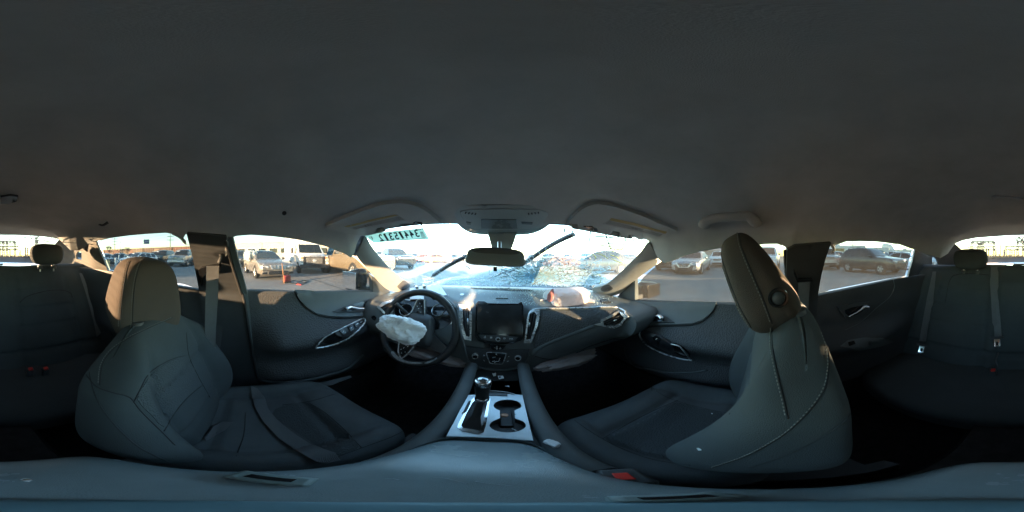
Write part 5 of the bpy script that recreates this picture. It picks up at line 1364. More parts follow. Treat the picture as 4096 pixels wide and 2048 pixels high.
KINDS_ = {
 # top line (y, z), belt height, half width, roof half width, wheelbase axles (front y, rear y), wheel radius, ground clearance
 'sedan': dict(top=[(2.34,.60),(2.28,.70),(2.05,.80),(1.5,.90),(.95,.96),(.55,1.18),(.15,1.38),(-.35,1.45),(-.9,1.42),(-1.35,1.25),(-1.8,1.06),(-2.2,1.02),(-2.33,.90)], belt=.93, w=.90, rw=.60, ax=(1.40,-1.35), r=.33, zb=.20, cab=(.95,.15,-.95,-1.75)),
 'suv': dict(top=[(2.28,.68),(2.22,.86),(2.0,.97),(1.5,1.05),(.95,1.10),(.55,1.36),(.2,1.58),(-.3,1.67),(-1.1,1.67),(-1.7,1.60),(-2.05,1.25),(-2.25,1.0),(-2.3,.8)], belt=1.05, w=.93, rw=.66, ax=(1.38,-1.33), r=.36, zb=.26, cab=(.95,.2,-1.72,-2.05)),
 'wagon': dict(top=[(2.28,.62),(2.22,.74),(2.0,.85),(1.5,.95),(1.0,1.0),(.6,1.24),(.2,1.44),(-.3,1.50),(-1.1,1.49),(-1.75,1.42),(-2.08,1.15),(-2.25,.95),(-2.3,.8)], belt=.97, w=.90, rw=.62, ax=(1.38,-1.3), r=.33, zb=.2, cab=(1.0,.2,-1.75,-2.08)),
 'bigsuv': dict(top=[(2.55,.95),(2.5,1.06),(2.3,1.12),(1.7,1.17),(1.15,1.2),(.8,1.55),(.5,1.78),(0,1.88),(-1.2,1.90),(-2.2,1.86),(-2.4,1.5),(-2.5,1.1),(-2.52,.9)], belt=1.2, w=1.0, rw=.76, ax=(1.55,-1.5), r=.39, zb=.32, cab=(1.15,.5,-2.2,-2.4)),
 'pickup': dict(top=[(2.8,.95),(2.75,1.08),(2.5,1.14),(1.9,1.19),(1.3,1.22),(.95,1.55),(.6,1.78),(.1,1.86),(-.6,1.85),(-.85,1.6),(-.95,1.2),(-2.7,1.2),(-2.8,1.1)], belt=1.2, w=1.0, rw=.74, ax=(1.75,-1.8), r=.40, zb=.36, cab=(1.3,.6,-.6,-.9)),
}
WHEELC = {}
def wheel_mesh(r, alloy):
    k = (r, alloy)
    if k not in WHEELC:
        t = MB().lathe([(r * .62, -.11), (r * .9, -.115), (r, -.09), (r, .09), (r * .9, .115), (r * .62, .11)], (0, 0, 0), (1, 0, 0), 20)
        rm = MB()
        rm.lathe([(r * .64, -.10), (r * .64, .06), (r * .60, .095), (r * .56, .08), (r * .5, .02), (0.0, .02)], (0, 0, 0), (1, 0, 0), 20)
        if alloy:
            for i in range(5):
                a = 2 * PI * i / 5
                for da in (-.16, .16):
                    rm.bar((.07, .1 * r * math.cos(a), .1 * r * math.sin(a)), (.085, .6 * r * math.cos(a + da), .6 * r * math.sin(a + da)), .03, .05)
            rm.lathe([(r * .16, .03), (r * .14, .1), (0, .1)], (0, 0, 0), (1, 0, 0), 12)
        a_ = t.build("tmp_tyre", TYRE, None, smooth=40); b_ = rm.build("tmp_rim", ALLOY if alloy else STEELW, None, smooth=40)
        ma, mb2 = a_.data, b_.data; bpy.data.objects.remove(a_); bpy.data.objects.remove(b_)
        ma.name, mb2.name = "wheel", "rim"
        WHEELC[k] = (ma, mb2)
    return WHEELC[k]
def car(kind, label, pos, head, pm, name="parked_car", cat="car", group="vehicles parked around the lot", scale=1.0, grille='bar', alloy=True, mirror=True, roofrail=False, detail=2, glassm=None, sticker=False):
    """head: compass direction the nose points to, degrees clockwise from the viewer's +Y"""
    K = KINDS_[kind]
    root = thing(name, label, cat, (0, 0, 0), group=group)
    top = catmull([Vector((0, y, z)) for y, z in K['top']], 3)
    Wd, rw, belt, zb = K['w'], K['rw'], K['belt'], K['zb']
    y0, y1 = K['top'][0][0], K['top'][-1][0]
    c0, c1, c2, c3 = K['cab']
    def sect(y, z):
        e = min(1, (y0 - y) / .35 + .0); e2 = min(1, (y - y1) / .3)
        f = (1 - .16 * (1 - min(1, e)) ** 2) * (1 - .10 * (1 - min(1, e2)) ** 2)
        w = Wd * f
        bz = min(belt, z - .035)
        k = max(0, min(1, (z - belt) / (max(p[1] for p in K['top']) - belt)))
        tw = w * (0.93) * (1 - k) + rw * k
        hb = zb + .10 * (1 - min(1, e)) ** 2
        return [(0, hb), (w * .80, hb), (w * .97, hb + .10), (w, hb + .28), (w * .985, (hb + .28 + bz) / 2 + .08), (w * .955, bz), (tw, z - .025 - .02 * k), (tw * .86, z - .004), (tw * .5, z + .012), (0, z + .02)]
    rows = []
    for p in top:
        s_ = sect(p.y, p.z)
        rows.append([Vector((x, p.y, z)) for x, z in s_] + [Vector((-x, p.y, z)) for x, z in reversed(s_[1:-1])])
    mb = MB(); mb.grid(rows, closed_u=True)
    n = len(rows[0])
    mb.add(rows[0], [tuple(range(n))]); mb.add(rows[-1], [tuple(reversed(range(n)))])
    body_ = mb.build("body", pm, root, smooth=45)
    # windows: side panes, windscreen, rear screen, each proud of the body
    def zt(y):
        for a, b in zip(top, top[1:]):
            if b.y <= y <= a.y: return a.z + (b.z - a.z) * (a.y - y) / max(1e-6, a.y - b.y)
        return top[-1].z
    gm = glassm or CGLASS
    def side_pt(s, y, t):
        q = sect(y, zt(y)); a, b = q[5], q[6]
        return Vector((s * (a[0] + (b[0] - a[0]) * t + .008), y, a[1] + (b[1] - a[1]) * t))
    cuts = {'sedan': [(.72, -.32), (-.42, -1.25)], 'suv': [(.72, -.3), (-.4, -1.15), (-1.25, -1.78)], 'wagon': [(.75, -.3), (-.4, -1.1), (-1.2, -1.85)], 'bigsuv': [(.95, -.1), (-.2, -1.15), (-1.25, -2.2)], 'pickup': [(1.05, .2), (.1, -.62)]}[kind]
    for s in (-1, 1):
        for (ya, yb) in cuts:
            g_ = MB(); rr = []
            for i in range(7):
                y = ya + (yb - ya) * i / 6
                h = zt(y) - belt; hi = 0.90 if h > .12 else 0.5
                rr.append([side_pt(s, y, .07), side_pt(s, y, .5), side_pt(s, y, hi)])
            g_.grid(rr).build("side_window", gm, root, smooth=60)
    for nm, ya, yb in (("windscreen", c0 - .04, c1 + .02), ("rear_screen", c2 - .06, c3 + .05)):
        g_ = MB(); rr = []
        for i in range(6):
            y = ya + (yb - ya) * i / 5; q = sect(y, zt(y))
            xx = q[7][0]
            rr.append([Vector((xx * f, y, q[9][1] + (q[7][1] - q[9][1]) * f * f + .010)) + Vector((0, .008 if ya > 0 else -.008, 0)) for f in (-.98, -.6, -.2, .2, .6, .98)])
        if nm == "windscreen" or kind != 'pickup': g_.grid(rr).build(nm, gm, root, smooth=60)
    # wheels in dark arches
    ma, mb_ = wheel_mesh(K['r'], alloy)
    for y in K['ax']:
        for s in (-1, 1):
            MB().lathe([(0, .0), (K['r'] * 1.17, .0), (K['r'] * 1.2, -.02)], (s * (Wd - .012), y, K['r'] + .03), (s, 0, 0), 24).build("wheel_arch", DARKG, root, smooth=0)
            w_ = link_mesh("wheel", ma, None, root); w_.location = (s * (Wd - .085), y, K['r'])
            if s < 0: w_.rotation_euler = (0, 0, PI)
            r_ = link_mesh("rim", mb_, None, w_)
    # front: lamps, grille, bumper, badge
    zf = zt(y0 - .12); yf = y0
    hl = .11 if kind in ('sedan', 'wagon') else .13
    for s in (-1, 1):
        softbox(6, lambda x, y, z: Vector((s * (Wd * .70 + x * .20), yf - .13 + y * .12 - .06 * x * (1), zf - .12 + z * hl * .6 + .02 * x)), 4).build("headlight", LAMP, root, smooth=180)
        softbox(5, lambda x, y, z: Vector((s * (Wd * .72 + x * .18), y1 + .09 + y * .12, min(belt, 1.0) - .12 + z * .09)), 4).build("tail_light", REDL, root, smooth=180)
    softbox(6, lambda x, y, z: Vector((x * Wd * .42 * (1 + .08 * z), yf - .03 + y * .05, zf - .15 + z * .09)), 5).build("grille", DARKG, root, smooth=60)
    if detail > 1:
        for i in range(3): MB().box((0, yf + .022, zf - .20 + .05 * i), (Wd * .78, .012, .014)).build("grille_bar", CHROME, root)
        softbox(6, lambda x, y, z: Vector((x * Wd * .55, yf + .0 + y * .04, zb + .16 + z * .07)), 5).build("bumper_opening", DARKG, root, smooth=60)
    if mirror:
        for s in (-1, 1):
            softbox(5, lambda x, y, z: Vector((s * (Wd + .09 + x * .09), c0 - .35 + y * .06, belt + .06 + z * .065)), 3.5).build("side_mirror", pm if detail > 1 else DARKG, root, smooth=180)
    if roofrail:
        for s in (-1, 1):
            MB().tube(catmull([Vector((s * rw * .95, .1, zt(.1))), Vector((s * rw * .95, -.2, zt(-.2) + .05)), Vector((s * rw * .95, -1.3, zt(-1.3) + .05)), Vector((s * rw * .95, -1.6, zt(-1.6)))], 4), .02, 6).build("roof_rail", DARKG, root, smooth=180)
    if sticker:
        y = c1 + (c0 - c1) * .25; MB().add([Vector((x, y + dy, zt(y + dy) + .045)) for x, dy in ((rw * .35, -.02), (rw * .8, -.02), (rw * .8, .10), (rw * .35, .10))], [(0, 1, 2, 3)]).build("window_sticker", WHITEP, root)
    root.location = (pos[0], pos[1], GZ); root.rotation_euler = (0, 0, -math.radians(head)); root.scale = (scale,) * 3
    root.matrix_world = Matrix.Translation(root.location) @ root.rotation_euler.to_matrix().to_4x4() @ Matrix.Scale(scale, 4)
    return root
def at(u, v=None, d=None):
    return ground(u, v) if v else hr(u, 1024, d)
def az(u): return (u - 2010) / 4096 * 360
SILVER = paint("silver paint", (0.42, 0.43, 0.44), .5); WHITE = paint("white paint", (0.74, 0.75, 0.75), 0); BLACK = paint("black paint", (0.018, 0.019, 0.02), .2)
GREY = paint("grey paint", (0.14, 0.15, 0.16), .4); PEWTER = paint("pewter paint", (0.30, 0.31, 0.30), .5); BLUE = paint("blue paint", (0.05, 0.13, 0.30), .4)
REDP = paint("red paint", (0.42, 0.04, 0.03), .1); CHAMP = paint("champagne paint", (0.33, 0.30, 0.26), .5); GREEN = paint("dark green paint", (0.03, 0.05, 0.045), .4); TAN = paint("tan paint", (0.19, 0.15, 0.10), .2); SLATE = paint("slate paint", (0.035, 0.04, 0.043), .3)
def by_front(u, d, head, L):     # put the middle of the nose at bearing u, distance d
    p = hr(u, 1024, d); h = math.radians(head); return (p.x - math.sin(h) * L, p.y - math.cos(h) * L)

# --- seen through the rear window of the driver's side
car('sedan', "black sedan with bright damaged front standing behind the plywood board", by_front(452, 17.5, 62, 2.3), 62, BLACK)
wg = car('wagon', "white estate car with roof rails behind the blue post, left of the sunlit headrest", by_front(487, 16.0, 98, 2.3), 98, WHITE, roofrail=True, sticker=True)
car('bigsuv', "dark green sport utility with chrome front, half hidden by the driver's headrest", by_front(612, 19.5, 88, 2.55), 84, GREEN, roofrail=False, sticker=True)
tahoe = car('bigsuv', "silver grey sport utility with chrome bumper, nearest the pillar behind the driver's window", by_front(702, 16.8, 88, 2.55), 88, PEWTER, sticker=True)
for rt, hd in ((tahoe, 0),):
    MB().box((0, 2.60, .58), (1.9, .14, .22)).build("bumper", CHROME, None, bevel=.03).parent = rt
    MB().box((0, 2.585, .93), (1.5, .05, .05)).build("grille_strip", CHROME, None, bevel=.01).parent = rt
    MB().prism([(-.11, 2.615, .91), (-.04, 2.615, .91), (-.03, 2.615, .895), (.03, 2.615, .895), (.04, 2.615, .91), (.11, 2.615, .91), (.09, 2.615, .95), (.04, 2.615, .95), (.03, 2.615, .965), (-.03, 2.615, .965), (-.04, 2.615, .95), (-.09, 2.615, .95)], (0, .015, 0)).build("badge", mat("gold badge", (.7, .5, .15), .3, .6), None).parent = rt
    MB().box((0, 2.675, .57), (.34, .012, .16)).build("number_plate", mat("cream plate", (.6, .55, .42), .6), None).parent = rt
car('sedan', "pale blue sedan between the white estate and the dark green sport utility", at(575, None, 25)[:2], 85, paint("pale blue paint", (.30, .38, .44), .4), detail=1)
car('bigsuv', "cream van roof showing behind the dark green sport utility", at(628, None, 27)[:2], 85, paint("cream paint", (.62, .55, .42), 0), detail=1, name="parked_van", cat="van")
car('sedan', "grey sedan in the far row behind the black sedan", at(430, None, 27)[:2], 60, GREY, detail=1)
car('suv', "dark hatchback in the far row right of the white estate", at(552, None, 29)[:2], 80, SLATE, detail=1)
car('sedan', "dark sedan at the left edge of the rear side window, far row", at(395, None, 24)[:2], 50, SLATE, detail=1)
car('sedan', "white car seen through the small quarter window on the driver side", at(312, None, 15)[:2], 40, WHITE, detail=1)
for u, d, k, pm, lb in ((418, 33, 'suv', WHITE, "white off-road car far left in the back row, under the broad bare tree"), (470, 31, 'sedan', SILVER, "silver sedan in the back row right behind the blue post"), (500, 36, 'sedan', REDP, "red sedan in the back row above the white estate's roof"),
     (530, 34, 'suv', BLUE, "blue off-road car in the back row above the white estate's tail"), (600, 34, 'sedan', WHITE, "white sedan in the back row under the billboard"), (655, 30, 'suv', GREY, "grey off-road car in the back row between the two big sport utilities"), (760, 27, 'suv', BLUE, "blue off-road car behind the silver grey sport utility by the pillar"), (783, 21, 'sedan', SLATE, "slate sedan half hidden by the driver side pillar")):
    car(k, lb, at(u, None, d)[:2], az(u) + 195, pm, detail=1)
# --- seen through the driver's window
merc = car('sedan', "silver champagne sedan with four round headlights and dirty bumper, facing the driver's window", by_front(1112, 7.6, 80, 2.3), 80, CHAMP, glassm=mat("dirty car glass", (.06, .075, .075), .12, spec=.7))
for s in (-1, 1):
    for x, r, z in ((.66, .115, .66), (.42, .085, .645)):
        MB().lathe([(0, .035), (r * .7, .028), (r, 0.0), (r * 1.05, -.06)], (s * x, 2.20 + .10 * (0.7 - x), z), (s * .12, 1, .18), 20).build("round_headlight", LAMP, None, smooth=60).parent = merc
        MB().lathe([(r, .012), (r * 1.08, .006), (r * 1.1, -.02)], (s * x, 2.20 + .10 * (0.7 - x), z), (s * .12, 1, .18), 20).build("lamp_ring", CHROME, None, smooth=60).parent = merc
MB().prism([(-.40, 2.36, .70), (.40, 2.36, .70), (.34, 2.40, .52), (-.34, 2.40, .52)], (0, -.08, 0)).build("chrome_grille", CHROME, None).parent = merc
for i in range(4): MB().box((0, 2.405 - .012 * i, .55 + .04 * i), (.62 + .03 * i, .02, .018)).build("grille_slat", DARKG, None).parent = merc
for i in (-1, 0, 1): MB().box((i * .18, 2.40, .61), (.012, .03, .16)).build("grille_slat", CHROME, None).parent = merc
MB().tube([Vector((0, 2.22, .84 + 0)) + Vector((.04 * math.cos(a), 0, .04 * math.sin(a))) for a in [2 * PI * i / 20 for i in range(20)]], .004, 5, closed=True).build("bonnet_star", BRIGHT, None).parent = merc
for a in (90, 210, 330): MB().bar((0, 2.22, .84), (.04 * math.cos(math.radians(a)), 2.22, .84 + .04 * math.sin(math.radians(a))), .005).build("star_arm", BRIGHT, None).parent = merc
MB().box((0, 2.405, .33), (1.0, .04, .11)).build("lower_opening", DARKG, None, bevel=.02).parent = merc
for s in (-1, 1): MB().box((s * .66, 2.34, .33), (.24, .05, .10)).build("fog_opening", DARKG, None, bevel=.02).parent = merc
MB().box((.55, 2.33, .46), (.5, .04, .02)).build("bumper_gouge", DARKG, None).parent = merc
# crumpled clear sheet over its far side
sh = crumple(Vector((0, 0, 0)), Vector((.35, 0, 0)), Vector((0, .9, 0)), Vector((0, 0, .32)), 31, .25, n=16, e=4).build("plastic_sheet", mat("bluish wrap", (.34, .40, .42), .35, var=.3, vscale=5), None, smooth=30)
sh.parent = merc; sh.location = (.72, -.5, 1.12)
car('suv', "dark car parked behind the champagne sedan on its left", at(968, None, 17)[:2], 110, SLATE, detail=1)
car('sedan', "white car with red lamp far behind, left of the champagne sedan", at(955, None, 24)[:2], 100, WHITE, detail=1)
# white box van with a black grille
van = thing("box_truck", "white box truck with wide black grille and amber lamps beside the champagne sedan", "truck", group="vehicles parked around the lot")
def lv(x, y, z): return Vector((x, y, z))
nose = [(1.55,1.0,.55),(1.5,1.12,.55),(1.0,1.18,.6),(.55,1.25,.75)]
mb = MB(); rr = []
for y, zt_, zb_ in ((1.6, .98, .42), (1.56, 1.10, .40), (1.2, 1.17, .40), (.75, 1.27, .40), (.35, 1.75, .40), (.1, 2.05, .40), (-.6, 2.12, .40), (-1.0, 2.12, .40)):
    w = .95 if y > .9 else 1.0; tw = w if zt_ < 1.4 else .86
    rr.append([lv(w * .9, y, zb_), lv(w, y, zb_ + .1), lv(w, y, min(zt_ - .05, 1.2)), lv(tw, y, zt_ - .04), lv(tw * .9, y, zt_), lv(-tw * .9, y, zt_), lv(-tw, y, zt_ - .04), lv(-w, y, min(zt_ - .05, 1.2)), lv(-w, y, zb_ + .1), lv(-w * .9, y, zb_)])
mb.grid(rr, closed_u=True); mb.add(rr[0], [tuple(range(10))]); mb.build("cab", WHITE, None, smooth=35).parent = van
MB().box((0, -3.0, 1.95), (2.3, 4.2, 2.5)).build("cargo_box", mat("white box panels", (.72, .73, .72), .5, var=.08), None, bevel=.03).parent = van
MB().add([lv(-.80, .72, 1.33), lv(.80, .72, 1.33), lv(.76, .14, 2.0), lv(-.76, .14, 2.0)], [(0, 1, 2, 3)]).build("windscreen", CGLASS, None).parent = van
for s in (-1, 1):
    MB().add([lv(s * 1.004, .55, 1.28), lv(s * 1.004, -.45, 1.28), lv(s * .88, -.45, 2.0), lv(s * .90, .05, 1.95)], [(0, 1, 2, 3)]).build("side_window", CGLASS, None).parent = van
    MB().box((s * .82, 1.60, .82), (.16, .05, .20)).build("headlight", LAMP, None, bevel=.02).parent = van
    MB().box((s * .82, 1.60, 1.0), (.16, .05, .10)).build("indicator", AMBER, None, bevel=.01).parent = van
    MB().box((s * 1.25, .45, 1.5), (.14, .08, .36)).build("side_mirror", DARKG, None, bevel=.02).parent = van
    MB().bar((s * 1.0, .5, 1.35), (s * 1.22, .46, 1.42), .03).build("mirror_arm", DARKG, None).parent = van
MB().box((0, 1.605, .83), (1.46, .05, .52)).build("grille", DARKG, None, bevel=.02).parent = van
MB().box((0, 1.63, .83), (1.06, .03, .40)).build("grille_frame", mat("grey grille plastic", (.14, .14, .14), .5), None, bevel=.01).parent = van
for i in range(4): MB().box((0, 1.65, .69 + .095 * i), (.96, .03, .035)).build("grille_slat", MATS["grey grille plastic"], None).parent = van
for x in (-.32, 0, .32): MB().box((x, 1.655, .83), (.03, .02, .36)).build("grille_slat", MATS["grey grille plastic"], None).parent = van
MB().lathe([(0, .02), (.10, .016), (.12, 0)], (0, 1.665, .83), (0, 1, 0), 20).build("oval_badge", mat("grey blue badge", (.25, .30, .36), .4), None).parent = van
text_mesh("badge_script", "Ford", .11, WHITEP, None, (0, 1.69, .83), (-1, 0, 0), (0, 0, 1), ext=.002, shear=.3).parent = van
MB().box((0, 1.68, .47), (1.9, .16, .24)).build("bumper", mat("black bumper", (.05, .05, .052), .5), None, bevel=.03).parent = van
MB().box((0, 1.765, .50), (.7, .01, .10)).build("bumper_slot", DARKG, None).parent = van
ma, mb_ = wheel_mesh(.38, False)
for y in (.95, -3.6):
    for s in (-1, 1):
        w_ = link_mesh("wheel", ma, None, van); w_.location = (s * .88, y, .38); w_.rotation_euler = (0, 0, 0 if s > 0 else PI); link_mesh("rim", mb_, None, w_)
p = by_front(1258, 10.3, 97, 1.6); van.location = (p[0], p[1], GZ); van.rotation_euler = (0, 0, -math.radians(97))
car('pickup', "blue pickup truck parked in shade right of the white box truck", at(1345, None, 14.2)[:2], 292, paint("dusty blue paint", (.10, .17, .21), .3), name="pickup_truck", cat="truck", detail=1)
car('pickup', "tan gold pickup truck with bright wheel near the driver's A pillar", (-7.9, 6.0), 97, TAN, name="pickup_truck", cat="truck")
# --- seen through the windscreen
car('pickup', "black pickup truck with bulky front, right of the driver's A pillar", by_front(1628, 13.0, 118, 2.8), 118, BLACK, name="pickup_truck", cat="truck")
car('suv', "dark green off-road car behind the black pickup", by_front(1545, 15.5, 130, 2.3), 130, SLATE)
car('sedan', "small red car on the left of the pair beyond the bonnet", at(1705, None, 30)[:2], 60, REDP, detail=1)
car('sedan', "orange red car beside the thin white pole beyond the bonnet", at(1752, None, 27)[:2], 55, paint("orange red paint", (.5, .10, .05), .1), detail=1)
for i, (u, d, k, pm, lb) in enumerate([(1655, 33, 'suv', GREY, "grey off-road car far off above the black pickup"), (1815, 34, 'sedan', SLATE, "slate sedan far off right of the thin white pole"), (1850, 38, 'suv', WHITE, "white off-road car far off, left of the interior mirror"), (2130, 34, 'sedan', SILVER, "silver sedan far off just right of the interior mirror"),
     (2200, 37, 'suv', GREY, "grey off-road car far off under the broken wiper"), (2270, 33, 'sedan', WHITE, "white sedan far off behind the cracked glass, right of the broken wiper"), (2360, 30, 'suv', SILVER, "silver off-road car behind the dense cracks"), (2440, 27, 'pickup', GREEN, "green pickup behind the cracks near the passenger's A pillar"), (2520, 24, 'sedan', GREY, "grey sedan behind the lower right cracks")]):
    car(k, lb, at(u, None, d)[:2], (az(u) + 180 + (20 if i % 2 else -35)) % 360, pm, detail=1)
car('sedan', "grey sedan with round dark wheel close behind the cracks on the passenger side", at(2395, None, 10.5)[:2], 300, SLATE, detail=1)
# --- seen through the passenger's window
nis = car('sedan', "silver sedan with V shaped grille facing the passenger window", by_front(2752, 9.5, 256, 2.3), 262, SILVER, alloy=True)
MB().prism([(-.52, 2.36, .74), (-.44, 2.36, .74), (-.26, 2.40, .50), (.26, 2.40, .50), (.44, 2.36, .74), (.52, 2.36, .74), (.30, 2.40, .44), (-.30, 2.40, .44)], (0, .02, 0)).build("grille_frame", CHROME, None).parent = nis
MB().prism([(-.60, 2.33, .66), (-.30, 2.395, .43), (.30, 2.395, .43), (.60, 2.33, .66), (.50, 2.39, .24), (-.50, 2.39, .24)], (0, -.05, 0)).build("lower_grille", DARKG, None).parent = nis
MB().tube([Vector((.06 * math.cos(a), 2.42, .64 + .06 * math.sin(a))) for a in [2 * PI * i / 18 for i in range(18)]], .008, 5, closed=True).build("ring_badge", BRIGHT, None).parent = nis
MB().box((0, 2.425, .64), (.15, .01, .024)).build("badge_bar", BRIGHT, None).parent = nis
for s in (-1, 1): MB().box((s * .68, 2.31, .30), (.26, .05, .10)).build("fog_opening", DARKG, None, bevel=.02).parent = nis
car('suv', "dark car in the shade left of the silver sedan with V shaped grille", by_front(2655, 11.5, 262, 2.3), 262, SLATE)
car('suv', "white car behind the silver sedan, cut off by the passenger headrest", by_front(2868, 15.5, 262, 2.3), 262, WHITE)
car('bigsuv', "white van beyond the gap between passenger headrest and pillar", at(3068, None, 14)[:2], 280, WHITE, name="parked_van", cat="van", detail=1)
car('sedan', "grey sedan in the row behind the silver sedan", at(2800, None, 24)[:2], 262, GREY, detail=1)
car('suv', "silver off-road car in the row behind, left of the silver sedan's roof", at(2730, None, 26)[:2], 262, SILVER, detail=1)
# --- seen through the rear window of the passenger side
car('pickup', "silver pickup truck with chrome grille at the front edge of the dusty rear window", by_front(3318, 12.6, 285, 2.8), 285, SILVER, name="pickup_truck", cat="truck")
car('suv', "white off-road car with dark windscreen behind the silver pickup", by_front(3372, 17, 280, 2.3), 280, WHITE)
rav = car('suv', "dark grey off-road car with bluish torn sheet over its side window and bright alloy wheels", at(3484, None, 11.2)[:2], 256, SLATE, roofrail=True)
sh = crumple(Vector((0, 0, 0)), Vector((.10, 0, 0)), Vector((0, .42, 0)), Vector((0, 0, .34)), 41, .2, n=12, e=4).build("torn_sheet", mat("teal wrap", (.22, .33, .34), .4, var=.4, vscale=6), None, smooth=30); sh.parent = rav; sh.location = (-.86, .15, 1.18)
car('sedan', "silver sedan parked behind the dark grey off-road car, nose to the right", at(3632, None, 13.8)[:2], 254, SILVER)
car('sedan', "pale sedan in the far row at the end of the dusty rear window", at(3655, None, 20)[:2], 254, paint("pale gold paint", (.5, .47, .4), .4), detail=1)
car('pickup', "white pickup truck in front of the tall lorry cab", at(3578, None, 26)[:2], 250, WHITE, name="pickup_truck", cat="truck", detail=1)
car('sedan', "white car at the quarter window of the passenger side", at(3742, None, 15)[:2], 350, WHITE, detail=1)
for u, d, k, pm, lb in ((3345, 23, 'suv', GREY, "grey off-road car between the silver pickup and the dark grey off-road car, back row"), (3425, 22, 'sedan', WHITE, "white sedan in the back row above the dark grey off-road car's tail"), (3530, 21, 'suv', SILVER, "silver off-road car in the back row above the dark grey car's bonnet"), (3600, 19, 'sedan', BLUE, "blue sedan in the back row behind the silver sedan"), (2905, 21, 'sedan', SILVER, "silver sedan hidden in part by the passenger headrest, back row"), (2640, 20, 'suv', WHITE, "white off-road car in the back row by the passenger's A pillar")):
    car(k, lb, at(u, None, d)[:2], az(u) + 130, pm, detail=1)
# --- motor homes and a lorry cab behind them
def motorhome(lbl, u, d, head, L, H, windows):
    t = thing("motor_home", lbl, "motor home", group="motor homes behind the parked cars")
    RVW = mat("motor home panels", (.70, .69, .65), .45, var=.06)
    MB().box((0, 0, .55 + H / 2), (2.4, L, H)).build("cabin", RVW, None, bevel=.18, seg=3).parent = t
    MB().box((0, L / 2 + .35, .9), (2.2, 1.2, .9)).build("cab_nose", RVW, None, bevel=.2).parent = t
    for y, w, z in windows:
        for s in (-1, 1): MB().box((s * 1.205, y, z), (.02, w, .55)).build("window", CGLASS, None, bevel=.01).parent = t
    for s in (-1, 1):
        MB().box((s * 1.204, 0, 1.15), (.015, L * .96, .14)).build("stripe", mat("beige stripe", (.35, .27, .2), .5), None).parent = t
        for y in (L / 2 - .5, -L / 2 + 1.6):
            ma, mb_ = wheel_mesh(.38, False); w_ = link_mesh("wheel", ma, None, t); w_.location = (s * 1.05, y, .38); w_.rotation_euler = (0, 0, 0 if s > 0 else PI); link_mesh("rim", mb_, None, w_)
    MB().box((0, -L * .1, .55 + H + .14), (.8, .9, .28)).build("roof_unit", RVW, None, bevel=.06).parent = t
    p = at(u, None, d); t.location = (p.x, p.y, GZ); t.rotation_euler = (0, 0, -math.radians(head))
motorhome("white motor home with two dark side windows behind the silver pickup", 3370, 31, 212, 8.5, 2.5, [(2.4, 1.0, 2.2), (-.6, 1.9, 2.2)])
motorhome("long white motor home to the right, behind the dark grey off-road car", 3468, 34, 216, 9, 2.3, [(2.6, .9, 2.0), (-2.6, 1.4, 2.0)])
motorhome("low cream motor home at the right end of the row", 3632, 36, 228, 7, 1.9, [(1.5, 1.0, 1.8)])
tk = thing("lorry_cab", "tall white lorry sleeper cab rising above the parked cars", "truck", group="vehicles parked around the lot")
mb = MB(); rr = []
for y, z in ((1.6, 1.6), (1.5, 2.2), (1.0, 2.6), (.6, 3.2), (.2, 3.7), (-.6, 3.95), (-1.6, 3.9), (-1.8, 3.7), (-1.85, .6)):
    rr.append([lv(x, y, zz) for x, zz in ((1.15, .6), (1.2, z * .6), (1.15, z - .25), (.9, z), (-.9, z), (-1.15, z - .25), (-1.2, z * .6), (-1.15, .6))])
mb.grid(rr, closed_u=True); mb.add(rr[0], [tuple(range(8))]); mb.build("cab", WHITE, None, smooth=40).parent = tk
for s in (-1, 1): MB().box((s * 1.2, -.6, 2.4), (.03, .7, .6)).build("side_window", CGLASS, None).parent = tk
MB().box((0, 2.4, 1.1), (1.8, 1.8, 1.2)).build("bonnet", WHITE, None, bevel=.25).parent = tk
for s in (-1, 1):
    for y in (2.2, -1.2):
        ma, mb_ = wheel_mesh(.5, False); w_ = link_mesh("wheel", ma, None, tk); w_.location = (s * 1.0, y, .5); w_.rotation_euler = (0, 0, 0 if s > 0 else PI); link_mesh("rim", mb_, None, w_)
p = at(3562, None, 38); tk.location = (p.x, p.y, GZ); tk.rotation_euler = (0, 0, -math.radians(238)); 
# ------------------------------------------------------------------ lot furniture, buildings, trees, far structures
def gpt(u, d, z=0.0):
    p = hr(u, 1024, d); return Vector((p.x, p.y, GZ + z))
WOODP = mat("weathered pole wood", (0.16, 0.12, 0.09), 0.9, var=0.2)
GALV = mat("galvanised steel", (0.34, 0.35, 0.36), 0.5, 0.6, var=0.1)
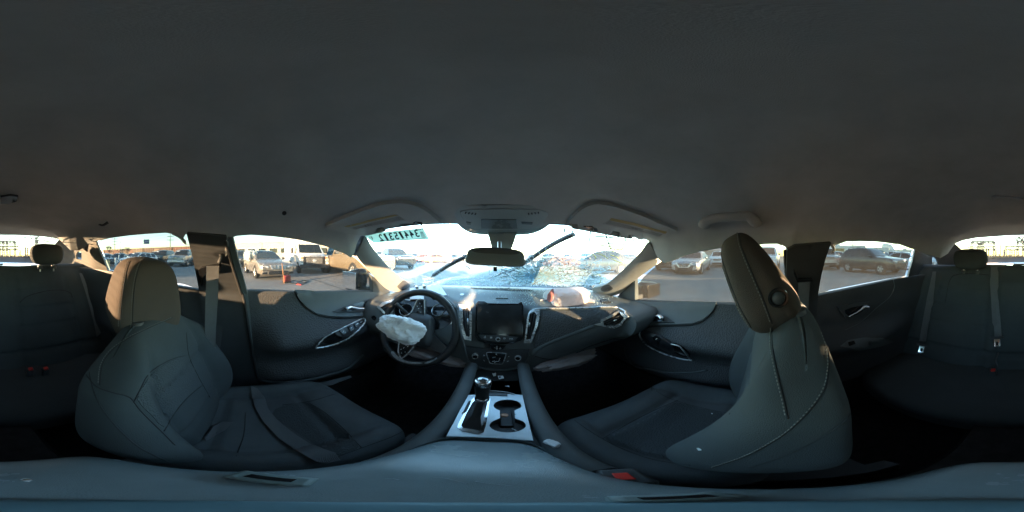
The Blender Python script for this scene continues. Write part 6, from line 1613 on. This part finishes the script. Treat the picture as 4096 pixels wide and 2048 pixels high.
# sign on a post
bb = thing("billboard", "blue roadside billboard with white lettering on a single post above the wagons", "billboard", gpt(590, 70))
c = hr(586, 967, 70); rt = Vector((math.cos(math.radians(az(586) + 12)), -math.sin(math.radians(az(586) + 12)), 0)); fw = Vector((rt.y, -rt.x, 0))
if fw.dot(c) > 0: fw = -fw
Rb = Matrix((rt, fw, Vector((0, 0, 1)))).transposed()
MB().box(c, (2.5, .3, 1.9), Rb).build("board", mat("blue sign face", (0.03, 0.09, 0.20), 0.4), bb, bevel=.03)
text_mesh("lettering", "Copart", .72, WHITEP, bb, c + fw * .17 + Vector((0, 0, .1)), rt, (0, 0, 1), ext=.01, bold=.01)
MB().tube([Vector((c.x, c.y, GZ)), c - Vector((0, 0, .9))], .10, 8).build("post", GALV, bb)
def utility(lbl, u, d, vtop, arms, r=.14, m=WOODP, name="utility_pole"):
    t = thing(name, lbl, "pole", gpt(u, d), group="poles round the lot")
    top = hr(u, vtop, d); H = top.z - GZ
    MB().tube([gpt(u, d), top], [r * 1.2, r * .8], 8).build("pole", m, t, smooth=60)
    q = Vector((-top.y, top.x, 0)).normalized()
    for k in range(arms):
        z = top.z - .6 - 1.4 * k
        MB().bar(Vector((top.x, top.y, z)) - q * 1.3, Vector((top.x, top.y, z)) + q * 1.3, .12, .14).build("crossarm", m, t)
        for s in (-1.1, -.5, .5, 1.1): MB().lathe([(.05, 0), (.07, .12), (.03, .22)], Vector((top.x, top.y, z + .07)) + q * s, n=6).build("insulator", GALV, t)
    return t
utility("tall wooden pole with crossarms between the billboard and the B pillar", 681, 62, 925, 3)
utility("wooden pole with crossarms between the two bare trees", 459, 80, 951, 3)
utility("thin grey lamp mast right of the pole between the bare trees", 482, 75, 942, 0, .08, GALV)
utility("distant pole above the silver grey sport utility", 747, 90, 975, 1, .08)
utility("wooden pole behind the white motor home with two dark windows", 3411, 60, 958, 3)
utility("plain dark mast above the long white motor home", 3462, 55, 956, 0, .10, GALV)
utility("thin pole above the tall lorry cab", 3575, 60, 972, 1, .08)
utility("white mast seen through the windscreen left of the mirror", 1801, 26, 880, 0, .16, mat("white mast paint", (.62, .52, .46), .5))
utility("grey mast on the roof line of the beige building", 1007, 48, 940, 0, .07, GALV)
utility("thin mast on the left of the beige building's roof line", 995, 52, 946, 0, .05, GALV)
wires = MB()
for (u1, v1, d1), (u2, v2, d2) in (((681, 933, 62), (459, 958, 80)), ((681, 945, 62), (459, 966, 80)), ((681, 933, 62), (1000, 900, 60)), ((459, 958, 80), (250, 985, 120))):
    a, b = hr(u1, v1, d1), hr(u2, v2, d2)
    wires.tube([a.lerp(b, i / 12) - Vector((0, 0, 1.2 * math.sin(PI * i / 12))) for i in range(13)], .02, 4)
o = wires.build("power_lines", RUBBER, None, smooth=0); tag(o, "thin power lines strung between the wooden poles", "cable")
# bare trees
def bare_tree(lbl, u, d, H, seed):
    t = thing("bare_tree", lbl, "tree", gpt(u, d), group="bare winter trees")
    rg_ = random.Random(seed); trunk, twigs = MB(), MB()
    def grow(p, dr, L, r, lv_):
        q = p + dr * L; mid = (p + q) / 2 + Vector((rg_.uniform(-1, 1), rg_.uniform(-1, 1), 0)) * L * .06
        (trunk if lv_ < 2 else twigs).tube([p, mid, q], [r, r * .85, r * .65], 5 if lv_ < 2 else 3, cap=False)
        if lv_ >= 6: return
        for k in range(3 if lv_ < 5 else 2):
            a = Vector((rg_.uniform(-1, 1), rg_.uniform(-1, 1), rg_.uniform(-.1, .8)))
            nd = (dr * 1.0 + a * (.75 if lv_ else .6)).normalized(); nd.z = max(nd.z, -.05)
            grow(p.lerp(q, rg_.uniform(.6, 1)), nd, L * rg_.uniform(.62, .8), max(.018, r * .58), lv_ + 1)
    grow(gpt(u, d), Vector((0, 0, 1)), H * .26, H * .018, 0)
    bark = mat("bare bark", (0.13, 0.10, 0.085), .9, var=.2)
    trunk.build("trunk", bark, t, smooth=60); o = twigs.build("crown", bark, t, smooth=0); o['kind'] = 'stuff'
bare_tree("bare winter tree with a broad crown left of the wooden pole", 436, 78, 9.0, 5)
bare_tree("smaller bare winter tree with a round crown right of the lamp mast", 506, 72, 7.0, 8)
bare_tree("dark slender winter tree close to the broad bare tree", 448, 82, 6.5, 11)
# freight wagons as a long rusty wall
RUST = [mat("rusty wagon red", (.24, .12, .08), .8, var=.25, vscale=1.5), mat("rusty wagon brown", (.20, .13, .09), .8, var=.25, vscale=1.5), mat("faded wagon tan", (.30, .21, .14), .8, var=.25, vscale=1.5)]
A, B = gpt(850, 52), gpt(345, 108); dirw = (B - A).normalized(); nw = Vector((-dirw.y, dirw.x, 0))
if nw.dot(A) > 0: nw = -nw
LW = 14.0; n = int((B - A).length / LW) + 1
ords = ["first", "second", "third", "fourth", "fifth", "sixth", "seventh", "eighth"]
Rw = Matrix((dirw, nw, Vector((0, 0, 1)))).transposed()
for i in range(n):
    c = A + dirw * (LW * (i + .5)); h = 3.3
    m_ = RUST[i % 3]
    t = thing("freight_wagon", ords[min(i, 7)] + " rusty freight wagon of the far line, counted from the driver side pillar", "freight wagon", c, group="line of rusty freight wagons")
    MB().box(c + Vector((0, 0, 1.0 + h / 2)), (LW - .5, 2.8, h), Rw).build("wagon_body", m_, t)
    rb = MB()
    for k in range(15): rb.box(c + dirw * (-LW / 2 + .7 + k * .9) + nw * 1.43 + Vector((0, 0, 1.0 + h / 2)), (.12, .12, h), Rw)
    o = rb.build("rib", m_, t); o['kind'] = 'stuff'
    MB().box(c + nw * 1.46 + Vector((0, 0, 2.5)), (2.2, .08, 2.6), Rw).build("sliding_door", RUST[(i + 1) % 3], t)
    for s in (-1, 1):
        MB().box(c + dirw * s * 4.5 + Vector((0, 0, .55)), (2.4, 2.2, .7), Rw).build("bogie", DARKG, t)
# beige building beyond the driver's window
bl = thing("low_building", "low beige flat roofed building with dark windows behind the champagne sedan", "building", gpt(1080, 50))
A2, B2 = gpt(900, 56), gpt(1330, 46); db = (B2 - A2).normalized(); nb_ = Vector((db.y, -db.x, 0)); Lb = (B2 - A2).length
if nb_.dot(A2) > 0: nb_ = -nb_
Rb2 = Matrix((db, nb_, Vector((0, 0, 1)))).transposed(); cb_ = (A2 + B2) / 2 - nb_ * 6; hb_ = 5.2
MB().box(cb_ + Vector((0, 0, hb_ / 2)), (Lb, 12, hb_), Rb2).build("wall", mat("beige render", (.52, .45, .34), .85, var=.08, vscale=.5), bl)
MB().box(cb_ + Vector((0, 0, hb_ + .2)), (Lb + .6, 12.6, .4), Rb2).build("parapet", mat("pale parapet", (.62, .58, .50), .8), bl)
for k in range(9):
    c = A2 + db * (3 + k * (Lb - 6) / 8) + nb_ * .03 + Vector((0, 0, 2.7))
    f = MB().box(c, (2.6, .1, 1.6), Rb2).build("window", GALV, bl); MB().box(c + nb_ * .06, (2.4, .04, 1.4), Rb2).build("pane", CGLASS, f)
b2 = thing("far_shed", "long pale shed on the horizon beyond the cars on the passenger side", "building", gpt(2850, 90))
c = gpt(2830, 92); a_ = math.radians(az(2830)); rt2 = Vector((math.cos(a_), -math.sin(a_), 0)); R2 = Matrix((rt2, Vector((math.sin(a_), math.cos(a_), 0)), Vector((0, 0, 1)))).transposed()
MB().box(c + Vector((0, 0, 2)), (46, 14, 4), R2).build("wall", mat("grey shed cladding", (.30, .30, .29), .7, var=.1), b2); MB().prism([c + R2 @ Vector((-23.5, -7.5, 4)), c + R2 @ Vector((-23.5, 7.5, 4)), c + R2 @ Vector((-23.5, 0, 5.6))], R2 @ Vector((47, 0, 0))).build("roof", mat("dull shed roof", (.22, .22, .22), .6), b2)
# charger with cables by the champagne sedan
jp = thing("jump_starter", "red jump starter pack with pole and black cables on the ground before the champagne sedan", "jump starter", ground(1140, 1133))
g0 = ground(1139, 1134)
MB().tube([ground(1137, 1134), hr(1128, 1052, math.hypot(g0.x, g0.y))], .017, 8).build("pole", mat("orange brown pole", (.34, .16, .06), .6), jp)
q = ground(1147, 1131); MB().box(q + Vector((0, 0, .17)), (.20, .28, .30), Matrix.Rotation(.4, 3, 'Z')).build("pack", mat("red casing", (.24, .03, .028), .5), jp, bevel=.03)
MB().box(q + Vector((0, 0, .04)), (.23, .30, .08), Matrix.Rotation(.4, 3, 'Z')).build("pack_base", DARKG, jp, bevel=.02)
MB().tube(catmull([q + Vector((0, -.1, .36)), q + Vector((0, -.06, .44)), q + Vector((0, .06, .44)), q + Vector((0, .1, .36))], 4), .018, 6).build("pack_handle", DARKG, jp)
for pts in ([(1150,1130),(1175,1136),(1205,1133),(1225,1128),(1215,1124),(1190,1130),(1200,1139)], [(1155,1128),(1180,1122),(1215,1122),(1235,1126),(1210,1138),(1195,1141)]):
    MB().tube([ground(p.x, p.y) + Vector((0, 0, .012)) for p in catmull([Vector((a, b, 0)) for a, b in pts], 5)], .012, 6).build("cable", RUBBER, jp, smooth=180)
MB().box(ground(1196, 1140) + Vector((0, 0, .02)), (.20, .05, .04), Matrix.Rotation(.6, 3, 'Z')).build("red_clamp", RED, jp, bevel=.01)
# joint across the asphalt
J = [ground(u, v) + Vector((0, 0, .004)) for u, v in ((1160,1090),(1230,1110),(1300,1133),(1375,1160),(1430,1185))]
jm = MB()
for a, b in zip(J, J[1:]):
    s_ = (b - a).cross(Vector((0, 0, 1))).normalized() * .022; jm.add([a - s_, a + s_, b + s_, b - s_], [(0, 1, 2, 3)])
o = jm.build("pavement_joint", SEAMD, None, smooth=0); o['kind'] = 'structure'; o['label'] = "dark joint running across the asphalt"
# blue post, plywood and battery pack beside the white estate
st = thing("blue_post", "blue painted steel post leaning among litter in front of the white estate car", "post", ground(468, 1088))
MB().tube([ground(466, 1088), hr(480, 1012, math.hypot(*ground(466, 1088)[:2]))], .05, 8).build("post", mat("blue post paint", (.03, .20, .36), .4), st)
MB().box(ground(463, 1086) + Vector((0, 0, .5)), (.14, .10, 1.0)).build("pale_upright", mat("pale blue wood", (.45, .55, .60), .6), st, bevel=.01)
pw = MB().box(ground(432, 1082) + Vector((0, 0, .42)), (.75, .06, .84), Matrix.Rotation(.5, 3, 'Z')).build("plywood_board", mat("yellow plywood", (.45, .33, .16), .8, var=.15), None, bevel=.005); tag(pw, "yellow plywood board standing upright in front of the black sedan", "board")
tw = thing("hand_truck", "red wheeled hand truck beside the blue post", "hand truck", ground(482, 1088))
for s in (-.16, .16): MB().lathe([(.0, -.04), (.13, -.04), (.13, .04), (0, .04)], ground(482, 1088) + Vector((s, 0, .13)), (1, 0, 0), 14).build("wheel", mat("dull red wheel", (.25, .05, .05), .6), tw, smooth=40)
for s in (-.15, .15): MB().tube([ground(482, 1088) + Vector((s, 0, .13)), ground(482, 1088) + Vector((s, .1, .9))], .016, 6).build("rail", DARKG, tw)
# electrical switchyard behind the rear window
YARD = mat("grey steelwork", (.16, .15, .14), .7)
def gantry(lbl, cols, d, beams, bw=.45):
    t = thing("switchyard_gantry", lbl, "gantry", gpt(cols[0][0], d), group="switchyard gantries behind the car")
    for u, v in cols:
        b, tp = gpt(u, d), hr(u, v, d); q = Vector((-tp.y, tp.x, 0)).normalized()
        m_ = MB()
        for s in (-1, 1): m_.bar(b + q * s * bw, tp + q * s * bw * .6, .42)
        k = 8
        for i in range(k):
            s = 1 if i % 2 else -1
            m_.bar(b.lerp(tp, i / k) + q * s * bw, b.lerp(tp, (i + 1) / k) - q * s * bw * .9, .22)
        m_.build("column", YARD, t)
    for (u1, v1), (u2, v2), th in beams:
        a, b = hr(u1, v1, d), hr(u2, v2, d); m_ = MB(); q = Vector((0, 0, th))
        m_.bar(a, b, .50); m_.bar(a - q, b - q, .50)
        k = max(4, int((b - a).length / 1.6))
        for i in range(k): m_.bar(a.lerp(b, i / k) - (q if i % 2 else q * 0), a.lerp(b, (i + 1) / k) - (q * 0 if i % 2 else q), .26)
        m_.build("beam", YARD, t)
gantry("wide switchyard gantry with a high thin crossbeam right of the passenger side headrest", [(3886,966),(3932,966),(3977,966)], 75, [((3886,966),(3978,966),.8), ((3870,988),(3980,987),1.4)])
gantry("switchyard gantry with a slanting end above the middle rear belt", [(4022,985),(4070,966),(4094,966)], 78, [((4022,986),(4110,986),1.6), ((4068,966),(4110,966),.8)])
gantry("switchyard gantry seen under the handwriting, left half of the rear window", [(14,965),(28,963),(60,965)], 76, [((-10,965),(61,965),.9), ((-10,987),(75,985),1.5)])
gantry("narrow lattice mast beside the rear headrest behind the driver", [(144,950),(150,946)], 82, [((143,963),(153,963),.8)])
gantry("small A shaped frame in the switchyard under the high thin crossbeam", [(3914,973),(3926,975)], 68, [((3914,973),(3926,975),.5)])
for u, v, d in ((3985,975,90),(4000,977,70),(4002,983,66),(4091,950,64),(102,988,60),(110,988,64),(3870,982,85),(3946,990,60),(4040,996,60),(4048,999,60),(4057,998,62)):
    pass
ps = MB()
for u, v, d in ((3985,975,90),(4001,977,70),(4091,950,64),(102,988,60),(110,990,64),(4040,996,60),(4048,999,60),(4057,998,62),(40,996,58),(3955,994,60),(3946,992,61),(4015,998,70),(80,1000,60)):
    ps.tube([gpt(u, d), hr(u, v, d)], .26, 6)
o = ps.build("switchyard_posts", YARD, None, smooth=0); tag(o, "scattered thin posts and insulators standing among the switchyard gantries", "posts", kind='stuff')
# dry scrub in front of the switchyard
rg2 = random.Random(11); sc_ = MB()
for _ in range(9000):
    a = math.radians(rg2.uniform(150, 212)); d = rg2.uniform(42, 62); x, y = math.sin(a) * d, math.cos(a) * d
    h = rg2.uniform(.25, 1.1) * (1 + .8 * max(0, noise.noise(Vector((x * .08, y * .08, 0))))); w = rg2.uniform(.10, .45); q = rg2.uniform(0, PI)
    dx, dy = math.cos(q) * w, math.sin(q) * w; lx, ly = rg2.uniform(-.3, .3), rg2.uniform(-.3, .3)
    sc_.add([(x - dx, y - dy, GZ), (x + dx, y + dy, GZ), (x + lx, y + ly, GZ + h)], [(0, 1, 2)])
o = sc_.build("dry_scrub", mat("dry scrub", (.26, .20, .13), .9, var=.35, vscale=.6), None, smooth=0, recalc=False); tag(o, "dry tan weeds in front of the switchyard", "weeds", kind='stuff')
fd = MB(); 
fd.add([(-160, -30, GZ + .004), (160, -30, GZ + .004), (260, -260, GZ + .004), (-260, -260, GZ + .004)], [(0, 1, 2, 3)])
o = fd.build("dry_field", mat("dry grass field", (.24, .20, .14), .95, var=.3, vscale=.3), None, smooth=0); o['kind'] = 'structure'; o['label'] = "dry beige field behind the car lot"
# far tree line all round
tl = MB()
for _ in range(5200):
    a = rg2.uniform(0, 2 * PI); d = rg2.uniform(180, 230)
    if 1.2 < a < 1.9: continue
    x, y = math.sin(a) * d, math.cos(a) * d; H = 2.2 + 2.5 * max(0, noise.noise(Vector((math.sin(a) * 9, math.cos(a) * 9, 3))) + .2)
    z = rg2.uniform(0, H); s = rg2.uniform(.6, 1.8)
    q = [Vector((x, y, GZ + z)) + Vector((rg2.uniform(-s, s), rg2.uniform(-s, s), rg2.uniform(-s, s))) for _ in range(3)]
    tl.add(q, [(0, 1, 2)])
o = tl.build("far_trees", mat("far winter trees", (.24, .22, .19), .9, var=.3, vscale=.1), None, smooth=0, recalc=False); tag(o, "thin line of winter trees on the horizon round the lot", "trees", kind='stuff')
# ------------------------------------------------------------------ own bonnet, wipers, cracks, sticker, handwriting
hood = MB(); rows = []
for j in range(22):
    t = j / 21; y = 1.20 + 1.05 * t; row = []
    for i in range(41):
        x = -.80 + 1.6 * i / 40
        z = -.255 + .125 * math.sin(min(1, t * 1.5) * PI * .5) * math.exp(-((x - .12) / .60) ** 2) - .16 * sm(.55, 1, t) - .08 * (abs(x) / .8) ** 3
        z += .030 * gauss(t - .42 + .25 * x, .08) * sm(.05, .35, x) + .02 * noise.noise(Vector((x * 4, y * 3, 2)))
        row.append(Vector((x, y + .08 * abs(x), z)))
    rows.append(row)
hd_o = hood.grid(rows).build("bonnet", mat("steel blue bonnet paint", (.055, .075, .085), .5, .2, var=.1), None, smooth=60); tag(hd_o, "buckled steel blue bonnet of the car beyond the windscreen", "car bonnet")
pan = MB(); poly = [(2168,1092),(2150,1052),(2182,1032),(2260,1026),(2288,1020),(2300,1034),(2318,1058),(2345,1090),(2300,1104),(2230,1108)]
pp = crumple(hy(2245, 1066, 2.05), Vector((.27, .02, -.02)), Vector((0, .06, .105)), Vector((0, .12, -.02)), 52, .28, n=20, e=3.5).build("torn_panel", mat("terracotta primer", (.055, .030, .025), .7, var=.3, vscale=8), None, smooth=50); tag(pp, "torn terracotta coloured panel folded up behind the cracked glass", "body panel")
cw = MB().grid([[Vector((x, y + .08 * abs(x) - .45 * x * x * .3, z)) for x in [-.68 + 1.36 * i / 16 for i in range(17)]] for y, z in ((1.10, -.262), (1.16, -.25), (1.24, -.25), (1.27, -.27))]).build("cowl", RUBBER, body, smooth=60)
def wiper(lbl, arm, blade, off):
    t = thing("wiper", lbl, "wiper", WS(*arm[0])[0])
    P = trace(WS, arm, -off, 4); MB().tube(P, .010, 6, flat=.5).build("wiper_arm", mat("grey wiper arm", (.20, .21, .21), .5), t, smooth=60)
    P = trace(WS, blade, -off + .004, 4); MB().tube(P, .017, 6, flat=.6).build("wiper_blade", RUBBER, t, smooth=60)
wiper("wiper resting on the driver's half of the windscreen", [(1712,1128),(1760,1095),(1810,1066)], [(1735,1110),(1780,1080),(1830,1052),(1880,1030)], .02)
wiper("bent wiper standing up across the passenger half of the windscreen", [(1975,1122),(2020,1100),(2072,1083)], [(2065,1084),(2120,1050),(2180,1010),(2240,976),(2298,950)], .025)
CRK = frosted("cracked glass edge", (.70, .80, .82), .6)
CRD = mat("dark crack", (.12, .15, .15), .5, var=.2)
CRT = frosted("crushed teal glass", (.55, .84, .98), .6)
rc_ = random.Random(23); ck, cd, ct_ = MB(), MB(), MB()
bd = uvpoly([(1660,1130),(1560,1062),(1500,1000),(1470,950),(1800,895),(2260,900),(2440,930),(2590,962),(2520,1050),(2440,1122),(2370,1146),(2010,1143)])
def crack(mb, pts, r):
    pts = [p for p in pts if inside(p, bd)]
    if len(pts) > 1: mb.tube(trace(WS, pts, .002, 0), r, 4, cap=False)
def wobble(p0, ang, L, n, jit, ell=.42):
    pts = [p0]; a = ang
    for i in range(n):
        a += rc_.gauss(0, jit); pts.append((pts[-1][0] + math.cos(a) * L / n, pts[-1][1] + math.sin(a) * L / n * ell))
    return pts
C0 = (2150, 1104)
for i in range(190):
    a = rc_.uniform(0, 2 * PI); r0 = rc_.uniform(5, 60); L = rc_.choice((40, 70, 110, 160, 230)) * rc_.uniform(.6, 1.2)
    crack(ck, wobble((C0[0] + math.cos(a) * r0, C0[1] + math.sin(a) * r0 * .42), a, L, 6, .10), rc_.uniform(.0010, .0019))
for i in range(900):
    a = rc_.uniform(0, 2 * PI); rr_ = abs(rc_.gauss(0, 120)); p = (C0[0] + 25 + math.cos(a) * rr_ * 1.1, C0[1] - 12 + math.sin(a) * rr_ * .40)
    crack(ck, wobble(p, a + rc_.choice((0, PI / 2, .6)) + rc_.gauss(0, .4), rc_.uniform(5, 24), 2, .3), rc_.uniform(.0008, .0017))
for i in range(260):
    p = (rc_.gauss(2160, 38), rc_.gauss(1106, 9)); crack(ct_, wobble(p, rc_.gauss(0, .5), rc_.uniform(6, 22), 2, .4, .5), rc_.uniform(.0010, .0022))
C1 = (2340, 1112)
for i in range(90):
    a = rc_.uniform(-PI, PI); r0 = rc_.uniform(4, 40); crack(ck, wobble((C1[0] + math.cos(a) * r0, C1[1] + math.sin(a) * r0 * .5), a, rc_.uniform(30, 120), 5, .08, .5), rc_.uniform(.0008, .0016))
for i in range(40):
    p = (rc_.uniform(1690, 1990), rc_.uniform(1108, 1140)); crack(ck, wobble(p, rc_.gauss(.12, .3), rc_.uniform(30, 110), 5, .12, .35), rc_.uniform(.0007, .0013))
for i in range(14):
    p = (rc_.uniform(1540, 1760), rc_.uniform(1040, 1110)); crack(ck, wobble(p, rc_.gauss(.8, .2), rc_.uniform(30, 90), 3, .06, .8), .0005)
for pts in ([(2364,921),(2362,935),(2358,955),(2355,980)], [(2420,930),(2427,950),(2435,975),(2445,990)], [(2500,945),(2502,955),(2495,975),(2488,998)], [(2538,951),(2530,975),(2522,1005)], [(2380,945),(2410,945),(2455,950)], [(2390,978),(2420,982),(2445,986)], [(2257,912),(2256,930)], [(2286,916),(2290,926)], [(2465,940),(2476,950)], [(2430,973),(2465,974)], [(2425,1000),(2440,992),(2470,997),(2488,997)]):
    q = []
    for a, b in zip(pts, pts[1:]):
        for k in range(3): q.append((a[0] + (b[0] - a[0]) * k / 3 + rc_.uniform(-1.5, 1.5), a[1] + (b[1] - a[1]) * k / 3))
    q.append(pts[-1]); crack(cd, q, .0030)
for i in range(260):
    p = (rc_.gauss(2200, 110), rc_.gauss(1096, 26)); crack(cd, wobble(p, rc_.uniform(0, 6.28), rc_.uniform(8, 40), 3, .3, .45), rc_.uniform(.0010, .0020))
for i in range(90):
    p = (rc_.uniform(2000, 2440), rc_.uniform(1118, 1145)); crack(cd, wobble(p, rc_.gauss(0, .3), rc_.uniform(10, 40), 3, .3, .4), .0011)
sh1, sh2 = MB(), MB()
def shard(mb, p, s):
    a0 = rc_.uniform(0, 6.28); k = rc_.choice((3, 4, 4)); out_ = []
    for i in range(k):
        a = a0 + 2 * PI * i / k + rc_.uniform(-.3, .3); w = (p[0] + math.cos(a) * s * rc_.uniform(.6, 1.2), p[1] + math.sin(a) * s * .55 * rc_.uniform(.6, 1.2))
        if not inside(w, bd): return
        q, n_ = WS(*w); out_.append(q + n_ * rc_.uniform(.001, .006))
    mb.add(out_, [tuple(range(k))])
for i in range(330): shard(sh1, (rc_.gauss(2160, 45), rc_.gauss(1106, 10)), rc_.uniform(1.5, 5))
for i in range(260): shard(sh2, (rc_.gauss(2190, 110), rc_.gauss(1092, 24)), rc_.uniform(1.0, 4))
for i in range(130): shard(sh2, (rc_.gauss(2350, 60), rc_.gauss(1108, 20)), rc_.uniform(1.0, 3.5))
for i in range(160): shard(sh2, (rc_.gauss(1850, 90), rc_.gauss(1128, 8)), rc_.uniform(1.0, 3))
for i in range(120):
    a = rc_.uniform(0, 2 * PI); crack(ck, wobble((rc_.gauss(2220, 110), rc_.gauss(1085, 26)), a, rc_.uniform(20, 80), 4, .2), rc_.uniform(.0009, .0016))
for mb_, m_, nm in ((sh1, CRT, "crushed_shard"), (sh2, CRK, "glass_shard"), (ck, CRK, "crack"), (cd, CRD, "dark_crack"), (ct_, CRT, "crushed_glass")):
    o = mb_.build(nm, m_, wind, smooth=0); o['kind'] = 'stuff'
YEL = mat("yellow marker", (.62, .55, .08), .6)
for pts in ([(2340,1011),(2365,1014),(2380,1025),(2384,1034)], [(2385,1012),(2415,1022),(2430,1034)], [(2440,1018),(2470,1028),(2490,1040)], [(2445,1034),(2470,1045),(2490,1052)], [(2365,1100),(2395,1098),(2405,1112),(2398,1135)], [(2440,994),(2452,1004),(2460,996),(2475,1000)]):
    MB().tube(trace(WS, pts, .002, 4), .0018, 5).build("yellow_marking", YEL, wind, smooth=0)
# inspection sticker, printed to be read from outside
stk = patch("inspection_sticker", WS, [(1454,937),(1575,922),(1693,910),(1718,956),(1610,960),(1495,970)], None, None, off=.0035, thick=.0012, step=16)
pm_ = bpy.data.materials.new("pale green sticker"); pm_.use_nodes = True
N, L_ = pm_.node_tree.nodes, pm_.node_tree.links; b_ = N["Principled BSDF"]; tl_ = N.new("ShaderNodeBsdfTranslucent"); tl_.inputs[0].default_value = (.66, .78, .70, 1); sset(b_, Base_Color=(.45, .55, .50, 1), Roughness=.6)
mx_ = N.new("ShaderNodeMixShader"); mx_.inputs[0].default_value = .7; L_.new(b_.outputs[0], mx_.inputs[1]); L_.new(tl_.outputs[0], mx_.inputs[2]); L_.new(mx_.outputs[0], [x for x in N if x.type == 'OUTPUT_MATERIAL'][0].inputs[0])
stk.data.materials.clear(); stk.data.materials.append(pm_); tag(stk, "pale green sticker with mirrored black number on the driver's upper corner of the windscreen", "sticker")
INK = mat("black print", (.012, .02, .02), .7, var=0)
def on_ws(S, u, v, off): 
    q, n_ = S(u, v); return q + n_ * off
def text_on(name, body_, S, p0, p1, up_px, size, parent, off, m, mirror=True, bold=0.0):
    a, b = on_ws(S, *p0, off), on_ws(S, *p1, off); c = (a + b) / 2
    cm = on_ws(S, (p0[0] + p1[0]) / 2, (p0[1] + p1[1]) / 2, off); c = cm
    r = (b - a).normalized(); u_ = on_ws(S, up_px[0], up_px[1], off) - cm; u_ -= r * u_.dot(r)
    probe = text_mesh('probe', body_, size, m, None, (0, 0, 0), r, u_, ext=.0004, bold=bold)
    xs_ = [v.co.dot(r) for v in probe.data.vertices]; k = (b - a).length / (max(xs_) - min(xs_)); bpy.data.objects.remove(probe)
    return text_mesh(name, body_, size, m, parent, c, r, u_, mirror=mirror, ext=.0004, bold=bold, sx=k)
for i_, ch in enumerate("34415312"):
    u_, v_ = 1668 - i_ * 20.4, 932.5 + i_ * 2.5
    text_on("sticker_digit", ch, WS, (u_ - (7.5 if ch != "1" else 4), v_ + 1), (u_ + (7.5 if ch != "1" else 4), v_ - 1), (u_ - 3, v_ - 18), .060, stk, .0042, INK, bold=.0012)
text_on("sticker_letter", "F", WS, (1478,951), (1492,950), (1480,940), .028, stk, .0042, INK)
text_on("sticker_heading", "INSP", WS, (1664,916), (1694,912), (1676,905), .016, stk, .0042, INK)
bl_ = MB()
for k in range(4): bl_.tube(trace(WS, [(1681 + k * 3, 924), (1690 + k * 5, 950)], .0042, 0), .0011, 4)
bl_.tube(trace(WS, [(1530,963), (1700,950)], .0042, 0), .0007, 4)
bl_.build("fine_print", INK, stk, smooth=0)
# rear window: handwriting as if written outside, an oval emblem, heating lines
k_ = 7.154
def rw(pts): return [(a / k_, 900 + b / k_) for a, b in pts]
hw = MB()
for pts, r in (([(210,302),(330,300),(490,302)], .0022), ([(445,302),(465,365)], .003), ([(470,368),(330,375),(240,400),(330,412),(555,410)], .0025), ([(580,310),(650,308),(735,330),(690,345),(760,345)], .0022), ([(740,345),(640,360),(600,385),(650,408),(830,402)], .0026),
               ([(860,305),(895,370),(915,445)], .0032), ([(970,315),(1030,345),(1005,372),(905,368)], .0026), ([(1090,312),(1200,385),(1320,455),(1480,455)], .0026), ([(985,445),(1130,440),(1250,452),(1320,460),(1420,488),(1500,478),(1508,445),(1460,350)], .0028), ([(1580,380),(1590,450)], .003),
               ([(935,500),(1000,520)], .002), ([(935,500),(1010,485)], .002), ([(1145,505),(1160,540)], .002), ([(1190,510),(1200,535),(1215,512)], .002), ([(1240,535),(1245,510),(1262,530)], .002), ([(1280,495),(1335,540)], .0034), ([(1350,520),(1365,510)], .002)):
    hw.tube([q - RG(*p)[1] * 0 for p, q in [(p, RG(*p)[0] + RG(*p)[1] * .003) for p in [(w.x, w.y) for w in catmull([Vector((a, b, 0)) for a, b in rw(pts)], 4)]]], r, 5)
hw.build("handwriting", INK, rearw, smooth=0)
ov = MB(); ce = (4076.5, 952.5)
def rp(u, v): q, n_ = RG(u - 4096 if u > 4096 else u, v); return q + n_ * .003
ov.tube([rp(ce[0] + 29 * math.cos(a), ce[1] + 9.8 * math.sin(a)) for a in [2 * PI * i / 40 for i in range(40)]], .0016, 5, closed=True)
for s in (-1, 1):
    for pts, r in (([(18,-6),(12,2),(9,6),(3,-5)], .004), ([(3,-5),(-1,6)], .003), ([(20,-6),(15,-7)], .0035), ([(16,5),(12,8),(4,7)], .003), ([(24,0),(22,0)], .002)):
        ov.tube([rp(ce[0] + s * a, ce[1] + b) for a, b in pts], r, 5)
ov.tube([rp(ce[0], ce[1] - 8), rp(ce[0], ce[1] + 7)], .0022, 5)
ov.tube([rp(4100 + 3.5 * math.cos(a), 951 + 6 * math.sin(a)) for a in [2 * PI * i / 20 for i in range(20)]], .0018, 5, closed=True)
ov.build("oval_emblem", INK, rearw, smooth=0)
ht = MB()
for k in range(12):
    v = 946 + k * 8
    us = [u for u in range(3830, 4310, 12) if inside((u, v), uvpoly(R_OUT))]
    if len(us) > 2: ht.tube([RG(u - 4096 if u > 4096 else u, v)[0] for u in us], .0006, 4)
ht.build("heating_line", mat("heating wire", (.15, .10, .07), .6), rearw, smooth=0)
# ------------------------------------------------------------------ repeats share a group
GROUPS = {'airbag': "burst airbags", 'front_seat': "front seats", 'seat_belt': "seat belts", 'sun_visor': "sun visors", 'front_door': "doors of the wrecked sedan", 'rear_door': "doors of the wrecked sedan",
          'door_mirror': "outside door mirrors", 'wiper': "windscreen wipers", 'grab_handle': "roof grab handles", 'grey_clip': "grey clips on the armrest", 'coin': "loose coins", 'rear_buckle': "belt buckles", 'seat_buckle': "belt buckles", 'glass_splinter': "splinters on the passenger seat"}
for o in list(SC.objects):
    if o.parent is None and o.get('category') and not o.get('group'):
        g_ = GROUPS.get(o.name.split('.')[0])
        if g_: o['group'] = g_
